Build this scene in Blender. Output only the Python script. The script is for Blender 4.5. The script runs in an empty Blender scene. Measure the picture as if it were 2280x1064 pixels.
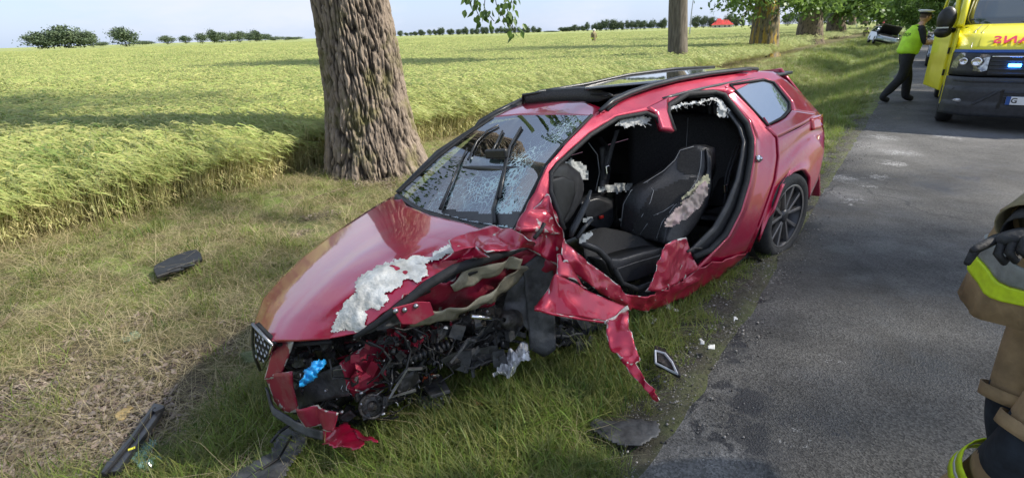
import bpy, bmesh, math, random
import numpy as np
from mathutils import Vector, Matrix, noise
from mathutils.bvhtree import BVHTree
random.seed(7); RNG = np.random.default_rng(7)
scene = bpy.context.scene
COL = scene.collection
D = bpy.data
# ------------------------------------------------------------ camera, sky, sun, exposure
FPX = 1178.0; CAMH = 1.60
def cam_rot(base, pitch, roll):
    b = math.radians(pitch); c = math.radians(roll)
    Rx = np.array([[1,0,0],[0,math.cos(b),-math.sin(b)],[0,math.sin(b),math.cos(b)]])
    Rr = np.array([[math.cos(c),-math.sin(c),0],[math.sin(c),math.cos(c),0],[0,0,1]])
    return base @ Rx @ Rr
RW = cam_rot(np.array([[1,0,0],[0,0,-1],[0,1,0]], float), -21.3, -1.75)
cam_data = D.cameras.new('camera'); cam = D.objects.new('camera', cam_data); COL.objects.link(cam)
M4 = Matrix([list(RW[0])+[0], list(RW[1])+[0], list(RW[2])+[CAMH], [0,0,0,1]])
cam.matrix_world = M4
cam_data.sensor_width = 36; cam_data.lens = FPX/2280*36
cam_data.clip_start = 0.05; cam_data.clip_end = 6000
scene.camera = cam
SUN = Vector((1.13, -0.10, 1.0)).normalized()
world = D.worlds.new('World'); scene.world = world; world.use_nodes = True
nt = world.node_tree; nt.nodes.clear()
sky = nt.nodes.new('ShaderNodeTexSky'); sky.sky_type = 'NISHITA'; sky.sun_disc = False
sky.sun_elevation = math.asin(SUN.z); sky.sun_rotation = math.atan2(SUN.x, SUN.y)
sky.air_density = 1.0; sky.dust_density = 1.0; sky.ozone_density = 1.6
geo = nt.nodes.new('ShaderNodeTexCoord')
mp = nt.nodes.new('ShaderNodeMapping'); mp.inputs['Scale'].default_value = (1.6, 1.6, 5.5)
nz = nt.nodes.new('ShaderNodeTexNoise'); nz.inputs['Scale'].default_value = 1.7; nz.inputs['Detail'].default_value = 7; nz.inputs['Roughness'].default_value = .58
rp = nt.nodes.new('ShaderNodeValToRGB'); rp.color_ramp.elements[0].position = .46; rp.color_ramp.elements[1].position = .70
mul = nt.nodes.new('ShaderNodeMath'); mul.operation = 'MULTIPLY'; mul.inputs[1].default_value = .85
mx = nt.nodes.new('ShaderNodeMixRGB'); mx.inputs[2].default_value = (1.9, 2.0, 2.3, 1)
vl = nt.nodes.new('ShaderNodeMixRGB'); vl.inputs[0].default_value = .88; vl.inputs[2].default_value = (1.15, 1.42, 1.98, 1)
bg = nt.nodes.new('ShaderNodeBackground'); bg.inputs['Strength'].default_value = 0.15
wo = nt.nodes.new('ShaderNodeOutputWorld')
L = nt.links.new
L(geo.outputs['Generated'], mp.inputs[0]); L(mp.outputs[0], nz.inputs['Vector']); L(nz.outputs[0], rp.inputs[0])
L(rp.outputs[0], mul.inputs[0]); L(mul.outputs[0], mx.inputs[0]); L(sky.outputs[0], vl.inputs[1]); L(vl.outputs[0], mx.inputs[1])
L(mx.outputs[0], bg.inputs[0]); L(bg.outputs[0], wo.inputs[0])
sd = D.lights.new('sun', 'SUN'); sd.energy = 2.6; sd.angle = math.radians(2.0); sd.color = (1, .94, .84)
so = D.objects.new('sun', sd); COL.objects.link(so)
so.rotation_euler = SUN.to_track_quat('Z', 'Y').to_euler()
scene.view_settings.view_transform = 'Standard'; scene.view_settings.look = 'None'
scene.view_settings.gamma = 1; scene.view_settings.use_curve_mapping = False
scene.view_settings.exposure = 1.62
scene.render.engine = 'CYCLES'

# ------------------------------------------------------------ helpers
def ray(px, py):
    d = RW @ np.array([(px-1140)/FPX, -(py-532)/FPX, -1.0]); return d/np.linalg.norm(d)
DR = np.array([.6, .8]); NR = np.array([.8, -.6])     # along the road, to its right
def st(x, y): return x*.8-y*.6, x*.6+y*.8
def xy(s, t): return s*.8+t*.6, -s*.6+t*.8
GS = [-400,-30,-12,-7.6,-6.4,-4.6,-3.3,-2.3,-1.1,-.62,-.45,5.2,5.6,7,9,400]
GZ = [-.15,-.15,-.18,-.22,-.26,-.40,-.46,-.36,-.10,-.012,-.03,-.03,-.05,-.3,-.1,0]
def gz(x, y):
    s, t = st(x, y)
    z = np.interp(s, GS, GZ)
    dd = np.clip((t-11)/8, 0, 1)*np.clip((60-t)/20, 0, 1)
    z = z - dd*.32*np.exp(-((s+2.9)/1.3)**2)
    return z
def gn(x, y):    # bumpy detail off the road
    s, t = st(x, y)
    if -.7 < s < 5.3: return 0.0
    w = min(1, abs(s+.62)/.5) if s < 0 else 1
    return w*(.028*noise.noise((x*1.3, y*1.3, 0))+.012*noise.noise((x*5, y*5, 3)))
def G(px, py, dz=0):
    d = ray(px, py); c = np.array([0, 0, CAMH]); a = .5; b = None; t = .5
    while t < 3000:
        p = c+d*t
        if p[2] < gz(p[0], p[1])+dz: b = t; break
        a = t; t *= 1.03
    if b is None: return c+d*2000
    for _ in range(30):
        m = (a+b)/2; p = c+d*m
        if p[2] < gz(p[0], p[1])+dz: b = m
        else: a = m
    p = c+d*b; return np.array([p[0], p[1], p[2]])
def WP(px, py, dist): return Vector(np.array([0, 0, CAMH])+ray(px, py)*dist)
def PX(P):
    q = (np.asarray(P, float)-np.array([0, 0, CAMH])) @ RW
    return 1140+FPX*q[0]/-q[2], 532-FPX*q[1]/-q[2]

def tag(o, label=None, cat=None, group=None, kind=None):
    if label: o['label'] = label
    if cat: o['category'] = cat
    if group: o['group'] = group
    if kind: o['kind'] = kind
    return o
def empty(name, loc=(0,0,0), rotz=0, label=None, cat=None, group=None):
    o = D.objects.new(name, None); COL.objects.link(o); o.location = loc; o.rotation_euler = (0, 0, rotz)
    return tag(o, label, cat, group)
def link(name, me, mat=None, parent=None, smooth=False):
    o = D.objects.new(name, me); COL.objects.link(o)
    if mat is not None and not me.materials:
        for m in (mat if isinstance(mat, (list, tuple)) else [mat]): me.materials.append(m)
    if smooth: me.shade_smooth()
    if parent is not None: o.parent = parent
    return o
def mesh_from(V, F, name='m'):
    me = D.meshes.new(name); me.from_pydata([tuple(v) for v in V], [], [tuple(f) for f in F]); me.update(); return me
def np_mesh(V, F4=None, F3=None, name='m'):
    me = D.meshes.new(name); V = np.ascontiguousarray(V, np.float32)
    me.vertices.add(len(V)); me.vertices.foreach_set('co', V.ravel())
    idx = []; tot = []
    if F4 is not None and len(F4): idx.append(np.asarray(F4).ravel()); tot.append(np.full(len(F4), 4))
    if F3 is not None and len(F3): idx.append(np.asarray(F3).ravel()); tot.append(np.full(len(F3), 3))
    idx = np.concatenate(idx).astype(np.int32); tot = np.concatenate(tot).astype(np.int32)
    me.loops.add(len(idx)); me.loops.foreach_set('vertex_index', idx)
    me.polygons.add(len(tot)); st_ = np.concatenate([[0], np.cumsum(tot)[:-1]]).astype(np.int32)
    me.polygons.foreach_set('loop_start', st_); me.polygons.foreach_set('loop_total', tot)
    me.update(calc_edges=True); me.validate(); return me
def copy_tree(o, parent=None):
    c = o.copy(); COL.objects.link(c); c.parent = parent
    for ch in list(o.children): copy_tree(ch, c)
    return c

class MB:
    """collects shapes for ONE mesh"""
    def __init__(s): s.V = []; s.F = []
    def add(s, V, F):
        n = len(s.V); s.V += [Vector(v) for v in V]; s.F += [tuple(i+n for i in f) for f in F]; return s
    def box(s, c, size, rot=None, taper=1.0):
        c = Vector(c); x, y, z = [k/2 for k in size]
        V = []
        for dz in (-1, 1):
            tp = taper if dz > 0 else 1
            for dx, dy in ((-1,-1),(1,-1),(1,1),(-1,1)): V.append(Vector((dx*x*tp, dy*y*tp, dz*z)))
        if rot is not None: V = [rot @ v for v in V]
        return s.add([v+c for v in V], [(0,3,2,1),(4,5,6,7),(0,1,5,4),(1,2,6,5),(2,3,7,6),(3,0,4,7)])
    def tube(s, pts, r, n=8, cap=True, flat=1.0):
        pts = [Vector(p) for p in pts]; m = len(pts)
        rr = r if isinstance(r, (list, tuple)) else [r]*m
        V = []; F = []; up = None
        for i, p in enumerate(pts):
            t = (pts[min(i+1, m-1)]-pts[max(i-1, 0)])
            t = t.normalized() if t.length > 1e-9 else Vector((0,0,1))
            if up is None:
                up = t.orthogonal().normalized() if abs(t.z) > .95 else (Vector((0,0,1))-t*t.z).normalized()
            up = (up-t*up.dot(t))
            up = up.normalized() if up.length > 1e-6 else t.orthogonal().normalized()
            b = t.cross(up)
            for k in range(n):
                a = 2*math.pi*k/n; V.append(p+up*math.cos(a)*rr[i]*flat+b*math.sin(a)*rr[i])
        for i in range(m-1):
            for k in range(n):
                k2 = (k+1) % n; F.append((i*n+k, i*n+k2, (i+1)*n+k2, (i+1)*n+k))
        if cap: F.append(tuple(range(n-1, -1, -1))); F.append(tuple((m-1)*n+k for k in range(n)))
        return s.add(V, F)
    def lathe(s, prof, c, axis=(0,0,1), n=24, cap=False):
        ax = Vector(axis).normalized(); u = ax.orthogonal().normalized(); v = ax.cross(u); c = Vector(c)
        V = []; F = []
        for r, h in prof:
            for k in range(n):
                a = 2*math.pi*k/n; V.append(c+ax*h+(u*math.cos(a)+v*math.sin(a))*r)
        for i in range(len(prof)-1):
            for k in range(n):
                k2 = (k+1) % n; F.append((i*n+k, i*n+k2, (i+1)*n+k2, (i+1)*n+k))
        if cap: F.append(tuple(range(n-1, -1, -1))); F.append(tuple((len(prof)-1)*n+k for k in range(n)))
        return s.add(V, F)
    def grid(s, rows):
        m = len(rows); n = len(rows[0]); V = [v for r in rows for v in r]
        return s.add(V, [(i*n+j, i*n+j+1, (i+1)*n+j+1, (i+1)*n+j) for i in range(m-1) for j in range(n-1)])
    def ellip(s, c, r, rot=None, n=12, m=8):
        V = []; F = []; c = Vector(c)
        for i in range(m+1):
            ph = math.pi*i/m
            for k in range(n):
                a = 2*math.pi*k/n
                v = Vector((r[0]*math.sin(ph)*math.cos(a), r[1]*math.sin(ph)*math.sin(a), r[2]*math.cos(ph)))
                if rot is not None: v = rot @ v
                V.append(c+v)
        for i in range(m):
            for k in range(n):
                k2 = (k+1) % n; F.append((i*n+k, (i+1)*n+k, (i+1)*n+k2, i*n+k2))
        return s.add(V, F)
    def prism(s, poly, vec):
        n = len(poly); poly = [Vector(p) for p in poly]; vec = Vector(vec)
        return s.add(poly+[p+vec for p in poly], [tuple(range(n-1, -1, -1)), tuple(range(n, 2*n))]+[(i, (i+1) % n, n+(i+1) % n, n+i) for i in range(n)])
    def build(s, name, mat, parent=None, smooth=False, bevel=0, solid=0, sub=0, mesh_only=False, label=None):
        me = mesh_from(s.V, s.F, name)
        bm = bmesh.new(); bm.from_mesh(me); bmesh.ops.recalc_face_normals(bm, faces=bm.faces); 
        if sub: bmesh.ops.remove_doubles(bm, verts=bm.verts, dist=1e-5)
        bm.to_mesh(me); bm.free()
        if mesh_only: return me
        o = link(name, me, mat, parent)
        if smooth: me.shade_smooth()
        if sub:
            m = o.modifiers.new('s', 'SUBSURF'); m.levels = sub; m.render_levels = sub
        if solid:
            m = o.modifiers.new('t', 'SOLIDIFY'); m.thickness = solid; m.offset = 0
        if bevel:
            m = o.modifiers.new('b', 'BEVEL'); m.width = bevel; m.segments = 2; m.limit_method = 'ANGLE'
            if smooth: 
                pass
        if label: o['label'] = label
        return o

# ------------------------------------------------------------ materials
def mat(name, col, rough=.6, metal=0, coat=0, noise_s=None, var=.25, bump=0, bump_s=None, col2=None, spec=.5, trans=0, emis=None, estr=0, stretch=None, obj_rand=0, alpha=1, sss=0):
    m = D.materials.new(name); m.use_nodes = True; t = m.node_tree; b = t.nodes['Principled BSDF']
    b.inputs['Base Color'].default_value = (*col, 1); b.inputs['Roughness'].default_value = rough
    b.inputs['Metallic'].default_value = metal; b.inputs['Coat Weight'].default_value = coat; b.inputs['Coat Roughness'].default_value = .04
    b.inputs['Specular IOR Level'].default_value = spec
    b.inputs['Transmission Weight'].default_value = trans; b.inputs['Alpha'].default_value = alpha
    if emis: b.inputs['Emission Color'].default_value = (*emis, 1); b.inputs['Emission Strength'].default_value = estr
    if noise_s or bump:
        tc = t.nodes.new('ShaderNodeTexCoord'); mpn = t.nodes.new('ShaderNodeMapping')
        t.links.new(tc.outputs['Object'], mpn.inputs[0])
        if stretch: mpn.inputs['Scale'].default_value = stretch
        n = t.nodes.new('ShaderNodeTexNoise'); n.inputs['Scale'].default_value = noise_s or 20; n.inputs['Detail'].default_value = 6
        n.inputs['Roughness'].default_value = .62
        t.links.new(mpn.outputs[0], n.inputs['Vector'])
        c2 = col2 or tuple(max(0, c*(1-var)) for c in col); c1 = col if col2 else tuple(min(1, c*(1+var)) for c in col)
        r = t.nodes.new('ShaderNodeValToRGB'); r.color_ramp.elements[0].position = .35; r.color_ramp.elements[1].position = .65
        r.color_ramp.elements[0].color = (*c2, 1); r.color_ramp.elements[1].color = (*c1, 1)
        t.links.new(n.outputs[0], r.inputs[0]); t.links.new(r.outputs[0], b.inputs['Base Color'])
        if bump:
            n2 = t.nodes.new('ShaderNodeTexNoise'); n2.inputs['Scale'].default_value = bump_s or (noise_s*3); n2.inputs['Detail'].default_value = 5
            t.links.new(mpn.outputs[0], n2.inputs['Vector'])
            bp = t.nodes.new('ShaderNodeBump'); bp.inputs['Strength'].default_value = bump; bp.inputs['Distance'].default_value = .02
            t.links.new(n2.outputs[0], bp.inputs['Height']); t.links.new(bp.outputs[0], b.inputs['Normal'])
    return m
def leafmat(name, c1, c2, trans=.35, rough=.55, scale=1.0, c3=None):
    """two-tone leaf colour by instance and by place, with light passing through"""
    m = D.materials.new(name); m.use_nodes = True; t = m.node_tree; b = t.nodes['Principled BSDF']; o = t.nodes['Material Output']
    g = t.nodes.new('ShaderNodeNewGeometry'); oi = t.nodes.new('ShaderNodeObjectInfo')
    n = t.nodes.new('ShaderNodeTexNoise'); n.inputs['Scale'].default_value = scale; n.inputs['Detail'].default_value = 4
    t.links.new(g.outputs['Position'], n.inputs['Vector'])
    a = t.nodes.new('ShaderNodeMath'); a.operation = 'MULTIPLY_ADD'; a.inputs[1].default_value = .45
    t.links.new(g.outputs['Random Per Island'], a.inputs[0]); t.links.new(n.outputs[0], a.inputs[2])
    a2 = t.nodes.new('ShaderNodeMath'); a2.operation = 'MULTIPLY_ADD'; a2.inputs[1].default_value = .25
    t.links.new(oi.outputs['Random'], a2.inputs[0]); t.links.new(a.outputs[0], a2.inputs[2])
    r = t.nodes.new('ShaderNodeValToRGB'); r.color_ramp.elements[0].position = .5; r.color_ramp.elements[1].position = 1.05
    r.color_ramp.elements[0].color = (*c1, 1); r.color_ramp.elements[1].color = (*c2, 1)
    if c3:
        e = r.color_ramp.elements.new(.97); e.color = (*c3, 1)
    t.links.new(a2.outputs[0], r.inputs[0]); t.links.new(r.outputs[0], b.inputs['Base Color']); b.inputs['Roughness'].default_value = rough
    tr = t.nodes.new('ShaderNodeBsdfTranslucent'); ms = t.nodes.new('ShaderNodeMixShader'); ms.inputs[0].default_value = trans
    t.links.new(r.outputs[0], tr.inputs[0]); t.links.new(b.outputs[0], ms.inputs[1]); t.links.new(tr.outputs[0], ms.inputs[2])
    t.links.new(ms.outputs[0], o.inputs[0]); return m
# ------------------------------------------------------------ ground sheet
def sets(anchors):
    return [(G(px, py)[:2], r) for px, py, r in anchors]
LIT = sets([(60,900,.32),(250,850,.25),(400,800,.25),(500,770,.18),(150,790,.22),(330,715,.22),(20,1040,.4),(200,1000,.35),(130,930,.3),(420,880,.25),
            (720,480,.22),(660,520,.15),(980,430,.3),(840,400,.35),(550,720,.15),(330,900,.25),(120,840,.25)])
DIRT = sets([(1600,680,.22),(1670,630,.25),(1545,800,.16),(1440,950,.14),(1400,1020,.14),(1530,730,.1),(1860,350,.25),(1750,560,.2),(1590,740,.18)])
EXC = sets([(1140,815,.09),(1115,835,.06),(770,990,.11),(810,985,.07),(640,990,.12),(600,1030,.14),(560,1060,.15),(1390,960,.14),(1350,955,.1),(1440,965,.1),(1485,805,.1),(400,595,.2),(430,580,.12),(370,610,.12),(300,980,.16),(260,1030,.16),(340,930,.14),(320,955,.14),(280,1005,.16),(1450,712,.07),(1492,687,.07),(1405,730,.04),(960,895,.08),(1440,860,.08),(1062,900,.04)])
STRAWY = sets([(1640,145,2.),(1560,150,1.5),(1800,110,2.5),(1720,170,1.2),(1660,190,1.),(60,560,.8),(300,470,.7),(600,410,.6)])
def msum(A, x, y):
    v = 0
    for c, r in A: v = v+np.exp(-((x-c[0])**2+(y-c[1])**2)/(r*r))
    return np.minimum(v, 1)
sv = np.unique(np.concatenate([-np.geomspace(9.5, 3000, 30), np.linspace(-9.4, 6.5, 190), np.geomspace(6.6, 3000, 30)]))
tv = np.unique(np.concatenate([-np.geomspace(4, 3000, 24), np.linspace(-3.9, 14, 190), np.geomspace(14.2, 4000, 70)]))
S2, T2 = np.meshgrid(sv, tv)
X2, Y2 = xy(S2, T2); Z2 = gz(X2, Y2)
V = np.stack([X2.ravel(), Y2.ravel(), Z2.ravel()], 1)
for i in range(len(V)):
    if abs(V[i, 0]) < 16 and -3 < V[i, 1] < 18: V[i, 2] += gn(V[i, 0], V[i, 1])
n = len(sv); m_ = len(tv)
I = (np.arange(m_-1)[:, None]*n+np.arange(n-1)[None, :]).ravel()
gme = np_mesh(V, F4=np.stack([I, I+1, I+n+1, I+n], 1))
x, y = V[:, 0], V[:, 1]; s_, t_ = st(x, y)
colr = np.zeros((len(V), 4), np.float32)
colr[:, 0] = msum(LIT, x, y); colr[:, 1] = np.clip((-6.9-s_)/.5, 0, 1); colr[:, 2] = np.maximum(msum(DIRT, x, y), np.clip(1-abs(s_+.72)/.32, 0, 1)**.5*(.4+.6*(t_ < 12))); colr[:, 3] = 1
ca = gme.color_attributes.new('mask', 'FLOAT_COLOR', 'POINT'); ca.data.foreach_set('color', colr.ravel())
gm = D.materials.new('ground_soil'); gm.use_nodes = True; t = gm.node_tree; b = t.nodes['Principled BSDF']; b.inputs['Roughness'].default_value = .95
tc = t.nodes.new('ShaderNodeNewGeometry'); at = t.nodes.new('ShaderNodeAttribute'); at.attribute_name = 'mask'
sp = t.nodes.new('ShaderNodeSeparateColor'); t.links.new(at.outputs['Color'], sp.inputs[0])
def nn(scale, detail=6, r=.6):
    q = t.nodes.new('ShaderNodeTexNoise'); q.inputs['Scale'].default_value = scale; q.inputs['Detail'].default_value = detail; q.inputs['Roughness'].default_value = r
    t.links.new(tc.outputs['Position'], q.inputs['Vector']); return q.outputs[0]
def ramp(src, p0, c0, p1, c1):
    q = t.nodes.new('ShaderNodeValToRGB'); q.color_ramp.elements[0].position = p0; q.color_ramp.elements[1].position = p1
    q.color_ramp.elements[0].color = (*c0, 1); q.color_ramp.elements[1].color = (*c1, 1); t.links.new(src, q.inputs[0]); return q.outputs[0]
def mixc(f, a, bb):
    q = t.nodes.new('ShaderNodeMixRGB'); t.links.new(f, q.inputs[0]); t.links.new(a, q.inputs[1]); t.links.new(bb, q.inputs[2]); return q.outputs[0]
grassc = ramp(nn(2.2), .35, (.13,.19,.04), .7, (.27,.33,.08))
thatch = ramp(nn(34, 8, .7), .35, (.06,.055,.025), .7, (.24,.22,.11))
f1 = ramp(nn(5), .36, (0,0,0), .55, (1,1,1))
base = mixc(f1, thatch, grassc)
soil = ramp(nn(26, 8, .7), .3, (.035,.025,.018), .72, (.19,.145,.11))
base = mixc(sp.outputs[0], base, soil)
dirt = ramp(nn(30, 8, .7), .3, (.022,.019,.015), .72, (.10,.088,.072))
base = mixc(sp.outputs[2], base, dirt)
field = ramp(nn(20, 8, .7), .3, (.05,.045,.015), .7, (.19,.16,.06))
base = mixc(sp.outputs[1], base, field)
t.links.new(base, b.inputs['Base Color'])
bp = t.nodes.new('ShaderNodeBump'); bp.inputs['Strength'].default_value = .9; bp.inputs['Distance'].default_value = .03
t.links.new(nn(40, 8, .7), bp.inputs['Height']); t.links.new(bp.outputs[0], b.inputs['Normal'])
tag(link('ground', gme, gm, smooth=True), kind='structure')

# ------------------------------------------------------------ road
tv = np.unique(np.concatenate([np.linspace(-40, -4, 20), np.linspace(-4, 16, 330), np.geomspace(16, 900, 60)]))
cols = [0, .02, .08, .25, .6, 1]
V = []; 
for tt in tv:
    e0 = -.60+.05*noise.noise((tt*1.1, 0, 0))+.04*noise.noise((tt*4.3, 5, 0))+.015*noise.noise((tt*15, 9, 0)); e1 = 5.15+.08*noise.noise((tt*.9, 50, 0))
    for k, c in enumerate(cols):
        X, Y = xy(e0+(e1-e0)*c, tt); V.append((X, Y, (-.035 if c == 0 else (-.006 if c == 1 else 0.0))))
n = len(cols); I = (np.arange(len(tv)-1)[:, None]*n+np.arange(n-1)[None, :]).ravel()
rme = np_mesh(np.array(V), F4=np.stack([I, I+1, I+n+1, I+n], 1))
rm = D.materials.new('asphalt'); rm.use_nodes = True; t = rm.node_tree; b = t.nodes['Principled BSDF']
tc = t.nodes.new('ShaderNodeNewGeometry')
agg = t.nodes.new('ShaderNodeTexVoronoi'); agg.inputs['Scale'].default_value = 130; t.links.new(tc.outputs['Position'], agg.inputs['Vector'])
agc = t.nodes.new('ShaderNodeSeparateColor'); t.links.new(agg.outputs['Color'], agc.inputs[0])
a1 = ramp(agc.outputs[0], .1, (.052,.050,.047), 1.0, (.155,.150,.142))
a2 = ramp(nn(1.1, 7), .38, (.55,.55,.55), .62, (1,1,1))
mu = t.nodes.new('ShaderNodeMixRGB'); mu.blend_type = 'MULTIPLY'; mu.inputs[0].default_value = 1; t.links.new(a1, mu.inputs[1]); t.links.new(a2, mu.inputs[2])
# damp stains: dark and glossier, placed where the spilled coolant and oil lie
def blobs(lst, soft=.5, warp=.16, ws=5):
    """sum of warped discs as a 0..1 socket"""
    nw = t.nodes.new('ShaderNodeTexNoise'); nw.inputs['Scale'].default_value = ws; nw.inputs['Detail'].default_value = 6; nw.inputs['Roughness'].default_value = .68
    t.links.new(tc.outputs['Position'], nw.inputs['Vector'])
    sb = t.nodes.new('ShaderNodeVectorMath'); sb.operation = 'SUBTRACT'; sb.inputs[1].default_value = (.5,.5,.5); t.links.new(nw.outputs['Color'], sb.inputs[0])
    sc_ = t.nodes.new('ShaderNodeVectorMath'); sc_.operation = 'SCALE'; sc_.inputs['Scale'].default_value = warp*4; t.links.new(sb.outputs[0], sc_.inputs[0])
    ad = t.nodes.new('ShaderNodeVectorMath'); ad.operation = 'ADD'; t.links.new(tc.outputs['Position'], ad.inputs[0]); t.links.new(sc_.outputs[0], ad.inputs[1])
    acc = None
    for px, py, r in lst:
        P = G(px, py)
        ds = t.nodes.new('ShaderNodeVectorMath'); ds.operation = 'SUBTRACT'; ds.inputs[1].default_value = (P[0], P[1], 0); t.links.new(ad.outputs[0], ds.inputs[0])
        dm = t.nodes.new('ShaderNodeVectorMath'); dm.operation = 'MULTIPLY'; dm.inputs[1].default_value = (1,1,0); t.links.new(ds.outputs[0], dm.inputs[0])
        ln = t.nodes.new('ShaderNodeVectorMath'); ln.operation = 'LENGTH'; t.links.new(dm.outputs[0], ln.inputs[0])
        mr = t.nodes.new('ShaderNodeMapRange'); mr.inputs['From Min'].default_value = r; mr.inputs['From Max'].default_value = r*soft; t.links.new(ln.outputs['Value'], mr.inputs[0])
        if acc is None: acc = mr.outputs[0]
        else:
            mm = t.nodes.new('ShaderNodeMath'); mm.operation = 'MAXIMUM'; t.links.new(acc, mm.inputs[0]); t.links.new(mr.outputs[0], mm.inputs[1]); acc = mm.outputs[0]
    return acc
wet = blobs([(1610,870,.09),(1680,920,.13),(1620,960,.05),(1690,1010,.14),(1570,980,.06),(1560,870,.08),(1640,760,.10),(1600,780,.13),(1530,900,.06),(1750,480,.2),(1660,650,.1),(1850,960,.03),(1700,870,.05),(1790,505,.2)], .45)
damp = blobs([(1900,640,.75),(1850,560,.5),(2050,560,.8),(1900,480,.7),(2150,700,.6),(1750,750,.35),(2000,800,.6),(2200,400,1.2),(2050,420,1.),(1800,900,.4),(2250,560,.9)], .2, .12, 3)
dust = blobs([(1950,400,.13),(2000,345,.25),(1985,370,.15),(1930,420,.1),(1850,815,.03),(1780,985,.03),(2110,310,.2),(1960,310,.25),(1870,400,.18),(1700,620,.06),(1900,455,.1)], .1, .2, 9)
pale = blobs([(1470,1030,.22),(1530,930,.15),(1560,850,.1),(1680,600,.2),(1860,440,.35),(1930,330,.7),(2150,300,.9),(1610,1060,.25)], .1, .2, 4)
fine = ramp(nn(55, 3), .45, (0,0,0), .6, (1,1,1))
def mathn(op, a, bb):
    q = t.nodes.new('ShaderNodeMath'); q.operation = op
    for k, v in enumerate((a, bb)):
        if isinstance(v, (int, float)): q.inputs[k].default_value = v
        else: t.links.new(v, q.inputs[k])
    return q.outputs[0]
c = mu.outputs[0]
def const(c3):
    q = t.nodes.new('ShaderNodeRGB'); q.outputs[0].default_value = (*c3, 1); return q.outputs[0]
palec = ramp(agc.outputs[1], .1, (.10,.097,.092), 1.0, (.27,.26,.25))
c = mixc(mathn('MULTIPLY', pale, .85), c, palec)
mu2 = t.nodes.new('ShaderNodeMixRGB'); mu2.blend_type = 'MULTIPLY'; t.links.new(c, mu2.inputs[1]); mu2.inputs[2].default_value = (.60,.60,.60,1); t.links.new(damp, mu2.inputs[0])
c = mixc(mathn('MULTIPLY', dust, fine), mu2.outputs[0], const((.42,.42,.42)))
crk = t.nodes.new('ShaderNodeTexVoronoi'); crk.feature = 'DISTANCE_TO_EDGE'; crk.inputs['Scale'].default_value = .75
nw_ = t.nodes.new('ShaderNodeTexNoise'); nw_.inputs['Scale'].default_value = 3; nw_.inputs['Detail'].default_value = 6; t.links.new(tc.outputs['Position'], nw_.inputs['Vector'])
mv_ = t.nodes.new('ShaderNodeMixRGB'); mv_.inputs[0].default_value = .22; t.links.new(tc.outputs['Position'], mv_.inputs[1]); t.links.new(nw_.outputs['Color'], mv_.inputs[2]); t.links.new(mv_.outputs[0], crk.inputs['Vector'])
cm_ = mathn('MULTIPLY', mathn('LESS_THAN', crk.outputs['Distance'], .0045), ramp(nn(.9, 3), .5, (0,0,0), .6, (.7,.7,.7)))
c = mixc(cm_, c, const((.02,.02,.02)))
c = mixc(mathn('MULTIPLY', wet, .9), c, const((.020,.021,.024)))
t.links.new(c, b.inputs['Base Color'])
dn = ramp(nn(2.6, 6), .4, (0,0,0), .62, (1,1,1))
rr = mathn('SUBTRACT', .86, mathn('MULTIPLY', mathn('MULTIPLY', damp, dn), .42)); rr = mathn('SUBTRACT', rr, mathn('MULTIPLY', wet, .2)); t.links.new(rr, b.inputs['Roughness'])
bp = t.nodes.new('ShaderNodeBump'); bp.inputs['Strength'].default_value = .55; bp.inputs['Distance'].default_value = .006
t.links.new(agg.outputs['Distance'], bp.inputs['Height']); t.links.new(bp.outputs[0], b.inputs['Normal'])
tag(link('road', rme, rm), kind='structure')

# ------------------------------------------------------------ scatter of uncountable growth
def blades(n, rad, h, w, lean, seed, lie=0, segs=3, droop=.6, dirbias=None):
    r = np.random.default_rng(seed)
    a = r.uniform(0, 2*np.pi, n); q = rad*np.sqrt(r.uniform(0, 1, n)); bx = np.cos(a)*q; by = np.sin(a)*q
    hh = r.uniform(h[0], h[1], n); ww = r.uniform(.7, 1.2, n)*w; la = r.uniform(0, 2*np.pi, n)
    if dirbias is not None: la = dirbias+r.normal(0, .7, n)
    ln = r.uniform(lean*.2, lean, n)
    dx, dy = np.cos(la), np.sin(la); fx, fy = np.cos(la+1.57+r.normal(0,.6,n)), np.sin(la+1.57+r.normal(0,.6,n))
    V = []; F4 = []; F3 = []
    L_ = []
    for k in range(segs+1):
        u = k/segs; wk = ww*(1-u)**.6*(.75 if k == 0 else 1)
        horiz = hh*ln*(u**(1+droop)); zz = hh*(u-(ln*.5)*u*u)*(1-lie)+lie*hh*.25*np.sin(u*2.6)*r.uniform(.1,1,n)
        if lie: horiz = hh*u
        cx, cy = bx+dx*horiz, by+dy*horiz
        if k == segs: L_.append(np.stack([cx, cy, zz], 1)[:, None])
        else: L_.append(np.stack([np.stack([cx-fx*wk/2, cy-fy*wk/2, zz], 1), np.stack([cx+fx*wk/2, cy+fy*wk/2, zz], 1)], 1))
    A = np.concatenate(L_, 1); m = A.shape[1]; V = A.reshape(-1, 3); o = (np.arange(n)*m)[:, None]
    for k in range(segs-1): F4.append(o+np.array([2*k, 2*k+1, 2*k+3, 2*k+2])[None])
    F3 = o+np.array([2*segs-2, 2*segs-1, 2*segs])[None]
    return V, np.concatenate(F4) if F4 else None, F3
def src(name, V, F4, F3, m):
    me = np_mesh(V, F4, F3); me.materials.append(m); return D.objects.new(name, me)     # only a source of instances, in no collection
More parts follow.
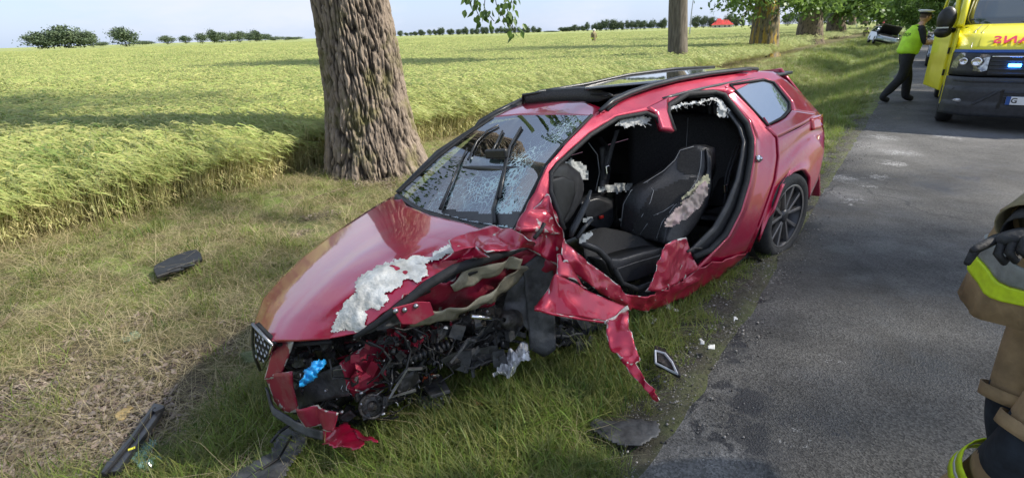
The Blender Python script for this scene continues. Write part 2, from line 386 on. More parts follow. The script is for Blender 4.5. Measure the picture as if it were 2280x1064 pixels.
def scatter(name, P, rot, scl, var, sources, label=None, cat=None):
    me = D.meshes.new(name); me.vertices.add(len(P)); me.vertices.foreach_set('co', np.asarray(P, np.float32).ravel())
    a = me.attributes.new('rot', 'FLOAT_VECTOR', 'POINT'); a.data.foreach_set('vector', np.asarray(rot, np.float32).ravel())
    a = me.attributes.new('scl', 'FLOAT_VECTOR', 'POINT'); scl = np.asarray(scl, np.float32)
    if scl.ndim == 1: scl = np.repeat(scl[:, None], 3, 1)
    a.data.foreach_set('vector', np.ascontiguousarray(scl).ravel())
    a = me.attributes.new('var', 'INT', 'POINT'); a.data.foreach_set('value', np.asarray(var, np.int32))
    o = D.objects.new(name, me); COL.objects.link(o)
    ng = D.node_groups.new(name, 'GeometryNodeTree')
    ng.interface.new_socket('Geometry', in_out='INPUT', socket_type='NodeSocketGeometry'); ng.interface.new_socket('Geometry', in_out='OUTPUT', socket_type='NodeSocketGeometry')
    gi = ng.nodes.new('NodeGroupInput'); go = ng.nodes.new('NodeGroupOutput'); jn = ng.nodes.new('GeometryNodeJoinGeometry')
    def na(nm, dt):
        q = ng.nodes.new('GeometryNodeInputNamedAttribute'); q.data_type = dt; q.inputs['Name'].default_value = nm; return q.outputs['Attribute']
    ra, sa, va = na('rot', 'FLOAT_VECTOR'), na('scl', 'FLOAT_VECTOR'), na('var', 'INT')
    for k, so_ in enumerate(sources):
        oi = ng.nodes.new('GeometryNodeObjectInfo'); oi.inputs['Object'].default_value = so_
        ip = ng.nodes.new('GeometryNodeInstanceOnPoints'); cp = ng.nodes.new('FunctionNodeCompare'); cp.data_type = 'INT'; cp.operation = 'EQUAL'
        ng.links.new(va, cp.inputs[2]); cp.inputs[3].default_value = k
        ng.links.new(gi.outputs[0], ip.inputs['Points']); ng.links.new(cp.outputs[0], ip.inputs['Selection']); ng.links.new(oi.outputs['Geometry'], ip.inputs['Instance'])
        ng.links.new(ra, ip.inputs['Rotation']); ng.links.new(sa, ip.inputs['Scale']); ng.links.new(ip.outputs[0], jn.inputs[0])
    ng.links.new(jn.outputs[0], go.inputs[0])
    md = o.modifiers.new('scatter', 'NODES'); md.node_group = ng
    tag(o, label, cat, kind='stuff'); return o
def polar(n, r0, r1, power, amin=-62, amax=62, seed=1):
    """random ground spots in front of the camera, density falling with distance"""
    r = np.random.default_rng(seed); u = r.uniform(0, 1, n)
    rr = (r0**(power)+(r1**power-r0**power)*u)**(1/power); a = np.radians(r.uniform(amin, amax, n))
    return rr*np.sin(a), rr*np.cos(a), rr, r
def vnoise(x, y, f, o=0):
    return np.array([noise.noise((a*f, b_*f, o)) for a, b_ in zip(x, y)])
def gzn(x, y):
    return gz(x, y)+np.array([gn(a, b_) if a*a+b_*b_ < 300 else 0 for a, b_ in zip(x, y)])
M_grass = leafmat('grass_green', (.06,.13,.015), (.22,.33,.05), .4, .5, 1.5, (.32,.32,.10))
M_dryg = leafmat('grass_olive', (.12,.14,.035), (.28,.28,.10), .35, .6, 2.0, (.42,.36,.19))
M_straw = leafmat('dry_straw', (.22,.17,.08), (.50,.42,.25), .2, .7, 4)
M_litter = leafmat('dead_leaves', (.09,.06,.045), (.28,.21,.17), .1, .8, 6, (.40,.33,.28))
gA = src('gA', *blades(46, .075, (.06,.15), .0046, 1.1, 1), M_grass)
gB = src('gB', *blades(40, .09, (.07,.19), .0042, 1.5, 2), M_grass)
gC = src('gC', *blades(30, .09, (.04,.13), .0034, 1.7, 3), M_dryg)
gD = src('gD', *blades(26, .12, (.05,.17), .0032, 2.0, 4), M_dryg)
sA = src('sA', *blades(22, .10, (.10,.24), .0032, 1, 5, lie=.9), M_straw)
sB = src('sB', *blades(14, .12, (.14,.34), .003, 1, 6, lie=.8), M_straw)
def leaves(n, rad, seed):
    r = np.random.default_rng(seed); V = []; F4 = []
    for i in range(n):
        a = r.uniform(0, 6.28); q = rad*math.sqrt(r.uniform()); L0 = r.uniform(.012, .032); w = L0*r.uniform(.3, .5); h = r.uniform(0, a % .012)
        d = Vector((math.cos(r.uniform(0, 6.28)), math.sin(r.uniform(0, 6.28)), 0)).normalized(); e = Vector((-d.y, d.x, 0)); c = Vector((math.cos(a)*q, math.sin(a)*q, .008+r.uniform(0, .02)))
        t1, t2 = r.normal(0, .35), r.normal(0, .5); cu = r.uniform(-.5, .8)
        P = [c-d*L0+Vector((0,0,-L0*t1)), c-e*w+Vector((0,0,-w*t2+w*cu)), c+d*L0+Vector((0,0,L0*t1)), c+e*w+Vector((0,0,w*t2+w*cu)), c]
        b0 = len(V); V += P; F4 += [(b0, b0+1, b0+4), (b0+1, b0+2, b0+4), (b0+2, b0+3, b0+4), (b0+3, b0, b0+4)]
    return np.array([tuple(v) for v in V]), None, np.array(F4)
lA = src('lA', *leaves(40, .14, 8), M_litter); lB = src('lB', *leaves(34, .13, 9), M_litter)
# grass of the verge
x, y, r, rg = polar(84000, 1.0, 110, .5, seed=11)
s_, t_ = st(x, y)
lit = msum(LIT, x, y); dr = msum(DIRT, x, y); stw = msum(STRAWY, x, y)
edge = -.62+.07*vnoise(x, y, 2.1); nv = vnoise(x, y, 1.1, 4); nv2 = vnoise(x, y, 3.7, 8)
lush = np.clip((s_+3.3+nv*.9)/.9, .18, 1)                     # green by the road, dry towards the tree
lush = np.where(r > 8, np.clip((s_+6.3+nv)/1.2, .1, 1), lush)
dens = .42+.58*lush+.35*nv2
exc = msum(EXC, x, y); dens = dens*(1-.6*lit)*(1-.75*dr)*(1-exc)
keep = ((s_ < edge-.04) & (s_ > -7.2) | (s_ > 5.4) & (s_ < 12)) & (rg.uniform(0, 1, len(x)) < dens)
x, y, r, s_, lush, nv = x[keep], y[keep], r[keep], s_[keep], lush[keep], nv[keep]
n = len(x); var = np.where(rg.uniform(0, 1, n) < lush*.92+.05, rg.integers(0, 2, n), rg.integers(2, 4, n))
sc_ = rg.uniform(.7, 1.35, n)*(1+.035*r)*np.where((r < 4) & (lush > .6), 1.05, .9)*np.clip((-.5-s_)/.5, .45, 1)
scatter('verge_grass', np.stack([x, y, gzn(x, y)-.005], 1), np.stack([rg.normal(0,.1,n), rg.normal(0,.1,n), rg.uniform(0,6.28,n)], 1), sc_, var, [gA, gB, gC, gD], 'short green and olive grass of the roadside verge', 'grass')
# straw
x, y, r, rg = polar(30000, 1.0, 32, .6, seed=12)
s_, t_ = st(x, y); lit = msum(LIT, x, y); stw = msum(STRAWY, x, y); nv = vnoise(x, y, 1.3, 14)
d_ = np.clip(.10+.8*np.clip((-2.6-s_)/1.0, 0, 1)+.5*nv+.9*stw, .03, 1)*(1-.45*lit)
keep = (s_ < -.8) & (s_ > -7.8) & (rg.uniform(0, 1, len(x)) < d_)
x, y, r = x[keep], y[keep], r[keep]; n = len(x)
scatter('dry_straw', np.stack([x, y, gzn(x, y)+.012], 1), np.stack([rg.normal(0,.12,n), rg.normal(0,.12,n), rg.uniform(0,6.28,n)], 1), rg.uniform(.6,1.2,n)*(1+.03*r), rg.integers(0, 2, n), [sA, sB], 'dry straw and cut stalks lying in the verge grass', 'straw')
# crumbs of asphalt, gravel and soil along the ragged road edge
M_peb = leafmat('gravel_bits', (.05,.045,.04), (.16,.145,.13), 0, .9, 9, (.34,.32,.30))
def pebbles(n, rad, seed):
    r = np.random.default_rng(seed); mb = MB()
    for i in range(n):
        a = r.uniform(0, 6.28); q = rad*math.sqrt(r.uniform()); s = .0015+.0055*r.uniform()**3; mb.ellip((math.cos(a)*q, math.sin(a)*q, s*.4), (s*r.uniform(.7,1.4), s, s*.7), Matrix.Rotation(r.uniform(0,3), 3, 'Z'), 5, 3)
    return np.array([tuple(v) for v in mb.V]), [f for f in mb.F], None
pv, pf_, _ = pebbles(26, .12, 77)
pA = src('pA', pv, np.array(pf_), None, M_peb)
n = 900; s_ = np.concatenate([RNG.normal(-.68, .13, n), RNG.uniform(-.6, 5, 260)]); t_ = np.concatenate([RNG.uniform(-1, 12, n), RNG.uniform(-1, 10, 260)]); X, Y = xy(s_, t_); n = len(X)
sz_ = np.where(np.arange(n) < 900, RNG.uniform(.6, 1.3, n), RNG.uniform(.3, .6, n))
scatter('gravel', np.column_stack([X, Y, np.maximum(gz(X, Y), np.where(s_ > -.62, .001, -9))+.002]), np.stack([0*X, 0*X, RNG.uniform(0, 6.28, n)], 1), sz_, np.zeros(n), [pA], 'loose gravel and asphalt crumbs along the road edge', 'gravel')
# leaf litter
P = []
for (c, rad) in LIT:
    k = int(85*rad*rad/.16)
    if rad < .26: k = 2
    P.append(np.stack([RNG.normal(c[0], rad*.6, k), RNG.normal(c[1], rad*.6, k)], 1))
P = np.concatenate(P); s_, t_ = st(P[:, 0], P[:, 1]); P = P[s_ < -.6]; n = len(P)
scatter('leaf_litter', np.column_stack([P, gzn(P[:, 0], P[:, 1])]), np.stack([RNG.normal(0,.08,n), RNG.normal(0,.08,n), RNG.uniform(0,6.28,n)], 1), RNG.uniform(.55, 1.15, n), RNG.integers(0, 2, n), [lA, lB], 'brown dead leaves and bark bits on bare soil', 'leaf litter')

# ------------------------------------------------------------ barley field
M_bar = leafmat('barley_ear', (.20,.30,.07), (.42,.50,.15), .4, .5, .35, (.58,.56,.22))
M_stalk = leafmat('barley_stalk', (.30,.36,.11), (.52,.52,.22), .35, .55, .5, (.66,.56,.30))
def barley(n, rad, seed, full=True, H=.68, fat=1.0):
    """stalks bent to the right by the wind with drooping bearded ears"""
    r = np.random.default_rng(seed); V = []; F = []; MI = []
    for i in range(n):
        a = r.uniform(0, 6.28); q = rad*math.sqrt(r.uniform()); p = Vector((math.cos(a)*q, math.sin(a)*q, 0)); h = H*r.uniform(.8, 1.08)
        la = r.normal(0, .55); d = Vector((math.cos(la), math.sin(la), 0)); e = Vector((-d.y, d.x, 0)); bnd = r.uniform(.12, .38)
        us = [0, .45, .8, 1] if full else [.6, 1]
        c = [p+d*(bnd*h*u**2)+Vector((0,0,h*u*(1-.10*u*bnd))) for u in us]
        w = .0032*fat; b0 = len(V)
        sd_ = (e*math.cos(r.uniform(0,3))+d*math.sin(r.uniform(0,3))).normalized()
        for k, pt in enumerate(c): V += [pt-sd_*w/2*(1.3-us[k]*.6), pt+sd_*w/2*(1.3-us[k]*.6)]
        for k in range(len(c)-1): F.append((b0+2*k, b0+2*k+1, b0+2*k+3, b0+2*k+2)); MI.append(0)
        # ear: arcs over
        top = c[-1]; el = r.uniform(.12, .18); ew = .011*fat; pts = []
        for k, u in enumerate((0, .35, .7, 1)):
            pts.append(top+d*(el*(.55*u+.25*u*u))+Vector((0, 0, el*(.62*u-.62*u*u*r.uniform(.8,1.5)))))
        b0 = len(V); f_ = Vector((0,0,1))*.6+e*.8; f_.normalize()
        for k, (pt, ww) in enumerate(zip(pts, (.5, 1, .9, .35))): V += [pt-f_*ew*ww/2, pt+f_*ew*ww/2]
        for k in range(3): F.append((b0+2*k, b0+2*k+1, b0+2*k+3, b0+2*k+2)); MI.append(1)
        for k in range(3 if full else 2):       # beard
            b0 = len(V); s0 = pts[1+min(k, 2)]; tip = pts[3]+d*r.uniform(.06,.12)+Vector((0,0,r.uniform(-.07,.03)))+e*r.normal(0,.03)
            V += [s0-f_*.003*fat, s0+f_*.003*fat, tip]; F.append((b0, b0+1, b0+2)); MI.append(1)
        if full:
            for k in range(1, 2):
                b0 = len(V); s0 = c[0].lerp(c[1], r.uniform(.2, 1)) if k else c[1].lerp(c[2], r.uniform(0, 1)); ang = r.uniform(0, 6.28); dd = Vector((math.cos(ang)+.5, math.sin(ang), 0)); L0 = r.uniform(.10, .2); pe = Vector((-dd.y, dd.x, 0)).normalized()*.004*fat
                mid = s0+dd*L0*.5+Vector((0,0,L0*.5)); tip = s0+dd*L0+Vector((0,0,L0*.15)); V += [s0-pe, s0+pe, mid+pe, mid-pe, tip]; F += [(b0, b0+1, b0+2, b0+3), (b0+3, b0+2, b0+4)]; MI += [0, 0]
    me = mesh_from(V, F); me.materials.append(M_stalk); me.materials.append(M_bar); me.polygons.foreach_set('material_index', MI); return D.objects.new('barley_source', me)
bS = [barley(20, .2, 21, fat=1.7), barley(20, .21, 22, fat=1.7), barley(16, .2, 23, H=.62, fat=1.7)]
bT = [barley(34, .45, 24, False, fat=2.4), barley(34, .45, 25, False, fat=2.4), barley(50, 1.5, 26, False, fat=5.0)]
def crop_edge(t): return -6.95+.16*np.sin(t*.9)+.12*np.sin(t*2.3+1)
Px, Py, Pv, Ps = [], [], [], []
rg = np.random.default_rng(31)
n = 9500; s_ = -6.9-3.6*rg.uniform(0, 1, n)**1.35; t_ = rg.uniform(-4, 22, n); X, Y = xy(s_, t_); k = (s_ < crop_edge(t_)) & ((s_ < crop_edge(t_)-.45) | (rg.uniform(0, 1, n) < .38))
Px.append(X[k]); Py.append(Y[k]); Pv.append(rg.integers(0, 3, k.sum())); Ps.append(rg.uniform(.85, 1.12, k.sum()))
x, y, r, _ = polar(32000, 6, 48, .75, -66, 40, seed=33); s_, t_ = st(x, y); k = (s_ < -9.2) | ((t_ > 20) & (s_ < crop_edge(t_)))
Px.append(x[k]); Py.append(y[k]); Pv.append(rg.integers(3, 5, k.sum())); Ps.append(rg.uniform(.9, 1.1, k.sum()))
x, y, r, _ = polar(16000, 40, 220, .8, -62, 40, seed=34); s_, t_ = st(x, y); k = (s_ < -8.5)
Px.append(x[k]); Py.append(y[k]); Pv.append(np.full(k.sum(), 5)); Ps.append(rg.uniform(.95, 1.1, k.sum()))
x, y, v, sc_ = map(np.concatenate, (Px, Py, Pv, Ps)); n = len(x)
und = .06*np.sin(x*.35+1.3*np.sin(y*.2))+.05*vnoise(x, y, .5)
zz = gz(x, y); s_, t_ = st(x, y); sc_ = sc_*np.where(s_ > crop_edge(t_)-.9, rg.uniform(.68, 1.0, n), 1.0)
scatter('barley_field', np.stack([x, y, zz], 1), np.stack([rg.normal(0,.05,n), rg.normal(0,.05,n), rg.normal(-.2,.35,n)], 1), np.stack([sc_, sc_, sc_*(1+und)], 1), v, bS+bT, 'ripening green and yellow barley standing in the field', 'barley')
# dense body of the crop under the ears
sv = np.concatenate([[-9.3, -9.4, -9.6], -np.geomspace(9.9, 3000, 90)]); tv = np.unique(np.concatenate([-np.geomspace(5, 2500, 20), np.linspace(-4.8, 30, 90), np.geomspace(30.5, 4000, 60)]))
S2, T2 = np.meshgrid(sv, tv); X2, Y2 = xy(S2, T2); Z2 = gz(X2, Y2)+.42; Z2[:, 0] -= .48; Z2 += np.where(S2 < -9.1, .05*np.sin(X2*.35+1.3*np.sin(Y2*.2)), 0)
Z2 = np.where((np.hypot(X2, Y2) > 120), Z2+.12, Z2)
n = len(sv); I = (np.arange(len(tv)-1)[:, None]*n+np.arange(n-1)[None, :]).ravel()
cme = np_mesh(np.stack([X2.ravel(), Y2.ravel(), Z2.ravel()], 1), F4=np.stack([I+1, I, I+n, I+n+1], 1))
cm = D.materials.new('barley_mass'); cm.use_nodes = True; t = cm.node_tree; b = t.nodes['Principled BSDF']; b.inputs['Roughness'].default_value = .8
tc = t.nodes.new('ShaderNodeNewGeometry')
c1 = ramp(nn(.22, 5), .35, (.26,.34,.09), .65, (.47,.48,.14)); c2 = ramp(nn(9, 8, .75), .3, (.25,.25,.25), .7, (1,1,1))
mu = t.nodes.new('ShaderNodeMixRGB'); mu.blend_type = 'MULTIPLY'; mu.inputs[0].default_value = .8; t.links.new(c1, mu.inputs[1]); t.links.new(c2, mu.inputs[2]); t.links.new(mu.outputs[0], b.inputs['Base Color'])
bp = t.nodes.new('ShaderNodeBump'); bp.inputs['Strength'].default_value = 1; bp.inputs['Distance'].default_value = .15
t.links.new(nn(7, 8, .7), bp.inputs['Height']); t.links.new(bp.outputs[0], b.inputs['Normal'])
tag(link('barley_mass', cme, cm, smooth=True), 'solid body of ripening barley reaching the horizon', 'barley', kind='stuff')
# ------------------------------------------------------------ trees
def bark_mat(name, hi, lo, moss=None, stretch=(1,1,.22), scale=9, lichen=None):
    m = D.materials.new(name); m.use_nodes = True; t = m.node_tree; b = t.nodes['Principled BSDF']; b.inputs['Roughness'].default_value = .9
    tc = t.nodes.new('ShaderNodeTexCoord'); at = t.nodes.new('ShaderNodeAttribute'); at.attribute_name = 'ridge'
    def N(sc_, st_=stretch):
        mp_ = t.nodes.new('ShaderNodeMapping'); mp_.inputs['Scale'].default_value = st_; t.links.new(tc.outputs['Object'], mp_.inputs[0])
        q = t.nodes.new('ShaderNodeTexNoise'); q.inputs['Scale'].default_value = sc_; q.inputs['Detail'].default_value = 8; q.inputs['Roughness'].default_value = .65
        t.links.new(mp_.outputs[0], q.inputs[0]); return q.outputs[0]
    def Rm(src_, p0, c0, p1, c1):
        q = t.nodes.new('ShaderNodeValToRGB'); q.color_ramp.elements[0].position = p0; q.color_ramp.elements[1].position = p1
        q.color_ramp.elements[0].color = (*c0, 1); q.color_ramp.elements[1].color = (*c1, 1); t.links.new(src_, q.inputs[0]); return q.outputs[0]
    def Mx(f, a, c):
        q = t.nodes.new('ShaderNodeMixRGB')
        if isinstance(f, float): q.inputs[0].default_value = f
        else: t.links.new(f, q.inputs[0])
        t.links.new(a, q.inputs[1])
        if isinstance(c, tuple): q.inputs[2].default_value = (*c, 1)
        else: t.links.new(c, q.inputs[2])
        return q.outputs[0]
    c = Rm(N(scale*2.5), .3, tuple(.55*k for k in hi), .7, hi)
    c = Mx(Rm(at.outputs['Fac'], .42, (1,1,1), .86, (0,0,0)), c, lo)
    if moss: c = Mx(Rm(N(2.2, (1,1,1)), .52, (0,0,0), .66, (.75,.75,.75)), c, moss)
    if lichen: c = Mx(Rm(N(7, (1,1,.12)), .50, (0,0,0), .60, (1,1,1)), c, lichen)
    t.links.new(c, b.inputs['Base Color'])
    bp_ = t.nodes.new('ShaderNodeBump'); bp_.inputs['Strength'].default_value = 1; bp_.inputs['Distance'].default_value = .03
    t.links.new(N(scale*3), bp_.inputs['Height']); t.links.new(bp_.outputs[0], b.inputs['Normal']); return m
def ridged(a, z, f, seed, fz):
    """furrow pattern: long plates that merge and part, 0 in the furrow, 1 on the plate"""
    w = noise.noise((a*1.5, z*.9, seed))*.9+noise.noise((a*4, z*2.4, seed+9))*.35
    v = abs(noise.noise(((a+w*.09)*f, z*fz, seed+3)))*2.4
    v2 = abs(noise.noise(((a+w*.09)*f*2.1, z*fz*2.2, seed+7)))*2.0
    return min(1, v)*.7+min(1, v2)*.3
def trunk_mesh(path, radii, nr=160, nz=200, depth=.04, seed=0, f=9, fz=1.1, flare=None):
    """path: points bottom to top; radii: same length"""
    path = [Vector(p) for p in path]; L0 = [0]
    for i in range(1, len(path)): L0.append(L0[-1]+(path[i]-path[i-1]).length)
    V = np.zeros((nz, nr, 3), np.float32); A = np.zeros((nz, nr), np.float32)
    for j in range(nz):
        d = L0[-1]*j/(nz-1); X = [float(np.interp(d, L0, [p[k] for p in path])) for k in range(3)]; R0 = float(np.interp(d, L0, radii))
        for i in range(nr):
            a = 2*math.pi*i/nr; ca, sa = math.cos(a), math.sin(a)
            g = ridged_c(ca, sa, d, R0, f, seed, fz)
            fl = flare(a, d) if flare else 0
            rr = R0*(1+.045*noise.noise((ca*1.3, sa*1.3, d*.7+seed)))+fl-depth*(1-g)
            V[j, i] = (X[0]+ca*rr, X[1]+sa*rr, X[2]); A[j, i] = g
    I = np.arange(nz-1)[:, None]*nr+np.arange(nr)[None]; I2 = np.arange(nz-1)[:, None]*nr+((np.arange(nr)+1) % nr)[None]
    F = np.stack([I.ravel(), I2.ravel(), (I2+nr).ravel(), (I+nr).ravel()], 1)
    me = np_mesh(V.reshape(-1, 3), F4=F); at = me.attributes.new('ridge', 'FLOAT', 'POINT'); at.data.foreach_set('value', A.ravel()); me.shade_smooth(); return me
def ridged_c(ca, sa, z, R0, f, seed, fz):
    # sampled on the cylinder so that there is no seam
    px_, py_ = ca*f, sa*f; w = noise.noise((ca*2.2, sa*2.2, z*1.1+seed))*.8+noise.noise((ca*7, sa*7, z*4.5+seed))*.55
    v = abs(noise.noise((px_+w, py_+w, z*fz+seed)))*4.4
    v2 = abs(noise.noise((px_*2.1+w, py_*2.1-w, z*fz*2.3+seed+5)))*3.4; v3 = abs(noise.noise((px_*1.1-w, py_*1.1, z*fz*4.5+seed+15)))*3.5
    return min(1, v)**.7*.60+min(1, v2)*.24+min(1, v3)*.16
M_bark1 = bark_mat('poplar_bark', (.36,.285,.22), (.035,.026,.02), moss=(.15,.14,.045))
M_bark2 = bark_mat('yellow_lichen_bark', (.26,.21,.14), (.05,.04,.028), moss=(.15,.14,.05), lichen=(.42,.27,.04))
M_bark3 = bark_mat('avenue_bark', (.26,.20,.13), (.055,.042,.03), moss=(.14,.12,.06))
M_bark4 = bark_mat('smooth_grey_bark', (.20,.17,.13), (.09,.075,.055), scale=5)
M_leaf = leafmat('avenue_leaves', (.05,.10,.02), (.17,.27,.06), .45, .45, .8)
M_far = leafmat('far_leaves', (.05,.085,.045), (.12,.16,.08), .15, .8, .3)
def crown_mesh(blobs_, nl, size, seed, m=M_leaf, nclus=None, spread=.09, droop=.3):
    """leaves in clusters through ellipsoids; blobs_: (cx,cy,cz,rx,ry,rz)"""
    r = np.random.default_rng(seed); vol = np.array([b_[3]*b_[4]*b_[5] for b_ in blobs_])**.8; vol = vol/vol.sum()
    nc = nclus or max(20, nl//45); bi = r.choice(len(blobs_), nc, p=vol); B = np.array(blobs_)[bi]
    d = r.normal(size=(nc, 3)); d /= np.linalg.norm(d, axis=1)[:, None]; q = r.uniform(.25, 1, nc)**.5
    C = B[:, :3]+d*q[:, None]*B[:, 3:]
    ci = r.integers(0, nc, nl); sz = (B[ci, 3:].mean(1)*spread*r.uniform(.6, 1.5, nc)[ci])[:, None]
    P = C[ci]+r.normal(size=(nl, 3))*sz*np.array([1.5, 1.5, .8])
    n_ = r.normal(size=(nl, 3)); n_[:, 2] += .6; n_ /= np.linalg.norm(n_, axis=1)[:, None]
    u = np.cross(n_, r.normal(size=(nl, 3))); u /= np.linalg.norm(u, axis=1)[:, None]; v = np.cross(n_, u)
    L0 = size*r.uniform(.6, 1.3, nl)[:, None]; u[:, 2] -= droop; 
    V = np.stack([P-u*L0*.5, P-v*L0*.34, P+u*L0*.6, P+v*L0*.34], 1).reshape(-1, 3); o = np.arange(nl)*4
    me = np_mesh(V, F4=np.stack([o, o+1, o+2, o+3], 1)); me.materials.append(m); return me
def limbs(blobs_, base, r0, seed, n=10):
    r = random.Random(seed); mb = MB(); base = Vector(base)
    for k in range(n):
        b_ = blobs_[r.randrange(len(blobs_))]; e = Vector((b_[0]+r.uniform(-.7,.7)*b_[3], b_[1]+r.uniform(-.7,.7)*b_[4], b_[2]+r.uniform(-.5,.6)*b_[5])); s0 = base+Vector((0,0,r.uniform(-.5,.5)))
        mid = s0.lerp(e, .5)+Vector((r.uniform(-.4,.4), r.uniform(-.4,.4), r.uniform(0,.8))); mb.tube([s0, s0.lerp(mid,.5), mid, mid.lerp(e,.6), e], [r0*.45, r0*.36, r0*.25, r0*.15, r0*.04], 7, False)
    return mb
# -- the big tree behind the car, traced from its base
b0 = G(826, 374); bx, by = b0[0], b0[1]; bz = float(gz(bx, by)); DT = math.hypot(bx, by)
def at_depth(px, py, dist_xy):
    d = ray(px, py); h = math.hypot(d[0], d[1]); return Vector(np.array([0, 0, CAMH])+d*dist_xy/h)
rows = [(374, 716, 962), (340, 720, 945), (300, 722, 930), (220, 722, 908), (100, 703, 886), (0, 688, 866), (-150, 668, 842)]
path = []; rad = []
for py, l, r in rows:
    A, B = at_depth(l, py, DT), at_depth(r, py, DT); c = (A+B)/2; path.append(c); rad.append((A-B).length/2)
zb = path[0].z
path = [Vector((path[0].x, path[0].y, bz-.25))]+path; rad = [rad[0]*1.12]+rad
rad[1] = rad[1]*.97
top = path[-1]; dv = (path[-1]-path[-3]).normalized()
path += [top+dv*2.5, top+dv*6]; rad += [rad[-1]*.8, rad[-1]*.55]
t1 = empty('poplar_tree', (0,0,0), 0, 'huge old tree with deeply furrowed bark right behind the red wreck', 'tree')
def fl1(a, d): return .10*max(0, 1-d/.8)**2*(math.cos(3*a+.6)+.4*math.cos(7*a))
tr = link('trunk', trunk_mesh(path, rad, 420, 520, .09, 3, 9, 1.8, fl1), M_bark1, t1)
cb = [(bx-.6, by+.5, 8.5, 4.5, 4.5, 3), (bx-1, by, 13, 4, 4, 4), (bx+2.2, by+1.5, 7.5, 3, 3, 2), (bx-3.5, by+.5, 7.2, 2.6, 3, 2)]
link('crown', crown_mesh(cb, 26000, .13, 5), None, t1)
limbs(cb, path[-2], .5, 5, 12).build('limb', M_bark1, t1, smooth=True)
tgt = at_depth(1095, -60, 5.6); st0 = at_depth(960, -420, 7.0)
lb = MB(); lb.tube([path[-2], st0, tgt+Vector((0,0,.5)), tgt], [.16, .08, .03, .012], 6)
TW = []
for (pa) in ([(1060,-60),(1055,10),(1068,40)], [(1085,-60),(1078,20),(1100,48)], [(1095,-60),(1105,10),(1122,40),(1148,72)], [(1110,-40),(1128,15),(1135,45),(1142,60)], [(1100,-80),(1135,-20),(1140,8)], [(1090,-60),(1060,-20),(1046,12)]):
    pts = [at_depth(p[0], p[1], 5.6+random.uniform(-.25,.25)) for p in pa]; TW.append(pts); lb.tube([tgt]+pts, [.008]+[.004]*len(pts), 5)
lb.build('hanging_branch', M_bark1, t1, smooth=True)
lv = MB(); r_ = random.Random(4)
for pts in TW:
    for i in range(len(pts)-1):
        for k in range(9 if i else 5):
            p = pts[i].lerp(pts[i+1], r_.random())+Vector((r_.gauss(0,.05), r_.gauss(0,.06), r_.gauss(0,.04))); L0 = r_.uniform(.05, .085)
            d = Vector((r_.gauss(0,.6), r_.gauss(0,.6), -1.2)).normalized(); e = d.cross(Vector((r_.gauss(0,1), r_.gauss(0,1), .3))).normalized(); n_ = d.cross(e)*L0*.12
            lv.add([p, p+d*L0*.25-e*L0*.3+n_, p+d*L0*.55-e*L0*.36+n_, p+d*L0*1.15, p+d*L0*.55+e*L0*.36+n_, p+d*L0*.25+e*L0*.3+n_, p+d*L0*.5], [(0,1,6),(1,2,6),(2,3,6),(3,4,6),(4,5,6),(5,0,6)])
lv.build('leaves', M_leaf, t1)
print('tree1', bx, by, bz, rad[3])
# -- the avenue on the field side, from their bases in the picture
def avenue(px, py, wt, wb, lean_px, bark, label, seed, name='avenue_tree', blobs_=None, h0=7, nl=16000, leaf=.2, nr=90, nz=110, depth=.035, f=9, crown_r=4.2, low=0, cz=9, grp='trees in the avenue on the field side', leafpx=()):
    b_ = G(px, py); X, Y = b_[0], b_[1]; dist = math.hypot(X, Y); rb = wb/2*dist/FPX*1.0
    L1 = at_depth(px+lean_px, py-150, dist); e = empty(name, (0,0,0), 0, label, 'tree', grp)
    z0 = float(gz(X, Y)); dz = (L1.z-z0); dx = (L1.x-X)/dz; dy = (L1.y-Y)/dz
    hs = [-.2, .15, .6, 1.5, 3, 5, 8, 11]; kk = [1.25, 1.12, 1.0, .93, wt/wb, wt/wb*.9, wt/wb*.6, wt/wb*.25]
    pth = [(X+dx*h, Y+dy*h, z0+h) for h in hs]
    link('trunk', trunk_mesh(pth, [rb*k for k in kk], nr, nz, depth, seed, f, 1.1, lambda a, d: rb*.12*max(0, 1-d/.7)*math.cos(4*a+seed)), bark, e)
    cx, cy = X+dx*6, Y+dy*6
    bl = blobs_ or [(cx, cy, z0+cz, crown_r, crown_r, 3.4), (cx+.4, cy, z0+cz+4, crown_r*.8, crown_r*.8, 3.5)]
    if low: bl = bl+[(cx-.3*crown_r, cy-.5, z0+low+1.3, crown_r*.75, crown_r*.7, 1.3), (cx+.5*crown_r, cy+.3, z0+low+1.2, crown_r*.6, crown_r*.6, 1.2)]
    link('crown', crown_mesh(bl, nl, leaf, seed), None, e)
    if leafpx:
        bb = []; lb_ = MB()
        for qx, qy, qr in leafpx:
            c_ = at_depth(qx, qy, dist*random.uniform(.9, 1.02)); r_p = qr*dist/FPX; bb.append((c_.x, c_.y, c_.z, r_p*1.15, r_p, r_p*.75)); s0_ = Vector((X+dx*4.5, Y+dy*4.5, z0+4.5)); lb_.tube([s0_, s0_.lerp(c_, .5)+Vector((0,0,.3)), c_], [rb*.2, rb*.12, .02], 6)
        link('low_foliage', crown_mesh(bb, 420*len(bb), dist*.0065, seed+50, spread=.45), None, e); lb_.build('branch', bark, e, smooth=True)
    limbs(bl, (X+dx*4.5, Y+dy*4.5, z0+4.5), rb*.9, seed, 9).build('limb', bark, e, smooth=True)
    print(name, X, Y, dist, rb); return e
avenue(1508, 165, 36, 40, 2, M_bark4, 'slender straight tree with smooth grey bark just behind the roof of the red car', 11, depth=.006, nr=60, nz=60, crown_r=3, cz=12)
avenue(1699, 126, 42, 54, 12, M_bark2, 'thick avenue tree with yellow lichen running down its trunk', 12, low=4.2, crown_r=4, leafpx=[(1668,14,26),(1648,2,20),(1745,2,20),(1690,-20,40),(1655,40,8)])
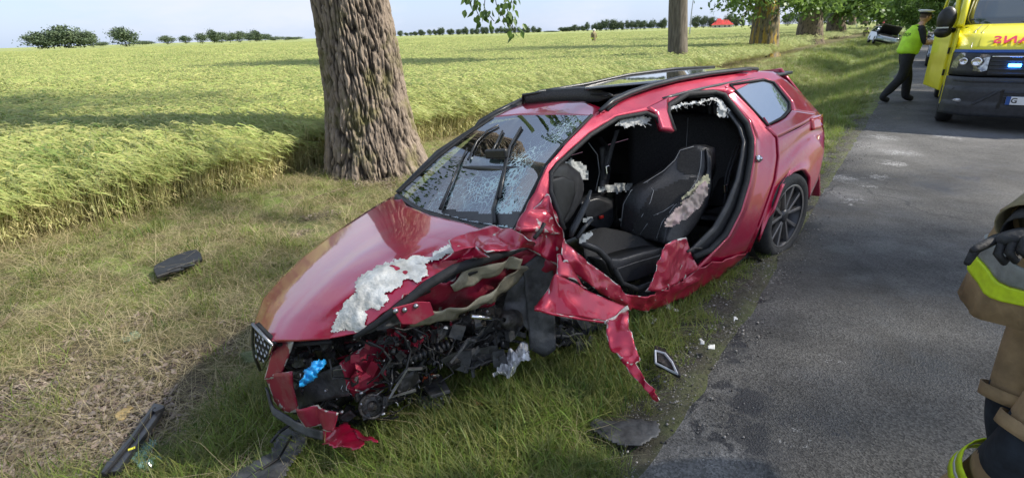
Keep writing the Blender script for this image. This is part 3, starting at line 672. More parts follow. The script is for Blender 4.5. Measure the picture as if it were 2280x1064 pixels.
avenue(1800, 98, 34, 46, 16, M_bark3, 'brown leaning avenue tree between the yellow lichened one and the last before the silver wreck', 13, low=5.5, crown_r=4.5, leafpx=[(1790,2,26),(1762,-2,22),(1838,8,20),(1815,-10,30)])
avenue(1860, 85, 26, 34, 9, M_bark3, 'farther avenue tree, last thick trunk left of the silver wreck', 14, low=7, crown_r=5, nl=14000, leafpx=[(1872,2,30),(1897,14,22),(1850,-2,20),(1920,5,22)])
avenue(1975, 72, 22, 26, 12, M_bark3, 'tall tree trunk rising just behind the silver wrecked car', 15, low=7, crown_r=6, nl=14000, leaf=.3, leafpx=[(1930,22,18),(1948,5,22),(2010,15,32),(2035,35,26)])
avenue(1958, 66, 9, 12, 8, M_bark4, 'thin pale tree stem beside the trunk behind the silver car', 16, low=9, crown_r=4, nl=9000, leaf=.3, nr=30, nz=30)
for k, (px, py) in enumerate([(1897, 62), (1925, 60)]):
    avenue(px, py, 12, 15, 6, M_bark3, ['distant avenue tree seen through the leaves left of the wreck', 'distant avenue tree right above the kneeling firefighters'][k], 17+k, low=8, crown_r=6, nl=7000, leaf=.45, nr=40, nz=40)
# behind the camera and across the road: the same avenue goes on, plus three added shade trees
def plain_tree(s, t, H, R0, label, seed, cz, cr, nl=14000, leaf=.24, rz=3.4, grp='trees across the road', nm='roadside_tree'):
    X, Y = xy(s, t); e = empty(nm, (X, Y, 0), 0, label, 'tree', grp); z0 = float(gz(X, Y))
    link('trunk', trunk_mesh([(0,0,z0-.2),(0,0,z0+1.5),(.1,0,z0+5),(.1,.1,H)], [R0*1.2,R0,R0*.8,R0*.2], 50, 50, .03, seed, 8), M_bark3, e)
    bl = [(0,0,cz,cr,cr,rz),(cr*.4,cr*.3,cz+rz*.7,cr*.7,cr*.7,rz*.8),(-cr*.4,-cr*.3,cz-rz*.2,cr*.7,cr*.7,rz*.7)]
    link('crown', crown_mesh(bl, nl, leaf, seed), None, e); limbs(bl, (0,0,cz-rz), R0*.8, seed, 8).build('limb', M_bark3, e, smooth=True); return e
for k, (s, t, H, cz, cr, rz, nl) in enumerate([(10.6,10.5,15,12,4.4,3.2,1500), (9.4,6.0,15,12,4.1,3.0,1300), (13.7,9.4,15,12,4.5,3.2,1200), (9.5,27,14,9,4.5,3.5,9000), (9,40,15,9,5,4,9000), (8.5,54,15,9,5.5,5,9000), (8.5,70,16,9,6,6,9000), (8.5,90,16,9,6,7,9000), (8.5,115,16,9,6,7,9000)]):  # first three are unseen, placed and thinned to cast shade on the foreground
    plain_tree(s, t, H, .35, 'broad leafy tree across the road, the nearest three added as shade trees', 40+k, cz, cr, nl, .26, rz)
for k, (s, t) in enumerate([(-6.6,-8), (-6.6,-18)]):
    plain_tree(s, t, 13, .45, 'old avenue tree behind the viewpoint on the field side', 60+k, 8, 4.2, 12000, .25, 3.2, grp='trees in the avenue behind the viewpoint')
# -- thicket beyond the wreck
def bush(px, py, w, h, dist_extra, label, seed, nl=6000, leaf=.22, grp=None, nm='bush'):
    b_ = G(px, py); X, Y = b_[0]*dist_extra, b_[1]*dist_extra; dist = math.hypot(X, Y); R0 = w/2*dist/FPX; H = h*dist/FPX; z0 = float(gz(X, Y)); e = empty(nm, (X, Y, z0), 0, label, 'bush' if nm == 'bush' else 'tree', grp)
    mb = MB()
    for k in range(5): mb.tube([(0,0,-.2),(R0*.2*math.cos(k*1.3), R0*.2*math.sin(k*1.3), H*.4),(R0*.5*math.cos(k*1.3), R0*.5*math.sin(k*1.3), H*.75)], [.10,.07,.02], 6)
    mb.build('stem' if nm == 'bush' else 'trunk', M_bark3, e, smooth=True)
    link('crown', crown_mesh([(0,0,H*.45,R0,R0,H*.42),(R0*.4,0,H*.6,R0*.6,R0*.6,H*.38),(-R0*.4,0,H*.5,R0*.6,R0*.6,H*.4)], nl, leaf, seed), None, e); return e
bush(2035, 74, 80, 95, 1.0, 'leafy green bush beyond the silver wreck, left of the ambulance', 71, 9000, .3)
bush(2085, 80, 60, 110, 1.15, 'tall green bush right behind the ambulance door', 72, 9000, .3)
bush(1990, 62, 60, 75, 1.6, 'dark green bush behind the trunk by the wreck', 73, 7000, .4)

# ------------------------------------------------------------ distant trees along the horizon
far_mesh = []
for k in range(5):
    bl = [[(0,0,.52,.42,.42,.40),(.15,0,.68,.28,.28,.27),(-.18,0,.5,.28,.3,.28)], [(0,0,.56,.30,.30,.42)], [(0,0,.5,.5,.4,.32),(.3,0,.55,.3,.3,.28),(-.32,0,.42,.3,.3,.28)],
          [(.1,0,.6,.3,.3,.32),(-.15,0,.45,.3,.3,.3)], [(0,0,.35,.6,.5,.28),(.4,0,.32,.4,.3,.22)]][k]
    far_mesh.append(crown_mesh(bl, 3000, .062, 80+k, M_far, 110, .17))
tm = MB(); tm.tube([(0,0,-.1),(0,0,.2),(.01,0,.55)], [.03,.022,.01], 6); far_trunk = tm.build('t', None, mesh_only=True); far_trunk.materials.append(M_bark3)
def far_tree(px, base, w, h, dist, var, label, grp=None, nm='field_tree'):
    d = ray(px, base); hxy = math.hypot(d[0], d[1]); P = np.array([0,0,CAMH])+d*dist/hxy; sz = h*dist/FPX*1.12; e = empty(nm, (P[0], P[1], min(P[2], CAMH)-sz*.2), random.uniform(0, 6), label, 'tree', grp)
    ws = w*dist/FPX/[1.0,.66,1.3,.85,1.6][var]
    c = link('crown', far_mesh[var], None, e); c.scale = (ws, ws, sz); q = link('trunk', far_trunk, None, e); q.scale = (sz, sz, sz)
ORD = ['first','second','third','fourth','fifth','sixth','seventh','eighth','ninth','tenth']
for q_, (px, b_, w, h, v) in enumerate([(90,99,46,26,0),(118,98,50,28,2),(150,98,62,36,0),(185,97,50,32,2),(205,97,20,20,0)]):
    far_tree(px, b_, w, h, 380, v, ORD[q_]+' tree from the left in the big clump on the left horizon', 'clump of trees at the left of the horizon')
far_tree(228, 97, 30, 9, 400, 4, 'low bush between the left clump and the lone round tree')
far_tree(279, 94, 46, 31, 350, 0, 'lone round tree on the left horizon, right of the big clump')
far_tree(315, 94, 50, 9, 400, 4, 'low hedge right of the lone round tree')
far_tree(372, 93, 28, 14, 400, 0, 'small tree with a bare stem beside it on the left horizon')
far_tree(413, 93, 22, 13, 400, 0, 'small round bush standing alone left of the tall tree row', nm='field_bush')
far_tree(450, 92, 24, 17, 400, 0, 'round tree at the start of the row that ends behind the trunk')
for k, (px, h, w, v) in enumerate([(476,24,26,3),(492,18,26,0),(512,20,30,2),(534,19,28,0),(556,18,26,2),(570,21,28,3),(590,15,26,2),(612,11,30,4),(635,9,34,4),(660,7,34,4)]):
    far_tree(px, 91-k*.5, w, h, 420+k*8, v, ORD[k]+' tree from the left in the sloping row left of the big trunk', 'sloping row of trees left of the big trunk')
r_ = random.Random(9)
for k in range(30):
    px = 892+k*10.6+r_.uniform(-3,3); h = r_.choice([7,9,11,12,13]) if px < 960 else r_.uniform(11, 17)
    far_tree(px, 79-(px-892)*.017, r_.uniform(9,14), h, 700, r_.choice([0,1,1,3]), 'small tree in the long even row on the horizon', 'long row of small trees between the two trunks')
far_tree(1225, 72, 40, 5, 700, 4, 'low scrub between the two rows of distant trees')
for k in range(25):
    px = 1252+k*9.6+r_.uniform(-3,3); h = r_.uniform(11, 24) if px > 1270 else 9
    far_tree(px, 70-(px-1252)*.035, r_.uniform(10,18), h, 560, r_.choice([0,1,3,2]), 'tree in the dense distant row left of the grey slender trunk', 'dense row of trees left of the slender trunk')
for q_, (px, b_, w, h, v) in enumerate([(1550,57,18,22,1),(1567,57,18,22,0),(1583,57,14,19,1),(1597,56,13,17,3),(1622,56,22,24,0),(1639,56,14,17,1),(1651,56,13,15,3),(1676,54,18,24,0),(1690,54,14,18,1)]):
    far_tree(px, b_, w, h, 480, v, ORD[q_]+' distant tree from the left in the row around the red roofed house', 'trees around the red roofed house')
for q_, (px, b_, w, h, v) in enumerate([(1728,52,16,15,2),(1755,50,26,21,0),(1783,50,24,27,0),(1836,47,24,22,0),(1852,47,16,18,3),(1886,44,18,18,0),(1912,44,14,18,0),(1940,44,28,34,0)]):
    far_tree(px, b_, w, h, 420, v, ORD[q_]+' distant tree from the left seen beyond the thick avenue trunks', 'distant trees between the avenue trunks')
# -- house with red roof, lamp post
P = np.array([0,0,CAMH])+ray(1608, 57)*470; hse = empty('farm_house', (P[0], P[1], 0), math.radians(-20), 'low farm house with a bright red hipped roof on the horizon', 'house')
M_roof = mat('red_roof_tiles', (.55,.05,.04), .7, noise_s=1); M_wall = mat('pale_render', (.6,.56,.5), .9, noise_s=2); M_dark = mat('dark_glass', (.03,.035,.04), .2)
mb = MB(); mb.box((0,0,1.0), (15,7,2.6)); mb.build('wall', M_wall, hse)
for a, w_, hh in ((0, 16.5, 3.6), (-2.5, 6, 4.6)):
    mb = MB(); x0 = a-w_/2; x1 = a+w_/2; yy = 4.4; z = 2.3; mb.add([(x0,-yy,z),(x1,-yy,z),(x1,yy,z),(x0,yy,z),(x0+w_*.28,0,z+hh),(x1-w_*.28,0,z+hh)], [(0,1,5,4),(1,2,5),(2,3,4,5),(3,0,4),(3,2,1,0)]); mb.build('roof', M_roof, hse)
for k in (-5,-2,2,5): 
    mb = MB(); mb.box((k,-3.55,1.3), (1.1,.12,1.1)); mb.build('window', M_dark, hse)
P = G(1537, 60); dd = 90/math.hypot(P[0], P[1]); lp = empty('lamp_post', (P[0]*dd, P[1]*dd, -.3), 0, 'thin grey lamp post standing in the field beside the slender trunk', 'lamp post'); M_galv = mat('galvanised', (.35,.37,.4), .5, metal=.6, noise_s=10)
mb = MB(); mb.tube([(0,0,0),(0,0,4),(.35,.2,8.6)], [.09,.08,.05], 8); mb.build('post', M_galv, lp); mb = MB(); mb.box((.6,.2,8.7), (.8,.25,.12)); mb.build('lamp_head', M_galv, lp)
# ============================================================ THE RED WRECK (built in its own frame: x forward, y to its left, z up)
CP = np.array([1.1310101, 2.77411959, 1.56073466])
RC = np.array([[math.cos(4.0994417), -math.sin(4.0994417), 0], [math.sin(4.0994417), math.cos(4.0994417), 0], [0,0,1]]) @ cam_rot(np.array([[0,0,-1],[-1,0,0],[0,1,0]], float), math.degrees(-.267833329), math.degrees(-.175969192))
MC = RW @ RC.T; TC = np.array([0,0,CAMH])-MC @ CP
CARM = Matrix([list(MC[0])+[TC[0]], list(MC[1])+[TC[1]], list(MC[2])+[TC[2]], [0,0,0,1]])
def cray(px, py): return RC @ np.array([(px-1140)/FPX, -(py-532)/FPX, -1.0])
def C(px, py, ax, v):
    d = cray(px, py); i = 'xyz'.index(ax); t = (v-CP[i])/d[i]; return Vector(CP+d*t)
def PXc(P): 
    q = (np.asarray(P, float)-CP) @ RC; return 1140+FPX*q[0]/-q[2], 532-FPX*q[1]/-q[2]
def ysurf(x, z):
    y = .895-.05*((z-.55)/.4)**2 if z < .95 else .845-(z-.95)/.43*.25-.3*max(0, z-1.3)
    if x < -2.9: y -= .13*(-x-2.9)**2
    if z < .30: y -= (.30-z)*.25
    return y
def S(px, py, off=0.0):
    """point of the left body side seen at a pixel"""
    d = cray(px, py); lo, hi = 0.2, 12.0
    f = lambda t: (CP[1]+d[1]*t)-ysurf(CP[0]+d[0]*t, CP[2]+d[2]*t)-off
    t = 0.5
    while t < 9 and f(t) > 0: t *= 1.02
    a, b = t/1.02, t
    for _ in range(30):
        m = (a+b)/2
        if f(m) > 0: a = m
        else: b = m
    return Vector(CP+d*b)
def rs(pl, n):
    P = [np.array(p, float) for p in pl]; L0 = [0]
    for i in range(1, len(P)): L0.append(L0[-1]+np.linalg.norm((P[i]-P[i-1])[:2]))
    A = np.array(P); return [np.array([np.interp(L0[-1]*k/(n-1), L0, A[:, j]) for j in range(A.shape[1])]) for k in range(n)]
def coons(c0, c1, d0, d1, nu, nv):
    """c0/c1: curves along u at v=0/1; d0/d1: curves along v at u=0/1"""
    a, b, c, d = rs(c0, nu), rs(c1, nu), rs(d0, nv), rs(d1, nv); R = []
    for j in range(nv):
        v = j/(nv-1); row = []
        for i in range(nu):
            u = i/(nu-1)
            row.append((1-v)*a[i]+v*b[i]+(1-u)*c[j]+u*d[j]-((1-u)*(1-v)*a[0]+u*(1-v)*a[-1]+(1-u)*v*b[0]+u*v*b[-1]))
        R.append(row)
    return R
def strip(A, B, nu, nv, fn):
    """band between two pixel curves"""
    a, b = rs(A, nu), rs(B, nu); return [[fn(*(a[i]*(1-j/(nv-1))+b[i]*j/(nv-1))) for i in range(nu)] for j in range(nv)]
def crumple(rows, amp, f=9, seed=0, edge=0, wear=None):
    """push a grid of points along its normals into sharp creases"""
    m, n = len(rows), len(rows[0]); out = []
    for j in range(m):
        r = []
        for i in range(n):
            du = rows[j][min(i+1, n-1)]-rows[j][max(i-1, 0)]; dv = rows[min(j+1, m-1)][i]-rows[max(j-1, 0)][i]; nn_ = du.cross(dv)
            nn_ = nn_.normalized() if nn_.length > 1e-9 else Vector((0,1,0)); p = rows[j][i]; q = p*f+Vector((seed*3.1, seed*1.7, 0))
            h = (1-abs(noise.noise(q*.6))*2.8)*.8+(1-abs(noise.noise(q*1.7))*2.6)*.18-.3
            e = 1.0
            if edge: e = min(1, min(i, n-1-i, j, m-1-j)/edge)
            r.append(p+nn_*amp*h*e)
            if wear is not None: wear.append(max(0, (h-.44)*2.6, (.44+.75*noise.noise(q*2.2)) if (j in (0, m-1) or i in (0, n-1)) else 0))
        out.append(r)
    return out
def wear_attr(o, vals):
    a = o.data.attributes.new('wear', 'FLOAT', 'POINT'); v = list(vals)+[0]*(len(o.data.vertices)-len(vals)); a.data.foreach_set('value', np.array(v[:len(o.data.vertices)], np.float32))
def paint(name, col, wear=True, rough=.28, coat=1.0, metal=.35, dust=.07):
    m = D.materials.new(name); m.use_nodes = True; t = m.node_tree; b = t.nodes['Principled BSDF']
    b.inputs['Roughness'].default_value = rough; b.inputs['Metallic'].default_value = metal; b.inputs['Coat Weight'].default_value = coat; b.inputs['Coat Roughness'].default_value = .045; b.inputs['Coat IOR'].default_value = 1.6
    tc = t.nodes.new('ShaderNodeTexCoord'); n = t.nodes.new('ShaderNodeTexNoise'); n.inputs['Scale'].default_value = 7; n.inputs['Detail'].default_value = 9; n.inputs['Roughness'].default_value = .75; t.links.new(tc.outputs['Object'], n.inputs[0])
    r = t.nodes.new('ShaderNodeValToRGB'); r.color_ramp.elements[0].position = .5; r.color_ramp.elements[1].position = .8; r.color_ramp.elements[0].color = (0,0,0,1); r.color_ramp.elements[1].color = (dust*2,)*3+(1,); t.links.new(n.outputs[0], r.inputs[0])
    mx_ = t.nodes.new('ShaderNodeMixRGB'); mx_.inputs[1].default_value = (*col, 1); mx_.inputs[2].default_value = (.35,.25,.22,1); t.links.new(r.outputs[0], mx_.inputs[0]); last = mx_.outputs[0]
    if wear:
        at = t.nodes.new('ShaderNodeAttribute'); at.attribute_name = 'wear'; n2 = t.nodes.new('ShaderNodeTexNoise'); n2.inputs['Scale'].default_value = 30; n2.inputs['Detail'].default_value = 5; t.links.new(tc.outputs['Object'], n2.inputs[0])
        a = t.nodes.new('ShaderNodeMath'); a.operation = 'MULTIPLY_ADD'; a.inputs[1].default_value = 1.0; t.links.new(at.outputs['Fac'], a.inputs[0]); t.links.new(n2.outputs[0], a.inputs[2])
        r2 = t.nodes.new('ShaderNodeValToRGB'); r2.color_ramp.elements[0].position = .93; r2.color_ramp.elements[1].position = 1.0; t.links.new(a.outputs[0], r2.inputs[0])
        m2 = t.nodes.new('ShaderNodeMixRGB'); m2.inputs[2].default_value = (.55,.52,.48,1); t.links.new(r2.outputs[0], m2.inputs[0]); t.links.new(last, m2.inputs[1]); last = m2.outputs[0]
    t.links.new(last, b.inputs['Base Color']); return m
M_red = paint('red_paint', (.42,.002,.042), wear=False, dust=.13)
M_redw = paint('torn_red_paint', (.40,.003,.038), wear=True, rough=.42, coat=.7)
M_redd = paint('dull_red_metal', (.33,.014,.045), wear=True, rough=.5, coat=.25, dust=.3)
M_blk = mat('black_plastic', (.018,.018,.019), .45, noise_s=20, var=.4)
M_trim = mat('trim_black', (.03,.031,.034), .35, noise_s=30, var=.3)
M_rub = mat('black_rubber', (.016,.016,.017), .7, noise_s=14, var=.4, bump=.2)
M_int = mat('interior_black', (.018,.018,.020), .7, noise_s=12, var=.4)
M_leath = mat('black_leather', (.030,.030,.033), .40, noise_s=60, var=.3, bump=.15, bump_s=160)
M_alc = mat('black_suede', (.032,.031,.031), .95, noise_s=90, var=.3, bump=.2, bump_s=200)
M_stitch = mat('grey_stitching', (.32,.33,.34), .7)
M_prim = mat('white_primer', (.78,.77,.72), .55, noise_s=12, col2=(.42,.405,.36), bump=.7, bump_s=30)  # white and grey primer; the darker streaks also paint in crease shading
M_beige = mat('beige_primer', (.40,.37,.27), .6, noise_s=8, col2=(.2,.17,.12), bump=.4, bump_s=25)
M_grim = mat('grimy_metal', (.12,.11,.10), .5, metal=.5, noise_s=16, col2=(.03,.028,.027), bump=.5, bump_s=45)
M_gplas = mat('scuffed_grey_plastic', (.10,.10,.10), .55, noise_s=12, col2=(.025,.025,.026), bump=.3, bump_s=30)
M_eng = mat('engine_black', (.045,.044,.044), .33, noise_s=18, col2=(.009,.009,.009), bump=.5, bump_s=50)
M_chr = mat('chrome', (.75,.75,.77), .14, metal=1)
M_alu = mat('brushed_aluminium', (.35,.35,.36), .35, metal=.9, noise_s=15, var=.35)
M_foil = mat('crinkled_foil', (.72,.72,.72), .28, metal=.85, noise_s=9, col2=(.35,.35,.35), bump=.6, bump_s=20)
M_white = mat('white_fibre', (.62,.62,.60), .9, noise_s=20, var=.2)
M_pink = mat('pink_airbag_cloth', (.62,.44,.42), .85, noise_s=8, col2=(.50,.42,.36), bump=.3, bump_s=40)
M_yfoam = mat('cream_foam', (.62,.58,.38), .9, noise_s=12)
M_bag = mat('airbag_cloth', (.45,.46,.44), .8, noise_s=14, var=.3, bump=.3, bump_s=30)
M_blue = mat('blue_nitrile', (.02,.30,.66), .4, noise_s=14, var=.3)
M_orange = mat('orange_plastic', (.75,.14,.05), .45)
M_redl = mat('red_button', (.7,.03,.02), .4)
M_tyre = mat('tyre_rubber', (.022,.022,.023), .75, noise_s=20, var=.35, bump=.2)
M_rim = mat('graphite_alloy', (.06,.06,.065), .35, metal=.7)
M_rimp = mat('polished_alloy', (.33,.32,.32), .32, metal=.9)
M_tail = mat('red_lens', (.45,.01,.01), .08, coat=1)
M_glassd = mat('tinted_glass', (.02,.025,.03), .03, coat=1, spec=.9)

car = empty('crashed_car', (0,0,0), 0, 'wrecked dark red estate car with its doors cut off and left front torn open', 'car'); car.matrix_world = CARM
def mesh_rows(name, rows, m, smooth=True, solid=0, wear=None, sub=0, parent=None, label=None):
    mb = MB(); mb.grid(rows); cc = Vector(CP); acc = 0
    for f_ in mb.F[::7]:
        a_, b_, c_, d_ = [mb.V[k] for k in f_]; acc += 1 if (c_-a_).cross(d_-b_).dot(cc-a_) > 0 else -1
    if acc < 0: mb.F = [tuple(reversed(f_)) for f_ in mb.F]
    me = mesh_from(mb.V, mb.F, name); o = link(name, me, m, parent or car)
    if wear is not None: wear_attr(o, wear)
    if smooth: me.shade_smooth()
    if sub: q = o.modifiers.new('s', 'SUBSURF'); q.levels = q.render_levels = sub
    if solid: q = o.modifiers.new('t', 'SOLIDIFY'); q.thickness = abs(solid); q.offset = -1
    if label: o['label'] = label
    return o
def tri_bvh(rows):
    mb = MB(); mb.grid(rows); return BVHTree.FromPolygons([tuple(v) for v in mb.V], mb.F)
def inside(poly, x, y):
    c = False; n = len(poly)
    for i in range(n):
        x1, y1 = poly[i]; x2, y2 = poly[(i+1) % n]
        if (y1 > y) != (y2 > y) and x < (x2-x1)*(y-y1)/(y2-y1)+x1: c = not c
    return c
def decal(name, poly, bvh, m, step=4, off=.006, amp=.006, f=22, seed=1, parent=None, fn=None, jag=6, smooth=True):
    xs = [p[0] for p in poly]; ys = [p[1] for p in poly]; V = {}; F = []; mb = MB()
    def vert(i, j):
        if (i, j) in V: return V[(i, j)]
        px, py = min(xs)+i*step, min(ys)+j*step; d = Vector(cray(px, py)).normalized()
        if fn: P = fn(px, py)
        else:
            h = bvh.ray_cast(Vector(CP), d)
            if h[0] is None: V[(i, j)] = None; return None
            P = h[0]
        P = P-d*(off+amp*(.5+noise.noise(P*f+Vector((seed, 0, 0)))+.6*noise.noise(P*f*2.7+Vector((0, seed, 0))))); mb.V.append(P); V[(i, j)] = len(mb.V)-1; return V[(i, j)]
    for i in range(int((max(xs)-min(xs))/step)+1):
        for j in range(int((max(ys)-min(ys))/step)+1):
            cx, cy = min(xs)+(i+.5)*step, min(ys)+(j+.5)*step
            if inside(poly, cx+jag*(noise.noise((cx*.06, cy*.06, seed))+.5*noise.noise((cx*.2, cy*.2, seed))), cy+jag*(noise.noise((cx*.06, cy*.06, seed+5))+.5*noise.noise((cx*.2, cy*.2, seed+5)))):
                q = [vert(i, j), vert(i+1, j), vert(i+1, j+1), vert(i, j+1)]
                if None not in q: mb.F.append(tuple(q))
    me = mesh_from(mb.V, mb.F, name); o = link(name, me, m, parent or car)
    if smooth: me.shade_smooth()
    return o

# ---- hood
A_ = (885,430); B_ = (568,712); C_ = (790,744); D_ = (1148,546)
hA = [A_,(830,462),(740,520),(680,566),(625,618),(585,664),B_]        # right rim, rear to nose
hB = [B_,(574,735),(588,750),(600,757),(660,758),(730,754),C_]
hD = [D_,(1070,562),(1000,592),(930,637),(870,685),C_]
hR = [A_,(905,458),(960,480),(1040,498),(1110,524),D_]
def hoodz(u, v):       # u: right->left, v: rear->nose
    zr = .985+(.885-.985)*u; zf = .665+(.705-.665)*u
    z = zr*(1-v)+zf*v+.055*math.sin(math.pi*v)+.04*math.sin(math.pi*u)*(.35+.65*math.sin(math.pi*v))
    z += .009*(1/(1+math.exp(-(u-.24-.06*v)/.018))-1)*math.sin(math.pi*v)**.5      # power crease
    z += .007*math.exp(-((u-.62+.25*(v-.45))/.06)**2)*math.exp(-((v-.5)/.25)**2)                                   # buckle towards the torn side
    z -= .008*math.exp(-((u-.72)/.12)**2)*math.exp(-((v-.25)/.18)**2)
    return z
px_rows = coons(hR, hB, hA, hD, 70, 90)
def hz(u, v): return hoodz(u, v)
rows = []
for j, r in enumerate(px_rows):
    v = j/89; rr = []
    for i, p in enumerate(r):
        u = i/69; P = C(p[0], p[1], 'z', hz(u, v)); w = max(0, (u-.72)/.28)**1.5*max(0, 1-v*.6)
        P.z += w*.02*noise.noise(P*9)+w*.012*noise.noise(P*21); rr.append(P)
    rows.append(rr)
HB = tri_bvh(rows); rows_hood = rows
hood = mesh_rows('hood', rows, M_red, solid=.018)
P1 = [(740,722),(752,704),(764,680),(782,672),(792,655),(796,628),(812,610),(850,596),(900,584),(935,575),(975,566),(990,580),(1000,575),(990,545),(1045,531),(1062,548),(1058,566),(1030,574),(1005,596),(985,600),(958,592),(948,586),(938,592),(944,606),(930,620),(905,632),(875,634),(850,650),(858,662),(838,690),(815,682),(808,716),(812,728),(795,736),(775,722),(768,734)]
P1 = [(736,738),(750,700),(772,668),(792,652),(792,624),(815,604),(860,586),(932,568),(950,590),(952,612),(935,626),(902,622),(878,644),(855,652),(866,666),(850,684),(818,692),(812,714),(822,730),(800,742),(772,734)]
decal('torn_primer', P1, HB, M_prim, 2, .002, .013, 10, 1, hood, jag=7)
decal('torn_primer', [(925,585),(960,568),(995,545),(1030,530),(1055,540),(1066,550),(1045,556),(1020,552),(1000,566),(965,580),(940,590)], HB, M_prim, 3.5, .010, .014, 25, 4, hood, jag=6)
# crumpled rear left corner of the hood, folded up
def fold(name, top, bot, zt, zb, m, amp=.02, seed=1, ax='z', nu=40, nv=18, solid=.004, f=11, parent=None):
    a, b = rs(top, nu), rs(bot, nu); rows = []
    for j in range(nv):
        v = j/(nv-1); r = []
        for i in range(nu):
            u = i/(nu-1); p = a[i]*(1-v)+b[i]*v; z0 = zt[0]+(zt[1]-zt[0])*u; z1 = zb[0]+(zb[1]-zb[0])*u; r.append(C(p[0], p[1], ax, z0*(1-v)+z1*v))
        rows.append(r)
    w = []; rows = crumple(rows, amp, f, seed, 0, w); return mesh_rows(name, rows, m, smooth=True, solid=solid, wear=w, parent=parent)
fold('folded_corner', [(1000,530),(1040,512),(1100,500),(1145,512),(1190,545)], [(1010,556),(1060,548),(1085,566),(1140,556),(1188,556)], (.99,.97), (.95,.90), M_redw, .025, 3, f=7, parent=hood)
fold('folded_corner', [(1020,548),(1060,548),(1085,572)], [(985,585),(1020,575),(1060,580)], (.95,.92), (.90,.88), M_redw, .02, 5, f=12, parent=hood, nu=16, nv=8)

# ---- windscreen
def yl(px_rows, y0, y1, bulge=0.0):
    n = len(px_rows[0]); m = len(px_rows)
    return [[C(p[0], p[1], 'y', y0(j/(m-1))+(y1(j/(m-1))-y0(j/(m-1)))*i/(n-1)) for i, p in enumerate(r)] for j, r in enumerate(px_rows)]
wT = [(1098,262),(1150,257),(1240,256),(1320,258)]; wB = [(885,430),(945,466),(1040,492),(1100,502),(1150,510)]
wL = [(1098,262),(1040,300),(980,346),(885,430)]; wR = [(1320,258),(1262,318),(1221,366),(1191,426),(1150,510)]
WR = yl(coons(wT, wB, wL, wR, 40, 40), lambda v: -.56-.17*v, lambda v: .58+.13*v)
M_ws = D.materials.new('cracked_windscreen'); M_ws.use_nodes = True; t = M_ws.node_tree; b = t.nodes['Principled BSDF']; o_ = t.nodes['Material Output']
tc = t.nodes.new('ShaderNodeTexCoord'); at = t.nodes.new('ShaderNodeAttribute'); at.attribute_name = 'crack'
def vor(scale, feat='DISTANCE_TO_EDGE'):
    q = t.nodes.new('ShaderNodeTexVoronoi'); q.feature = feat; q.inputs['Scale'].default_value = scale
    nz_ = t.nodes.new('ShaderNodeTexNoise'); nz_.inputs['Scale'].default_value = 6; t.links.new(tc.outputs['Object'], nz_.inputs[0])
    mxv = t.nodes.new('ShaderNodeMixRGB'); mxv.inputs[0].default_value = .12; t.links.new(tc.outputs['Object'], mxv.inputs[1]); t.links.new(nz_.outputs['Color'], mxv.inputs[2]); t.links.new(mxv.outputs[0], q.inputs['Vector']); return q.outputs['Distance']
def lt(a, thr):
    q = t.nodes.new('ShaderNodeMath'); q.operation = 'LESS_THAN'; t.links.new(a, q.inputs[0])
    if isinstance(thr, float): q.inputs[1].default_value = thr
    else: t.links.new(thr, q.inputs[1])
    return q.outputs[0]
s1 = t.nodes.new('ShaderNodeMath'); s1.operation = 'MULTIPLY'; s1.inputs[1].default_value = .032; t.links.new(at.outputs['Fac'], s1.inputs[0])
s2 = t.nodes.new('ShaderNodeMath'); s2.operation = 'MULTIPLY'; s2.inputs[1].default_value = .20; sq = t.nodes.new('ShaderNodeMath'); sq.operation = 'POWER'; sq.inputs[1].default_value = 2.0; t.links.new(at.outputs['Fac'], sq.inputs[0]); t.links.new(sq.outputs[0], s2.inputs[0])
k1 = lt(vor(9.), s1.outputs[0]); k2 = lt(vor(34.), s2.outputs[0])
mxk = t.nodes.new('ShaderNodeMath'); mxk.operation = 'MAXIMUM'; t.links.new(k1, mxk.inputs[0]); t.links.new(k2, mxk.inputs[1])
gl = t.nodes.new('ShaderNodeBsdfGlossy'); gl.inputs['Roughness'].default_value = .01; gl.inputs['Color'].default_value = (.95,.97,1,1)
tp = t.nodes.new('ShaderNodeBsdfTransparent'); tp.inputs[0].default_value = (.62,.74,.70,1)
fr = t.nodes.new('ShaderNodeLayerWeight'); fr.inputs['Blend'].default_value = .34
bpn = t.nodes.new('ShaderNodeBump'); bpn.inputs['Distance'].default_value = .01; cl = t.nodes.new('ShaderNodeTexVoronoi'); cl.inputs['Scale'].default_value = 22; t.links.new(tc.outputs['Object'], cl.inputs[0]); pw = t.nodes.new('ShaderNodeMath'); pw.operation = 'POWER'; pw.inputs[1].default_value = 3; t.links.new(at.outputs['Fac'], pw.inputs[0]); t.links.new(pw.outputs[0], bpn.inputs['Strength']); t.links.new(cl.outputs['Distance'], bpn.inputs['Height']); t.links.new(bpn.outputs[0], gl.inputs['Normal'])
mr = t.nodes.new('ShaderNodeMapRange'); mr.inputs['To Min'].default_value = .16; mr.inputs['To Max'].default_value = 1.0; t.links.new(fr.outputs['Fresnel'], mr.inputs[0])
ms = t.nodes.new('ShaderNodeMixShader'); t.links.new(mr.outputs[0], ms.inputs[0]); t.links.new(tp.outputs[0], ms.inputs[1]); t.links.new(gl.outputs[0], ms.inputs[2])
df = t.nodes.new('ShaderNodeBsdfDiffuse'); df.inputs[0].default_value = (.55,.70,.72,1)
ms2 = t.nodes.new('ShaderNodeMixShader'); t.links.new(mxk.outputs[0], ms2.inputs[0]); t.links.new(ms.outputs[0], ms2.inputs[1]); t.links.new(df.outputs[0], ms2.inputs[2]); t.links.new(ms2.outputs[0], o_.inputs[0])
ws = mesh_rows('windscreen', WR, M_ws)
cr = np.zeros(1600, np.float32)
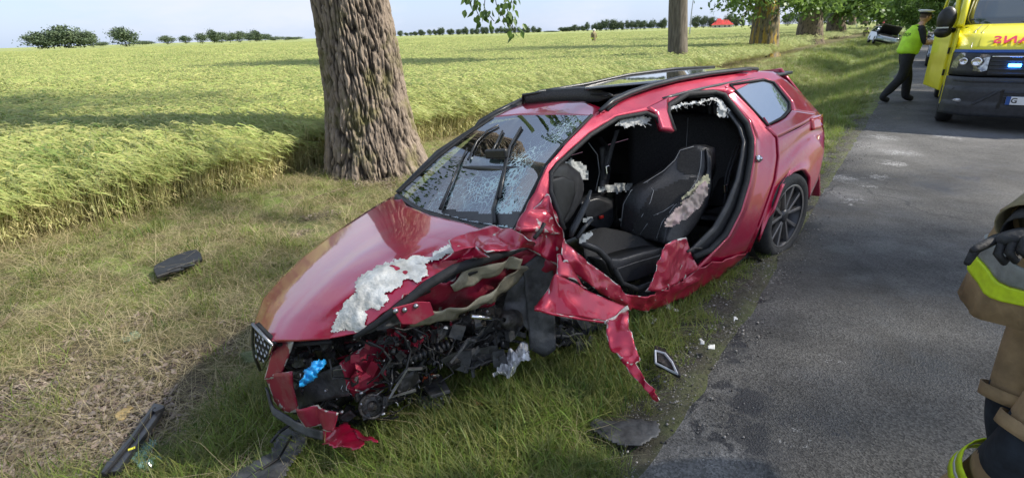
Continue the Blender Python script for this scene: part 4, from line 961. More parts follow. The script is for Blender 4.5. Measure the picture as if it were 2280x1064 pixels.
for j in range(40):
    for i in range(40):
        u, v = i/39, j/39; w = 1.0*math.exp(-((u-.86+.12*math.sin(v*3))/.13)**2)*(.55+.45*v)+.65*math.exp(-((u-.60)/.30)**2-((v-.80)/.28)**2)+.25*math.exp(-((v-.9)/.2)**2); cr[j*40+i] = min(1, w)*(.6+.6*noise.noise((u*5, v*5, 2)))
        if u < .25: cr[j*40+i] *= .25
a = ws.data.attributes.new('crack', 'FLOAT', 'POINT'); a.data.foreach_set('value', cr)
WB_ = tri_bvh(WR)
decal('frit_band', [(985,466),(1050,472),(1120,478),(1160,470),(1150,508),(1100,500),(1040,490),(970,478)], WB_, M_blk, 5, .004, 0, parent=ws, jag=2)
# windscreen rubber and pillars
def tubeC(name, pts, r, m, parent=None, n=8, flat=1.0, smooth=True, label=None):
    mb = MB(); mb.tube(pts, r, n, True, flat); return mb.build(name, m, parent or car, smooth=smooth, label=label)
tubeC('window_seal', [p+Vector((0,-.01,0)) for p in [r[-1] for r in WR]], .013, M_rub)
tubeC('window_seal', [r[0] for r in WR], .012, M_rub)
# right A pillar and roof edge rail, seen beyond the glass
tubeC('roof_edge_trim', [C(885,430,'y',-.76),C(975,340,'y',-.70),C(1060,285,'y',-.65),C(1068,272,'y',-.64),C(1110,248,'y',-.62),C(1165,222,'y',-.60)], .02, M_trim)
tubeC('right_pillar', [C(892,431,'y',-.745),C(980,346,'y',-.68),C(1098,262,'y',-.60),C(1165,230,'y',-.58)], .022, M_blk)
tubeC('cowl_panel', [C(890,432,'y',-.72)+Vector((.02,0,-.02)),C(945,468,'y',-.35)+Vector((.02,0,-.02)),C(1040,494,'y',.1)+Vector((.02,0,-.02)),C(1100,505,'y',.45)+Vector((0.02,0,-.02)),C(1150,515,'y',.68)+Vector((0,0,-.02))], .03, M_blk)
# wipers, standing off the glass
def wip(name, pts, r):
    P = []
    for px, py in pts:
        d = Vector(cray(px, py)).normalized(); h = WB_.ray_cast(Vector(CP), d)[0]; P.append((h or C(px, py, 'y', .1))-d*.03)
    return tubeC(name, P, r, M_trim, n=6)
w1 = wip('wiper', [(1102,498),(1098,470),(1108,430),(1122,375),(1127,345)], [.014,.013,.010,.007,.006])
w2 = wip('wiper_blade', [(1112,440),(1124,380),(1136,325),(1160,284)], .009)
wip('wiper', [(980,466),(1010,395),(1040,330)], [.012,.008,.005]); wip('wiper_blade', [(1042,356),(1062,315),(1085,292),(1110,279)], .008)
wip('wiper_blade', [(1092,345),(1106,318),(1119,292)], .008)
# interior mirror seen through the glass
mb = MB(); mb.box(C(1105,343,'y',.02), (.03,.22,.06)); mb.build('rear_view_mirror', M_blk, car, bevel=.01)

# ---- roof
hdr = yl(coons([(1165,230),(1230,226),(1300,226),(1345,243)], wT, [(1165,230),(1130,245),(1098,262)], [(1345,243),(1335,250),(1320,258)], 30, 8), lambda v: -.55-.01*v, lambda v: .60-.02*v)
mesh_rows('roof_front', hdr, M_red, solid=.02)
# roof skin: frame of a big glass roof, built over its real length
def roofz(x, y): return 1.405+.035*math.sin(math.pi*min(1, max(0, (-x-1.0)/2.3)))-.05*(abs(y)/.62)**3
zt = [[Vector((x, y, roofz(x, y)-.03)) for y in np.linspace(-.6, .6, 14)] for x in np.linspace(-1.75, -3.45, 18)]
mesh_rows('roof_rear', zt, M_trim, solid=.02)
# wind deflector and tilted glass panel
dl = yl(coons([(1164,212),(1220,204),(1290,199),(1338,202),(1362,214)], [(1168,232),(1220,228),(1290,226),(1330,228),(1362,216)], [(1164,212),(1168,232)], [(1362,214),(1362,216)], 24, 3), lambda v: -.52, lambda v: .50)
M_mesh = mat('wind_deflector_mesh', (.05,.045,.045), .7, noise_s=120, var=.6)
mesh_rows('wind_deflector', dl, M_mesh, solid=.006)
tubeC('deflector_rail', [C(p[0], p[1], 'y', y) for p, y in zip([(1164,232),(1164,212),(1220,204),(1290,199),(1338,202),(1362,214)], [-.52,-.52,-.25,.05,.3,.5])], .010, M_blk)
gp = yl(coons([(1305,190),(1400,168),(1500,155),(1590,150)], [(1300,196),(1420,186),(1520,176),(1640,156)], [(1305,190),(1300,196)], [(1590,150),(1640,156)], 24, 8), lambda v: -.48+.95*v, lambda v: -.48+.97*v)
mesh_rows('glass_roof_panel', gp, M_glassd, solid=.012)
dk = yl(coons([(1215,198),(1300,192),(1400,184),(1500,176)], [(1345,212),(1365,214),(1420,200),(1500,180)], [(1215,198),(1345,212)], [(1500,176),(1500,180)], 16, 4), lambda v: -.45+.9*v, lambda v: -.1+.6*v)
mesh_rows('roof_opening', dk, M_int, solid=.01)
tubeC('roof_edge', [C(1165,222,'y',-.57),C(1200,205,'y',-.56),C(1305,188,'y',-.53),C(1400,167,'y',-.50),C(1500,154,'y',-.48),C(1590,150,'y',-.45)], .014, M_trim)
RL = [(1336,247,.60),(1362,226,.61),(1400,208,.62),(1450,191,.62),(1510,176,.62),(1580,164,.61),(1650,156,.58),(1672,157,.57)]
tubeC('roof_rail', [S(p[0], p[1], .03) for p in RL], [.012,.02,.022,.022,.022,.021,.016,.008], M_trim, n=10, flat=.8)
tubeC('roof_gutter', [S(p[0]+14, p[1]-2, .0) for p in RL], .016, M_rub)

# ---- left body side
OA = [(1149,510),(1170,468),(1191,426),(1221,366),(1262,318),(1320,259),(1345,246),(1400,214),(1460,193),(1530,176),(1600,166),(1672,157),(1722,160)]
IA = [(1250,520),(1238,470),(1222,428),(1222,384),(1238,362),(1311,297),(1372,259),(1440,246),(1468,238),(1530,205),(1590,201),(1614,203),(1622,210)]
nu = 90
a, b = rs(OA, nu), rs(IA, nu)
# keep pairs aligned knot by knot
def strip_knots(A, B, per, nv, fn):
    m = len(A); rows = [[] for _ in range(nv)]
    for k in range(m-1):
        for i in range(per if k < m-2 else per+1):
            u = i/per; p = np.array(A[k])*(1-u)+np.array(A[k+1])*u; q = np.array(B[k])*(1-u)+np.array(B[k+1])*u
            for j in range(nv): v = j/(nv-1); rows[j].append(fn(*(p*(1-v)+q*v)))
    return rows
ra = strip_knots(OA, IA, 6, 7, S)
wv = []; ra2 = []
for r in ra:
    rr = []
    for i, p in enumerate(r):
        k = max(0, 1-i/16); rr.append(p+Vector((0,1,.3))*k*.035*(noise.noise(p*12))+Vector((0,1,0))*.006*noise.noise(p*16)); wv.append(max(0, k*.45+.35*noise.noise(p*14)-.05))
    ra2.append(rr)
mesh_rows('side_frame', ra2, M_redw, solid=-.02, wear=wv)
# rear: window surround + pillar, from the roof corner round the quarter glass
QG = [(1625,190),(1700,178),(1722,184),(1757,228),(1758,245),(1742,262),(1708,279)]
# upper strip above the glass
r1 = strip_knots([(1600,166),(1672,157),(1722,160),(1752,180),(1790,214),(1828,256)], [(1616,198),(1652,184),(1702,176),(1730,186),(1762,226),(1764,246)], 6, 7, S); mesh_rows('rear_pillar', r1, M_red, solid=-.02)
r2 = strip_knots([(1828,256),(1800,272),(1765,290),(1731,308)], [(1764,246),(1750,262),(1732,272),(1706,283)], 6, 5, lambda x, y: S(x, y, .006)); mesh_rows('rear_shoulder', r2, M_red, solid=-.02)
r3 = strip_knots([(1614,203),(1670,270),(1680,310),(1679,350),(1670,405),(1651,471),(1623,528),(1590,560),(1552,600),(1500,650)], [(1622,192),(1695,262),(1731,308),(1734,350),(1727,400),(1712,445),(1692,500),(1668,560),(1612,612),(1560,640)], 5, 9, lambda x, y: S(x, y))
w = []; rr = [[p+Vector((0, -.018*math.sin(math.pi*min(1, j/8*1.6))**2-.01*math.exp(-((j-5)/1.0)**2), 0)) for i, p in enumerate(r)] for j, r in enumerate(r3)]
mesh_rows('door_jamb', rr, M_red, solid=-.02)
tubeC('jamb_lip', [S(p[0], p[1], .004) for p in [(1700,262),(1731,308),(1734,350),(1727,400),(1712,445),(1692,500),(1668,560)]], .008, M_red)
q0 = [(1731,308),(1734,350),(1727,400),(1712,445),(1700,490),(1690,540)]; q1 = [(1828,257),(1836,300),(1835,341),(1823,397),(1802,442)]
pr = coons([(1731,308),(1780,285),(1828,257)], [(1690,540),(1715,477),(1738,411),(1767,384),(1790,377),(1804,397),(1802,442)], q0, q1, 30, 26)
rq = [[S(p[0], p[1], .004+.014*math.exp(-((j/25-1)/.12)**2)-.012*math.exp(-((j/25-.22)/.12)**2)) for i, p in enumerate(r)] for j, r in enumerate(pr)]
mesh_rows('rear_quarter_panel', rq, M_red, solid=-.02)
# wheel well
mb = MB(); mb.lathe([(.37,0),(.37,-.32),(.05,-.32)], (-2.63,.84,.36), (0,1,0), 28); mb.build('wheel_well', M_int, car, smooth=True)
# quarter window
qr = coons([(1625,190),(1664,182),(1702,178),(1722,184)], [(1708,279),(1725,272),(1742,262),(1757,246)], [(1625,190),(1666,235),(1708,279)], [(1722,184),(1757,228),(1757,246)], 14, 14)
M_qg = D.materials.new('quarter_glass'); M_qg.use_nodes = True; t = M_qg.node_tree; b = t.nodes['Principled BSDF']; b.inputs['Base Color'].default_value = (.16,.19,.21,1); b.inputs['Roughness'].default_value = .02; b.inputs['Metallic'].default_value = .75; b.inputs['Base Color'].default_value = (.38,.43,.48,1)
mesh_rows('quarter_window', [[S(p[0], p[1], -.004) for p in r] for r in qr], M_qg)
tubeC('window_seal', [S(p[0], p[1], .002) for p in QG+[QG[0]]], .011, M_rub)
# tail lamp, bumper corner
tl = coons([(1806,262),(1832,254)], [(1812,290),(1833,285)], [(1806,262),(1812,290)], [(1832,254),(1833,285)], 6, 6)
mesh_rows('tail_light', [[S(p[0], p[1], .012) for p in r] for r in tl], M_tail, solid=.02)
# rear end and right side close the shell
rear = [[Vector((-3.5-.17*math.cos(y*1.4)+(.28*max(0, z-.9)/.5 if z > .9 else 0), y*(.98 if z < .95 else .98-(z-.95)*.55), z)) for y in np.linspace(-.70, .74, 16)] for z in (.25,.45,.6,.8,.95,1.1,1.25,1.36)]
mesh_rows('load_bay_wall', [[Vector((p.x+.12, p.y*.96, p.z)) for p in r] for r in rear], M_int, solid=.01)
mesh_rows('tailgate', rear, M_red, solid=.02)
rim = [r[0] for r in rows_hood]
fr = [[p.lerp(Vector((p.x-.02, p.y+.06, .22)), k/5)+Vector((0,.02,-.012)) for p in rim] for k in range(6)]
mesh_rows('right_wing', fr, M_red, solid=.01)
rs_ = [[Vector((x, -.74+.10*max(0, -x-2.9)**2+(.04 if z < .4 else 0), z)) for x in np.linspace(-.40, -3.55, 30)] for z in (.22,.4,.6,.8,.93)]
mesh_rows('right_side', rs_, M_red, solid=.01)
mesh_rows('inner_trim', [[p+Vector((0,.05,0)) for p in r] for r in rs_], M_int, solid=.01)
rw_ = [[Vector((-.45-.75*(z-.93)/.44+u*(-2.75+.75*(z-.93)/.44), -(.725-(z-.93)*.40), z)) for u in np.linspace(0, 1, 24)] for z in (.93,1.0,1.1,1.2,1.3,1.35)]
mesh_rows('right_windows', rw_, M_int, solid=.01)
mesh_rows('floor_pan', [[Vector((x, y, .19)) for y in np.linspace(-.8, .72, 4)] for x in np.linspace(-.55, -3.5, 5)], M_int, solid=.02)
for xw in (-2.63, 0):
    mb = MB(); mb.lathe([(.2,-.1),(.30,-.11),(.325,-.08),(.325,.08),(.30,.11),(.2,.1)], (xw,-.64,.325), (0,1,0), 28); mb.build('right_wheel', M_tyre, car, smooth=True)
# inner liner of the door opening (black rubber + trim)
seal = [(1255,512),(1242,470),(1226,428),(1226,387),(1242,366),(1314,301),(1374,264),(1438,252),(1462,262),(1474,285)]
tubeC('door_seal', [S(p[0], p[1], -.012) for p in seal], .014, M_rub)
seal2 = [(1500,292),(1486,252),(1488,236),(1530,210),(1590,206),(1612,212),(1662,276),(1673,312),(1671,352),(1662,405),(1643,468),(1615,522),(1580,558),(1545,572)]
tubeC('door_seal', [S(p[0], p[1], -.012) for p in seal2], .020, M_rub)
inn = strip_knots(seal2[3:], [(1530,216),(1586,214),(1602,222),(1644,282),(1655,315),(1650,352),(1640,400),(1618,455),(1590,505),(1560,535),(1535,560)], 5, 4, lambda x, y: S(x, y, -.04))
mesh_rows('pillar_trim', inn, M_trim, solid=.015)
# headliner closing the top between the rails, seen from below through the openings
mesh_rows('headliner', [[Vector((x, y, 1.33)) for y in np.linspace(-.56, .52, 4)] for x in np.linspace(-1.5, -3.3, 6)], M_int, solid=.01)
# cut B pillar: stub at the roof
st_ = strip_knots([(1440,240),(1462,252),(1474,287)], [(1490,215),(1488,240),(1502,292)], 6, 6, lambda x, y: S(x, y, .004))
mesh_rows('cut_pillar_stub', st_, M_red, solid=-.03)
# door striker
mb = MB(); P = S(1689,354,.01); mb.lathe([(.0,.012),(.022,.012),(.026,.004),(.026,-.01)], P, (0,1,.1), 18); mb.box(P+Vector((0,.015,0)), (.012,.02,.02)); mb.build('door_striker', M_chr, car, smooth=True)
# tyre / wheel
wheel = empty('wheel'); wheel.parent = car; wc = C(1752,482,'y',.87); wheel.location = wc; wheel.rotation_euler = (math.radians(-9), 0, math.radians(0))
ty = MB(); ty.lathe([(.235,.0),(.25,.012),(.285,.02),(.31,.010),(.322,-.01),(.326,-.04),(.326,-.17),(.31,-.2),(.26,-.215),(.235,-.2)], (0,0,0), (0,1,0), 48); ty.build('tyre', M_tyre, wheel, smooth=True)
rmb = MB(); rmb.lathe([(.243,.006),(.247,.004),(.24,-.004),(.228,-.02),(.222,-.15),(.21,-.17)], (0,0,0), (0,1,0), 48); rmb.build('rim', M_rim, wheel, smooth=True)
ring = MB(); ring.lathe([(.228,.003),(.243,.009),(.247,.003)], (0,0,0), (0,1,0), 48); ring.build('rim_lip', M_rimp, wheel, smooth=True)
for k in range(5):
    a0 = 2*math.pi*k/5+.3
    for s_ in (-1, 1):
        a1, a2 = a0+s_*.10, a0+s_*.30; mb = MB(); c0, c1 = (math.cos(a1)*.045, math.sin(a1)*.045), (math.cos(a2)*.233, math.sin(a2)*.233)
        p0, p1 = Vector((c0[0], -.015, c0[1])), Vector((c1[0], -.004, c1[1])); d = (p1-p0).normalized(); n_ = Vector((-d.z, 0, d.x))
        mb.add([p0-n_*.009, p0+n_*.009, p1+n_*.013, p1-n_*.013, p0-n_*.012+Vector((0,-.03,0)), p0+n_*.012+Vector((0,-.03,0)), p1+n_*.015+Vector((0,-.03,0)), p1-n_*.015+Vector((0,-.03,0))], [(0,1,2,3),(4,7,6,5),(0,4,5,1),(1,5,6,2),(2,6,7,3),(3,7,4,0)]); mb.build('spoke', M_rimp if s_ > 0 else M_rimp, wheel, bevel=.002)
mb = MB(); mb.lathe([(0,-.005),(.025,-.006),(.05,-.012),(.055,-.03)], (0,0,0), (0,1,0), 20); mb.build('hub_cap', M_rim, wheel, smooth=True)
mb = MB(); mb.lathe([(0,-.07),(.155,-.07),(.155,-.09)], (0,0,0), (0,1,0), 32); mb.build('brake_disc', M_grim, wheel, smooth=True)
# ---- sill: smooth rear half, crushed front half with torn edges
sl = strip_knots([(1668,560),(1612,612),(1560,640),(1500,660),(1440,688)], [(1672,575),(1630,610),(1580,640),(1510,675),(1455,695)], 6, 3, lambda x, y: S(x, y, -.02)); mesh_rows('sill_skirt', sl, M_rub, solid=-.02)
s1_ = strip_knots([(1552,598),(1520,625),(1480,645),(1430,660),(1395,655),(1360,620),(1320,590),(1285,560),(1262,530)], [(1668,560),(1600,618),(1520,662),(1450,690),(1400,690),(1350,662),(1318,640),(1282,610),(1248,590)], 7, 10, lambda x, y: S(x, y, .01))
w = []; s1_ = crumple(s1_, .035, 12, 2, 0, w); k_ = len(s1_[0]); w = [x*min(1, max(0, ((i % k_)-8)/14)) for i, x in enumerate(w)]
mesh_rows('crushed_sill', s1_, M_redw, smooth=True, solid=.004, wear=w)
fold('torn_pillar_foot', [(1482,545),(1500,535),(1530,528),(1540,560)], [(1440,650),(1480,645),(1520,625),(1552,600)], (.86,.86), (.88,.88), M_redw, .02, 8, 'y', f=14)
tubeC('torn_bracket', [C(1530,560,'y',.87),C(1545,552,'y',.86),C(1562,553,'y',.86)], .008, M_grim)
tubeC('sill_seal', [C(x, y, 'y', .80) for x, y in [(1370,600),(1385,630),(1420,645),(1460,635),(1485,600),(1482,560)]], .015, M_rub)
# crumpled foot of the A pillar
fold('pillar_foot', [(1149,512),(1180,470),(1222,430),(1236,470),(1250,510)], [(1150,545),(1185,560),(1215,575),(1240,590),(1262,600)], (.78,.86), (.74,.84), M_redw, .04, 6, 'y', nu=30, nv=16, f=9)
fold('pillar_foot', [(1150,545),(1190,548),(1230,560),(1262,570)], [(1160,600),(1195,640),(1240,640),(1270,650)], (.70,.84), (.62,.80), M_redd, .04, 9, 'y', nu=24, nv=12, f=10)
tubeC('torn_bracket', [C(1190,530,'y',.9),C(1205,512,'y',.9),C(1212,497,'y',.9)], .012, M_grim, n=4)
print('verts car ok')
# ---- cabin: seats, belts, dash
def seat_back(name, outline, yL, yR, thick, x_lean, parent=car): pass
def slab(name, c0, c1, d0, d1, y0, y1, back, m, nu=16, nv=18, bulge=.03, parent=None, fn=None):
    """cushion: pixel-traced front face between y0 (image left) and y1, padded, with real depth behind"""
    pr = coons(c0, c1, d0, d1, nu, nv); rows = []
    for j, r in enumerate(pr):
        v = j/(nv-1); rr = []
        for i, p in enumerate(r):
            u = i/(nu-1); P = C(p[0], p[1], 'y', y0(v)+(y1(v)-y0(v))*u); d = Vector(cray(*p)).normalized(); P = P-d*bulge*((math.sin(math.pi*u)*math.sin(math.pi*v))**.5 if 0 < u < 1 and 0 < v < 1 else 0)
            if fn: P = P-d*fn(u, v)
            rr.append(P)
        rows.append(rr)
    mb = MB(); n0 = 0; mb.grid(rows); n0 = len(mb.V); bk = Vector(back); mb.grid([[p+bk for p in r] for r in rows]); mb.F = mb.F[:len(mb.F)//2]+[tuple(reversed(f)) for f in mb.F[len(mb.F)//2:]]
    bd = [(0, i) for i in range(nu)]+[(j, nu-1) for j in range(1, nv)]+[(nv-1, i) for i in range(nu-2, -1, -1)]+[(j, 0) for j in range(nv-2, 0, -1)]
    ids = [j*nu+i for j, i in bd]
    for k in range(len(ids)): a, b = ids[k], ids[(k+1) % len(ids)]; mb.F.append((b, a, a+n0, b+n0))
    me = mesh_from(mb.V, mb.F, name); bm = bmesh.new(); bm.from_mesh(me); bmesh.ops.recalc_face_normals(bm, faces=bm.faces); bm.to_mesh(me); bm.free()
    o = link(name, me, m, parent or car); me.shade_smooth(); return o, rows
K = lambda v: (lambda w: v)
seat = empty('driver_seat'); seat.parent = car
sb, sr = slab('backrest', [(1500,352),(1512,330),(1548,322),(1572,330)], [(1380,518),(1410,526),(1440,534),(1478,542)], [(1500,352),(1478,372),(1440,398),(1405,415),(1385,450),(1380,518)], [(1572,330),(1574,380),(1558,425),(1520,458),(1492,500),(1478,542)],
     lambda v: .42-.14*v, lambda v: .62+.06*v, (-.11, .0, -.02), M_leath, bulge=.03, parent=seat, fn=lambda u, v: -.02*math.exp(-((u-.5)/.3)**2)*(1 if v > .3 else 0)+.02*math.exp(-((v-.27)/.05)**2)*-1)
SB = tri_bvh(sr)
decal('suede_centre', [(1515,400),(1550,395),(1535,430),(1500,460),(1475,500),(1465,535),(1405,520),(1425,470),(1450,430)], SB, M_alc, 5, .004, .001, parent=seat, jag=1)
decal('headrest_pad', [(1508,370),(1514,338),(1545,328),(1560,332),(1556,385),(1530,388),(1512,382)], SB, M_alc, 5, .004, .001, parent=seat, jag=1)
def on_px(bv, pts, off=.006):
    out = []
    for px, py in pts:
        d = Vector(cray(px, py)).normalized(); h = bv.ray_cast(Vector(CP), d)[0]
        if h is not None: out.append(h-d*off)
    return out
for pl in ([(1382,505),(1388,455),(1405,424),(1440,404),(1478,380),(1503,356),(1514,335),(1545,326)], [(1462,530),(1474,495),(1500,460),(1532,430),(1553,400),(1560,370),(1562,336)], [(1440,405),(1455,425),(1448,450),(1430,480),(1408,515)], [(1466,475),(1440,500),(1425,522)], [(1500,455),(1478,470),(1455,480)]):
    p = on_px(SB, pl)
    if len(p) > 2: tubeC('stitching', p, .0025, M_stitch, seat, 5)
# outer side of the seat with burst airbag
slab('side_bolster', [(1572,330),(1580,345),(1582,360)], [(1478,542),(1490,548),(1505,546)], [(1572,330),(1574,380),(1558,425),(1520,458),(1492,500),(1478,542)], [(1582,360),(1583,420),(1575,455),(1550,500),(1525,530),(1505,546)], lambda v: .63+.05*v, lambda v: .66+.06*v, (-.10,-.05,-.02), M_leath, nu=8, bulge=.012, parent=seat)
def cloth(name, poly, y, m, amp=.03, seed=1, parent=None, step=4, ax='y', f=22, jag=6):
    return decal(name, poly, None, m, step, .0, amp, f, seed, parent, fn=lambda px, py: C(px, py, ax, y), jag=jag)
cloth('burst_airbag', [(1555,412),(1576,400),(1581,420),(1570,440),(1556,462),(1540,480),(1515,495),(1490,508),(1480,505),(1482,492),(1500,470),(1520,450),(1545,428)], .74, M_pink, .05, 3, seat, 3, f=14)
cloth('cream_foam', [(1560,398),(1575,388),(1580,402),(1570,414),(1552,418),(1532,438),(1515,452),(1520,440),(1545,418)], .725, M_yfoam, .03, 5, seat, 3)
# cushion
slab('cushion', [(1300,520),(1340,505),(1390,515),(1478,545)], [(1300,560),(1330,580),(1380,590),(1470,552)], [(1300,520),(1298,540),(1300,560)], [(1478,545),(1474,548),(1470,552)], lambda v: .25+.35*v, lambda v: .55+.05*v, (0,.0,-.10), M_alc, bulge=.02, parent=seat)
slab('cushion_bolster', [(1330,575),(1380,575),(1430,560),(1475,552)], [(1365,635),(1390,622),(1440,590),(1480,570)], [(1330,575),(1345,600),(1365,635)], [(1475,552),(1478,560),(1480,570)], K(.68), K(.68), (0,-.14,0), M_leath, bulge=.03, parent=seat)
slab('seat_base', [(1368,600),(1420,582),(1478,566)], [(1375,632),(1420,622),(1468,602)], [(1368,600),(1370,615),(1375,632)], [(1478,566),(1474,585),(1468,602)], K(.70), K(.70), (0,-.3,0), M_trim, bulge=.0, parent=seat)
tubeC('seat_trim', [C(x, y, 'y', .72) for x, y in [(1340,560),(1365,598),(1380,632),(1420,640),(1455,628),(1475,600),(1484,560)]], .012, M_trim, seat)
tubeC('seat_trim', [C(x, y, 'y', .74) for x, y in [(1290,540),(1330,555),(1355,580),(1368,612)]], .02, M_leath, seat)
for k, (x, y) in enumerate([(1368,560),(1392,548)]): pass
# passenger seat
ps = empty('passenger_seat'); ps.parent = car
slab('backrest', [(1300,312),(1320,310),(1335,330)], [(1300,440),(1320,445),(1333,440)], [(1300,312),(1296,360),(1300,440)], [(1335,330),(1340,380),(1333,440)], K(-.3), K(.05), (-.1,0,0), M_leath, bulge=.02, parent=ps)
tubeC('stitching', [C(x, y, 'y', .05) for x, y in [(1310,318),(1330,345),(1335,385),(1326,425)]], .003, M_stitch, ps)
# rear bench
rb = empty('rear_bench'); rb.parent = car
slab('bench_back', [(1400,262),(1500,255),(1600,262),(1650,300)], [(1400,470),(1480,478),(1560,490),(1610,480)], [(1400,262),(1398,360),(1400,470)], [(1650,300),(1640,390),(1610,480)], K(-.1), K(.62), (-.1,0,0), M_alc, bulge=.03, parent=rb)
slab('bench_cushion', [(1545,462),(1580,455),(1610,458)], [(1545,500),(1580,505),(1606,492)], [(1545,462),(1544,480),(1545,500)], [(1610,458),(1612,475),(1606,492)], K(.40), K(.66), (0,-.4,0), M_leath, bulge=.02, parent=rb)
mb = MB(); P0 = C(1560,250,'y',.2); mb.box(P0, (.10,.26,.14)); mb.build('head_restraint', M_leath, rb, bevel=.03)
tubeC('stitching', [C(x, y, 'y', .3) for x, y in [(1532,262),(1528,330),(1515,400)]], .002, M_stitch, rb)
def belt(pts, yv, w=.024):
    mb = MB(); rows = [[], []]
    for (x, y) in pts:
        p = C(x, y, 'y', yv); rows[0].append(p+Vector((w,0,0))); rows[1].append(p-Vector((w,0,0)))
    return mesh_rows('seat_belt', rows, M_rub, solid=.003)
M_belt = mat('belt_webbing', (.045,.046,.05), .7, noise_s=90)
for pts, yv in (([(1662,292),(1645,330),(1628,380),(1618,425),(1614,462)], .66), ([(1655,292),(1636,335),(1620,385),(1613,430)], .62), ([(1375,290),(1362,330),(1352,375),(1345,400)], .1)):
    b_ = belt(pts, yv); b_.data.materials.clear(); b_.data.materials.append(M_belt)
for x, y, yv in ((1615,420,.66),(1352,378,.12)):
    mb = MB(); mb.box(C(x, y, 'y', yv), (.04,.02,.06)); mb.build('belt_buckle', M_chr, car, bevel=.006)
# dash end, console, airbags
slab('dash_end', [(1226,372),(1262,362),(1292,385),(1300,410)], [(1258,500),(1275,480),(1290,455),(1296,440)], [(1226,372),(1228,420),(1242,460),(1258,500)], [(1300,410),(1300,425),(1296,440)], K(.60), K(.45), (.0,-.9,0), M_trim, bulge=.04)
slab('dash_side_cap', [(1228,400),(1255,392),(1280,405)], [(1254,495),(1268,470),(1276,450)], [(1228,400),(1236,445),(1254,495)], [(1280,405),(1282,430),(1276,450)], K(.66), K(.62), (0,-.05,0), M_blk, bulge=.01)
cloth('airbag', [(1252,362),(1275,352),(1300,366),(1308,380),(1302,398),(1285,408),(1265,385),(1250,375)], .42, M_bag, .05, 4)
cloth('airbag', [(1332,415),(1370,410),(1412,408),(1405,425),(1370,428),(1335,425)], .1, M_bag, .05, 7)
cloth('airbag', [(1000,400),(1040,352),(1095,350),(1135,368),(1140,400),(1120,440),(1085,468),(1020,462),(985,440)], -.85, mat('pale_airbag', (.50,.54,.52), .8, noise_s=8, var=.2), .10, 9, step=6, ax='x', f=6)
slab('centre_console', [(1290,452),(1330,440),(1362,452),(1365,470)], [(1310,500),(1330,510),(1350,510),(1360,505)], [(1290,452),(1300,475),(1310,500)], [(1365,470),(1366,490),(1360,505)], K(.12), K(.16), (-.25,-.2,0), M_trim, bulge=.01)
mb = MB(); mb.box(C(1339,483,'y',.17), (.035,.02,.02)); mb.build('seatbelt_release', M_redl, car, bevel=.004)
sw = [C(x, y, 'y', .84) for x, y in [(1315,424),(1306,450),(1292,480),(1276,510),(1270,528)]]
tubeC('torn_door_trim', sw, [.010,.020,.024,.024,.014], M_trim, n=8, flat=.5)
tubeC('torn_door_trim', [C(x, y, 'y', .80) for x, y in [(1318,488),(1300,508),(1285,530)]], .012, M_trim, n=6)
cloth('paper_scrap', [(1290,525),(1318,515),(1322,522),(1305,535),(1292,545)], .80, M_bag, .02, 2, step=3)
cloth('paper_scrap', [(1295,490),(1310,480),(1320,486),(1305,495)], .7, M_bag, .02, 3, step=3)
# torn headliner shreds
cloth('torn_headliner', [(1370,278),(1380,266),(1400,262),(1440,258),(1450,262),(1444,272),(1425,280),(1395,284)], .60, M_white, .02, 5, step=2.5, f=60, jag=10)
cloth('torn_headliner', [(1486,240),(1510,232),(1560,222),(1598,218),(1596,223),(1560,227),(1520,236),(1500,246),(1488,248)], .63, M_white, .02, 6, step=2.5, f=60, jag=8)
cloth('torn_headliner', [(1594,222),(1604,220),(1615,235),(1625,245),(1622,262),(1614,258),(1612,264),(1596,256),(1600,240)], .66, M_white, .04, 7, step=2.5, f=30, jag=6)
r_ = random.Random(3); mb = MB()
for k in range(26):
    x0 = r_.choice([r_.uniform(1375,1445), r_.uniform(1490,1600)]); y0 = 272 if x0 < 1450 else 240-(x0-1490)*.2; p = C(x0, y0, 'y', .62); mb.tube([p, p+Vector((r_.gauss(0,.01),0,-.01)), p+Vector((r_.gauss(0,.03),.01,r_.uniform(-.04,-.015)))], .0012, 4)
o = mb.build('loose_threads', M_white, car); o['kind'] = 'stuff'

# ---- engine bay and torn front
fold('bay_back_wall', [(620,770),(800,740),(900,690),(1060,640),(1200,560)], [(650,920),(800,930),(960,900),(1130,790),(1240,740)], (-.15,.05), (-.15,-.15), M_eng, .05, 4, 'y', f=7, nu=40, nv=16)
fold('wheel_arch_liner', [(1165,590),(1200,565),(1232,575)], [(1180,775),(1210,795),(1238,775)], (.70,.78), (.68,.78), M_gplas, .025, 3, 'y', nu=14, nv=20, f=8)
fold('wheel_arch_liner', [(1130,640),(1160,600),(1175,590)], [(1120,690),(1165,720),(1180,740)], (.62,.68), (.60,.68), M_gplas, .03, 5, 'y', nu=12, nv=12, f=12)
fold('inner_wing', [(1000,720),(1080,680),(1150,640)], [(1000,790),(1060,800),(1120,770)], (.35,.5), (.35,.5), M_grim, .04, 6, 'y', f=8)
fold('crushed_rail', [(900,668),(960,640),(1030,605),(1100,570),(1180,548)], [(890,722),(960,722),(1040,690),(1110,650),(1200,565)], (.80,.70), (.60,.62), M_redd, .045, 7, 'y', nu=44, nv=14, f=10)
fold('crushed_rail', [(905,712),(1000,690),(1090,650),(1170,590)], [(915,728),(1010,712),(1105,668),(1180,600)], (.78,.72), (.70,.66), M_beige, .025, 9, 'y', nu=30, nv=6, f=14)
fold('beige_bracket', [(1000,632),(1050,600),(1110,580),(1160,572)], [(1012,650),(1060,632),(1110,612),(1150,590)], (.80,.78), (.76,.74), M_beige, .03, 2, 'y', nu=24, nv=8, f=10)
mb = MB(); 
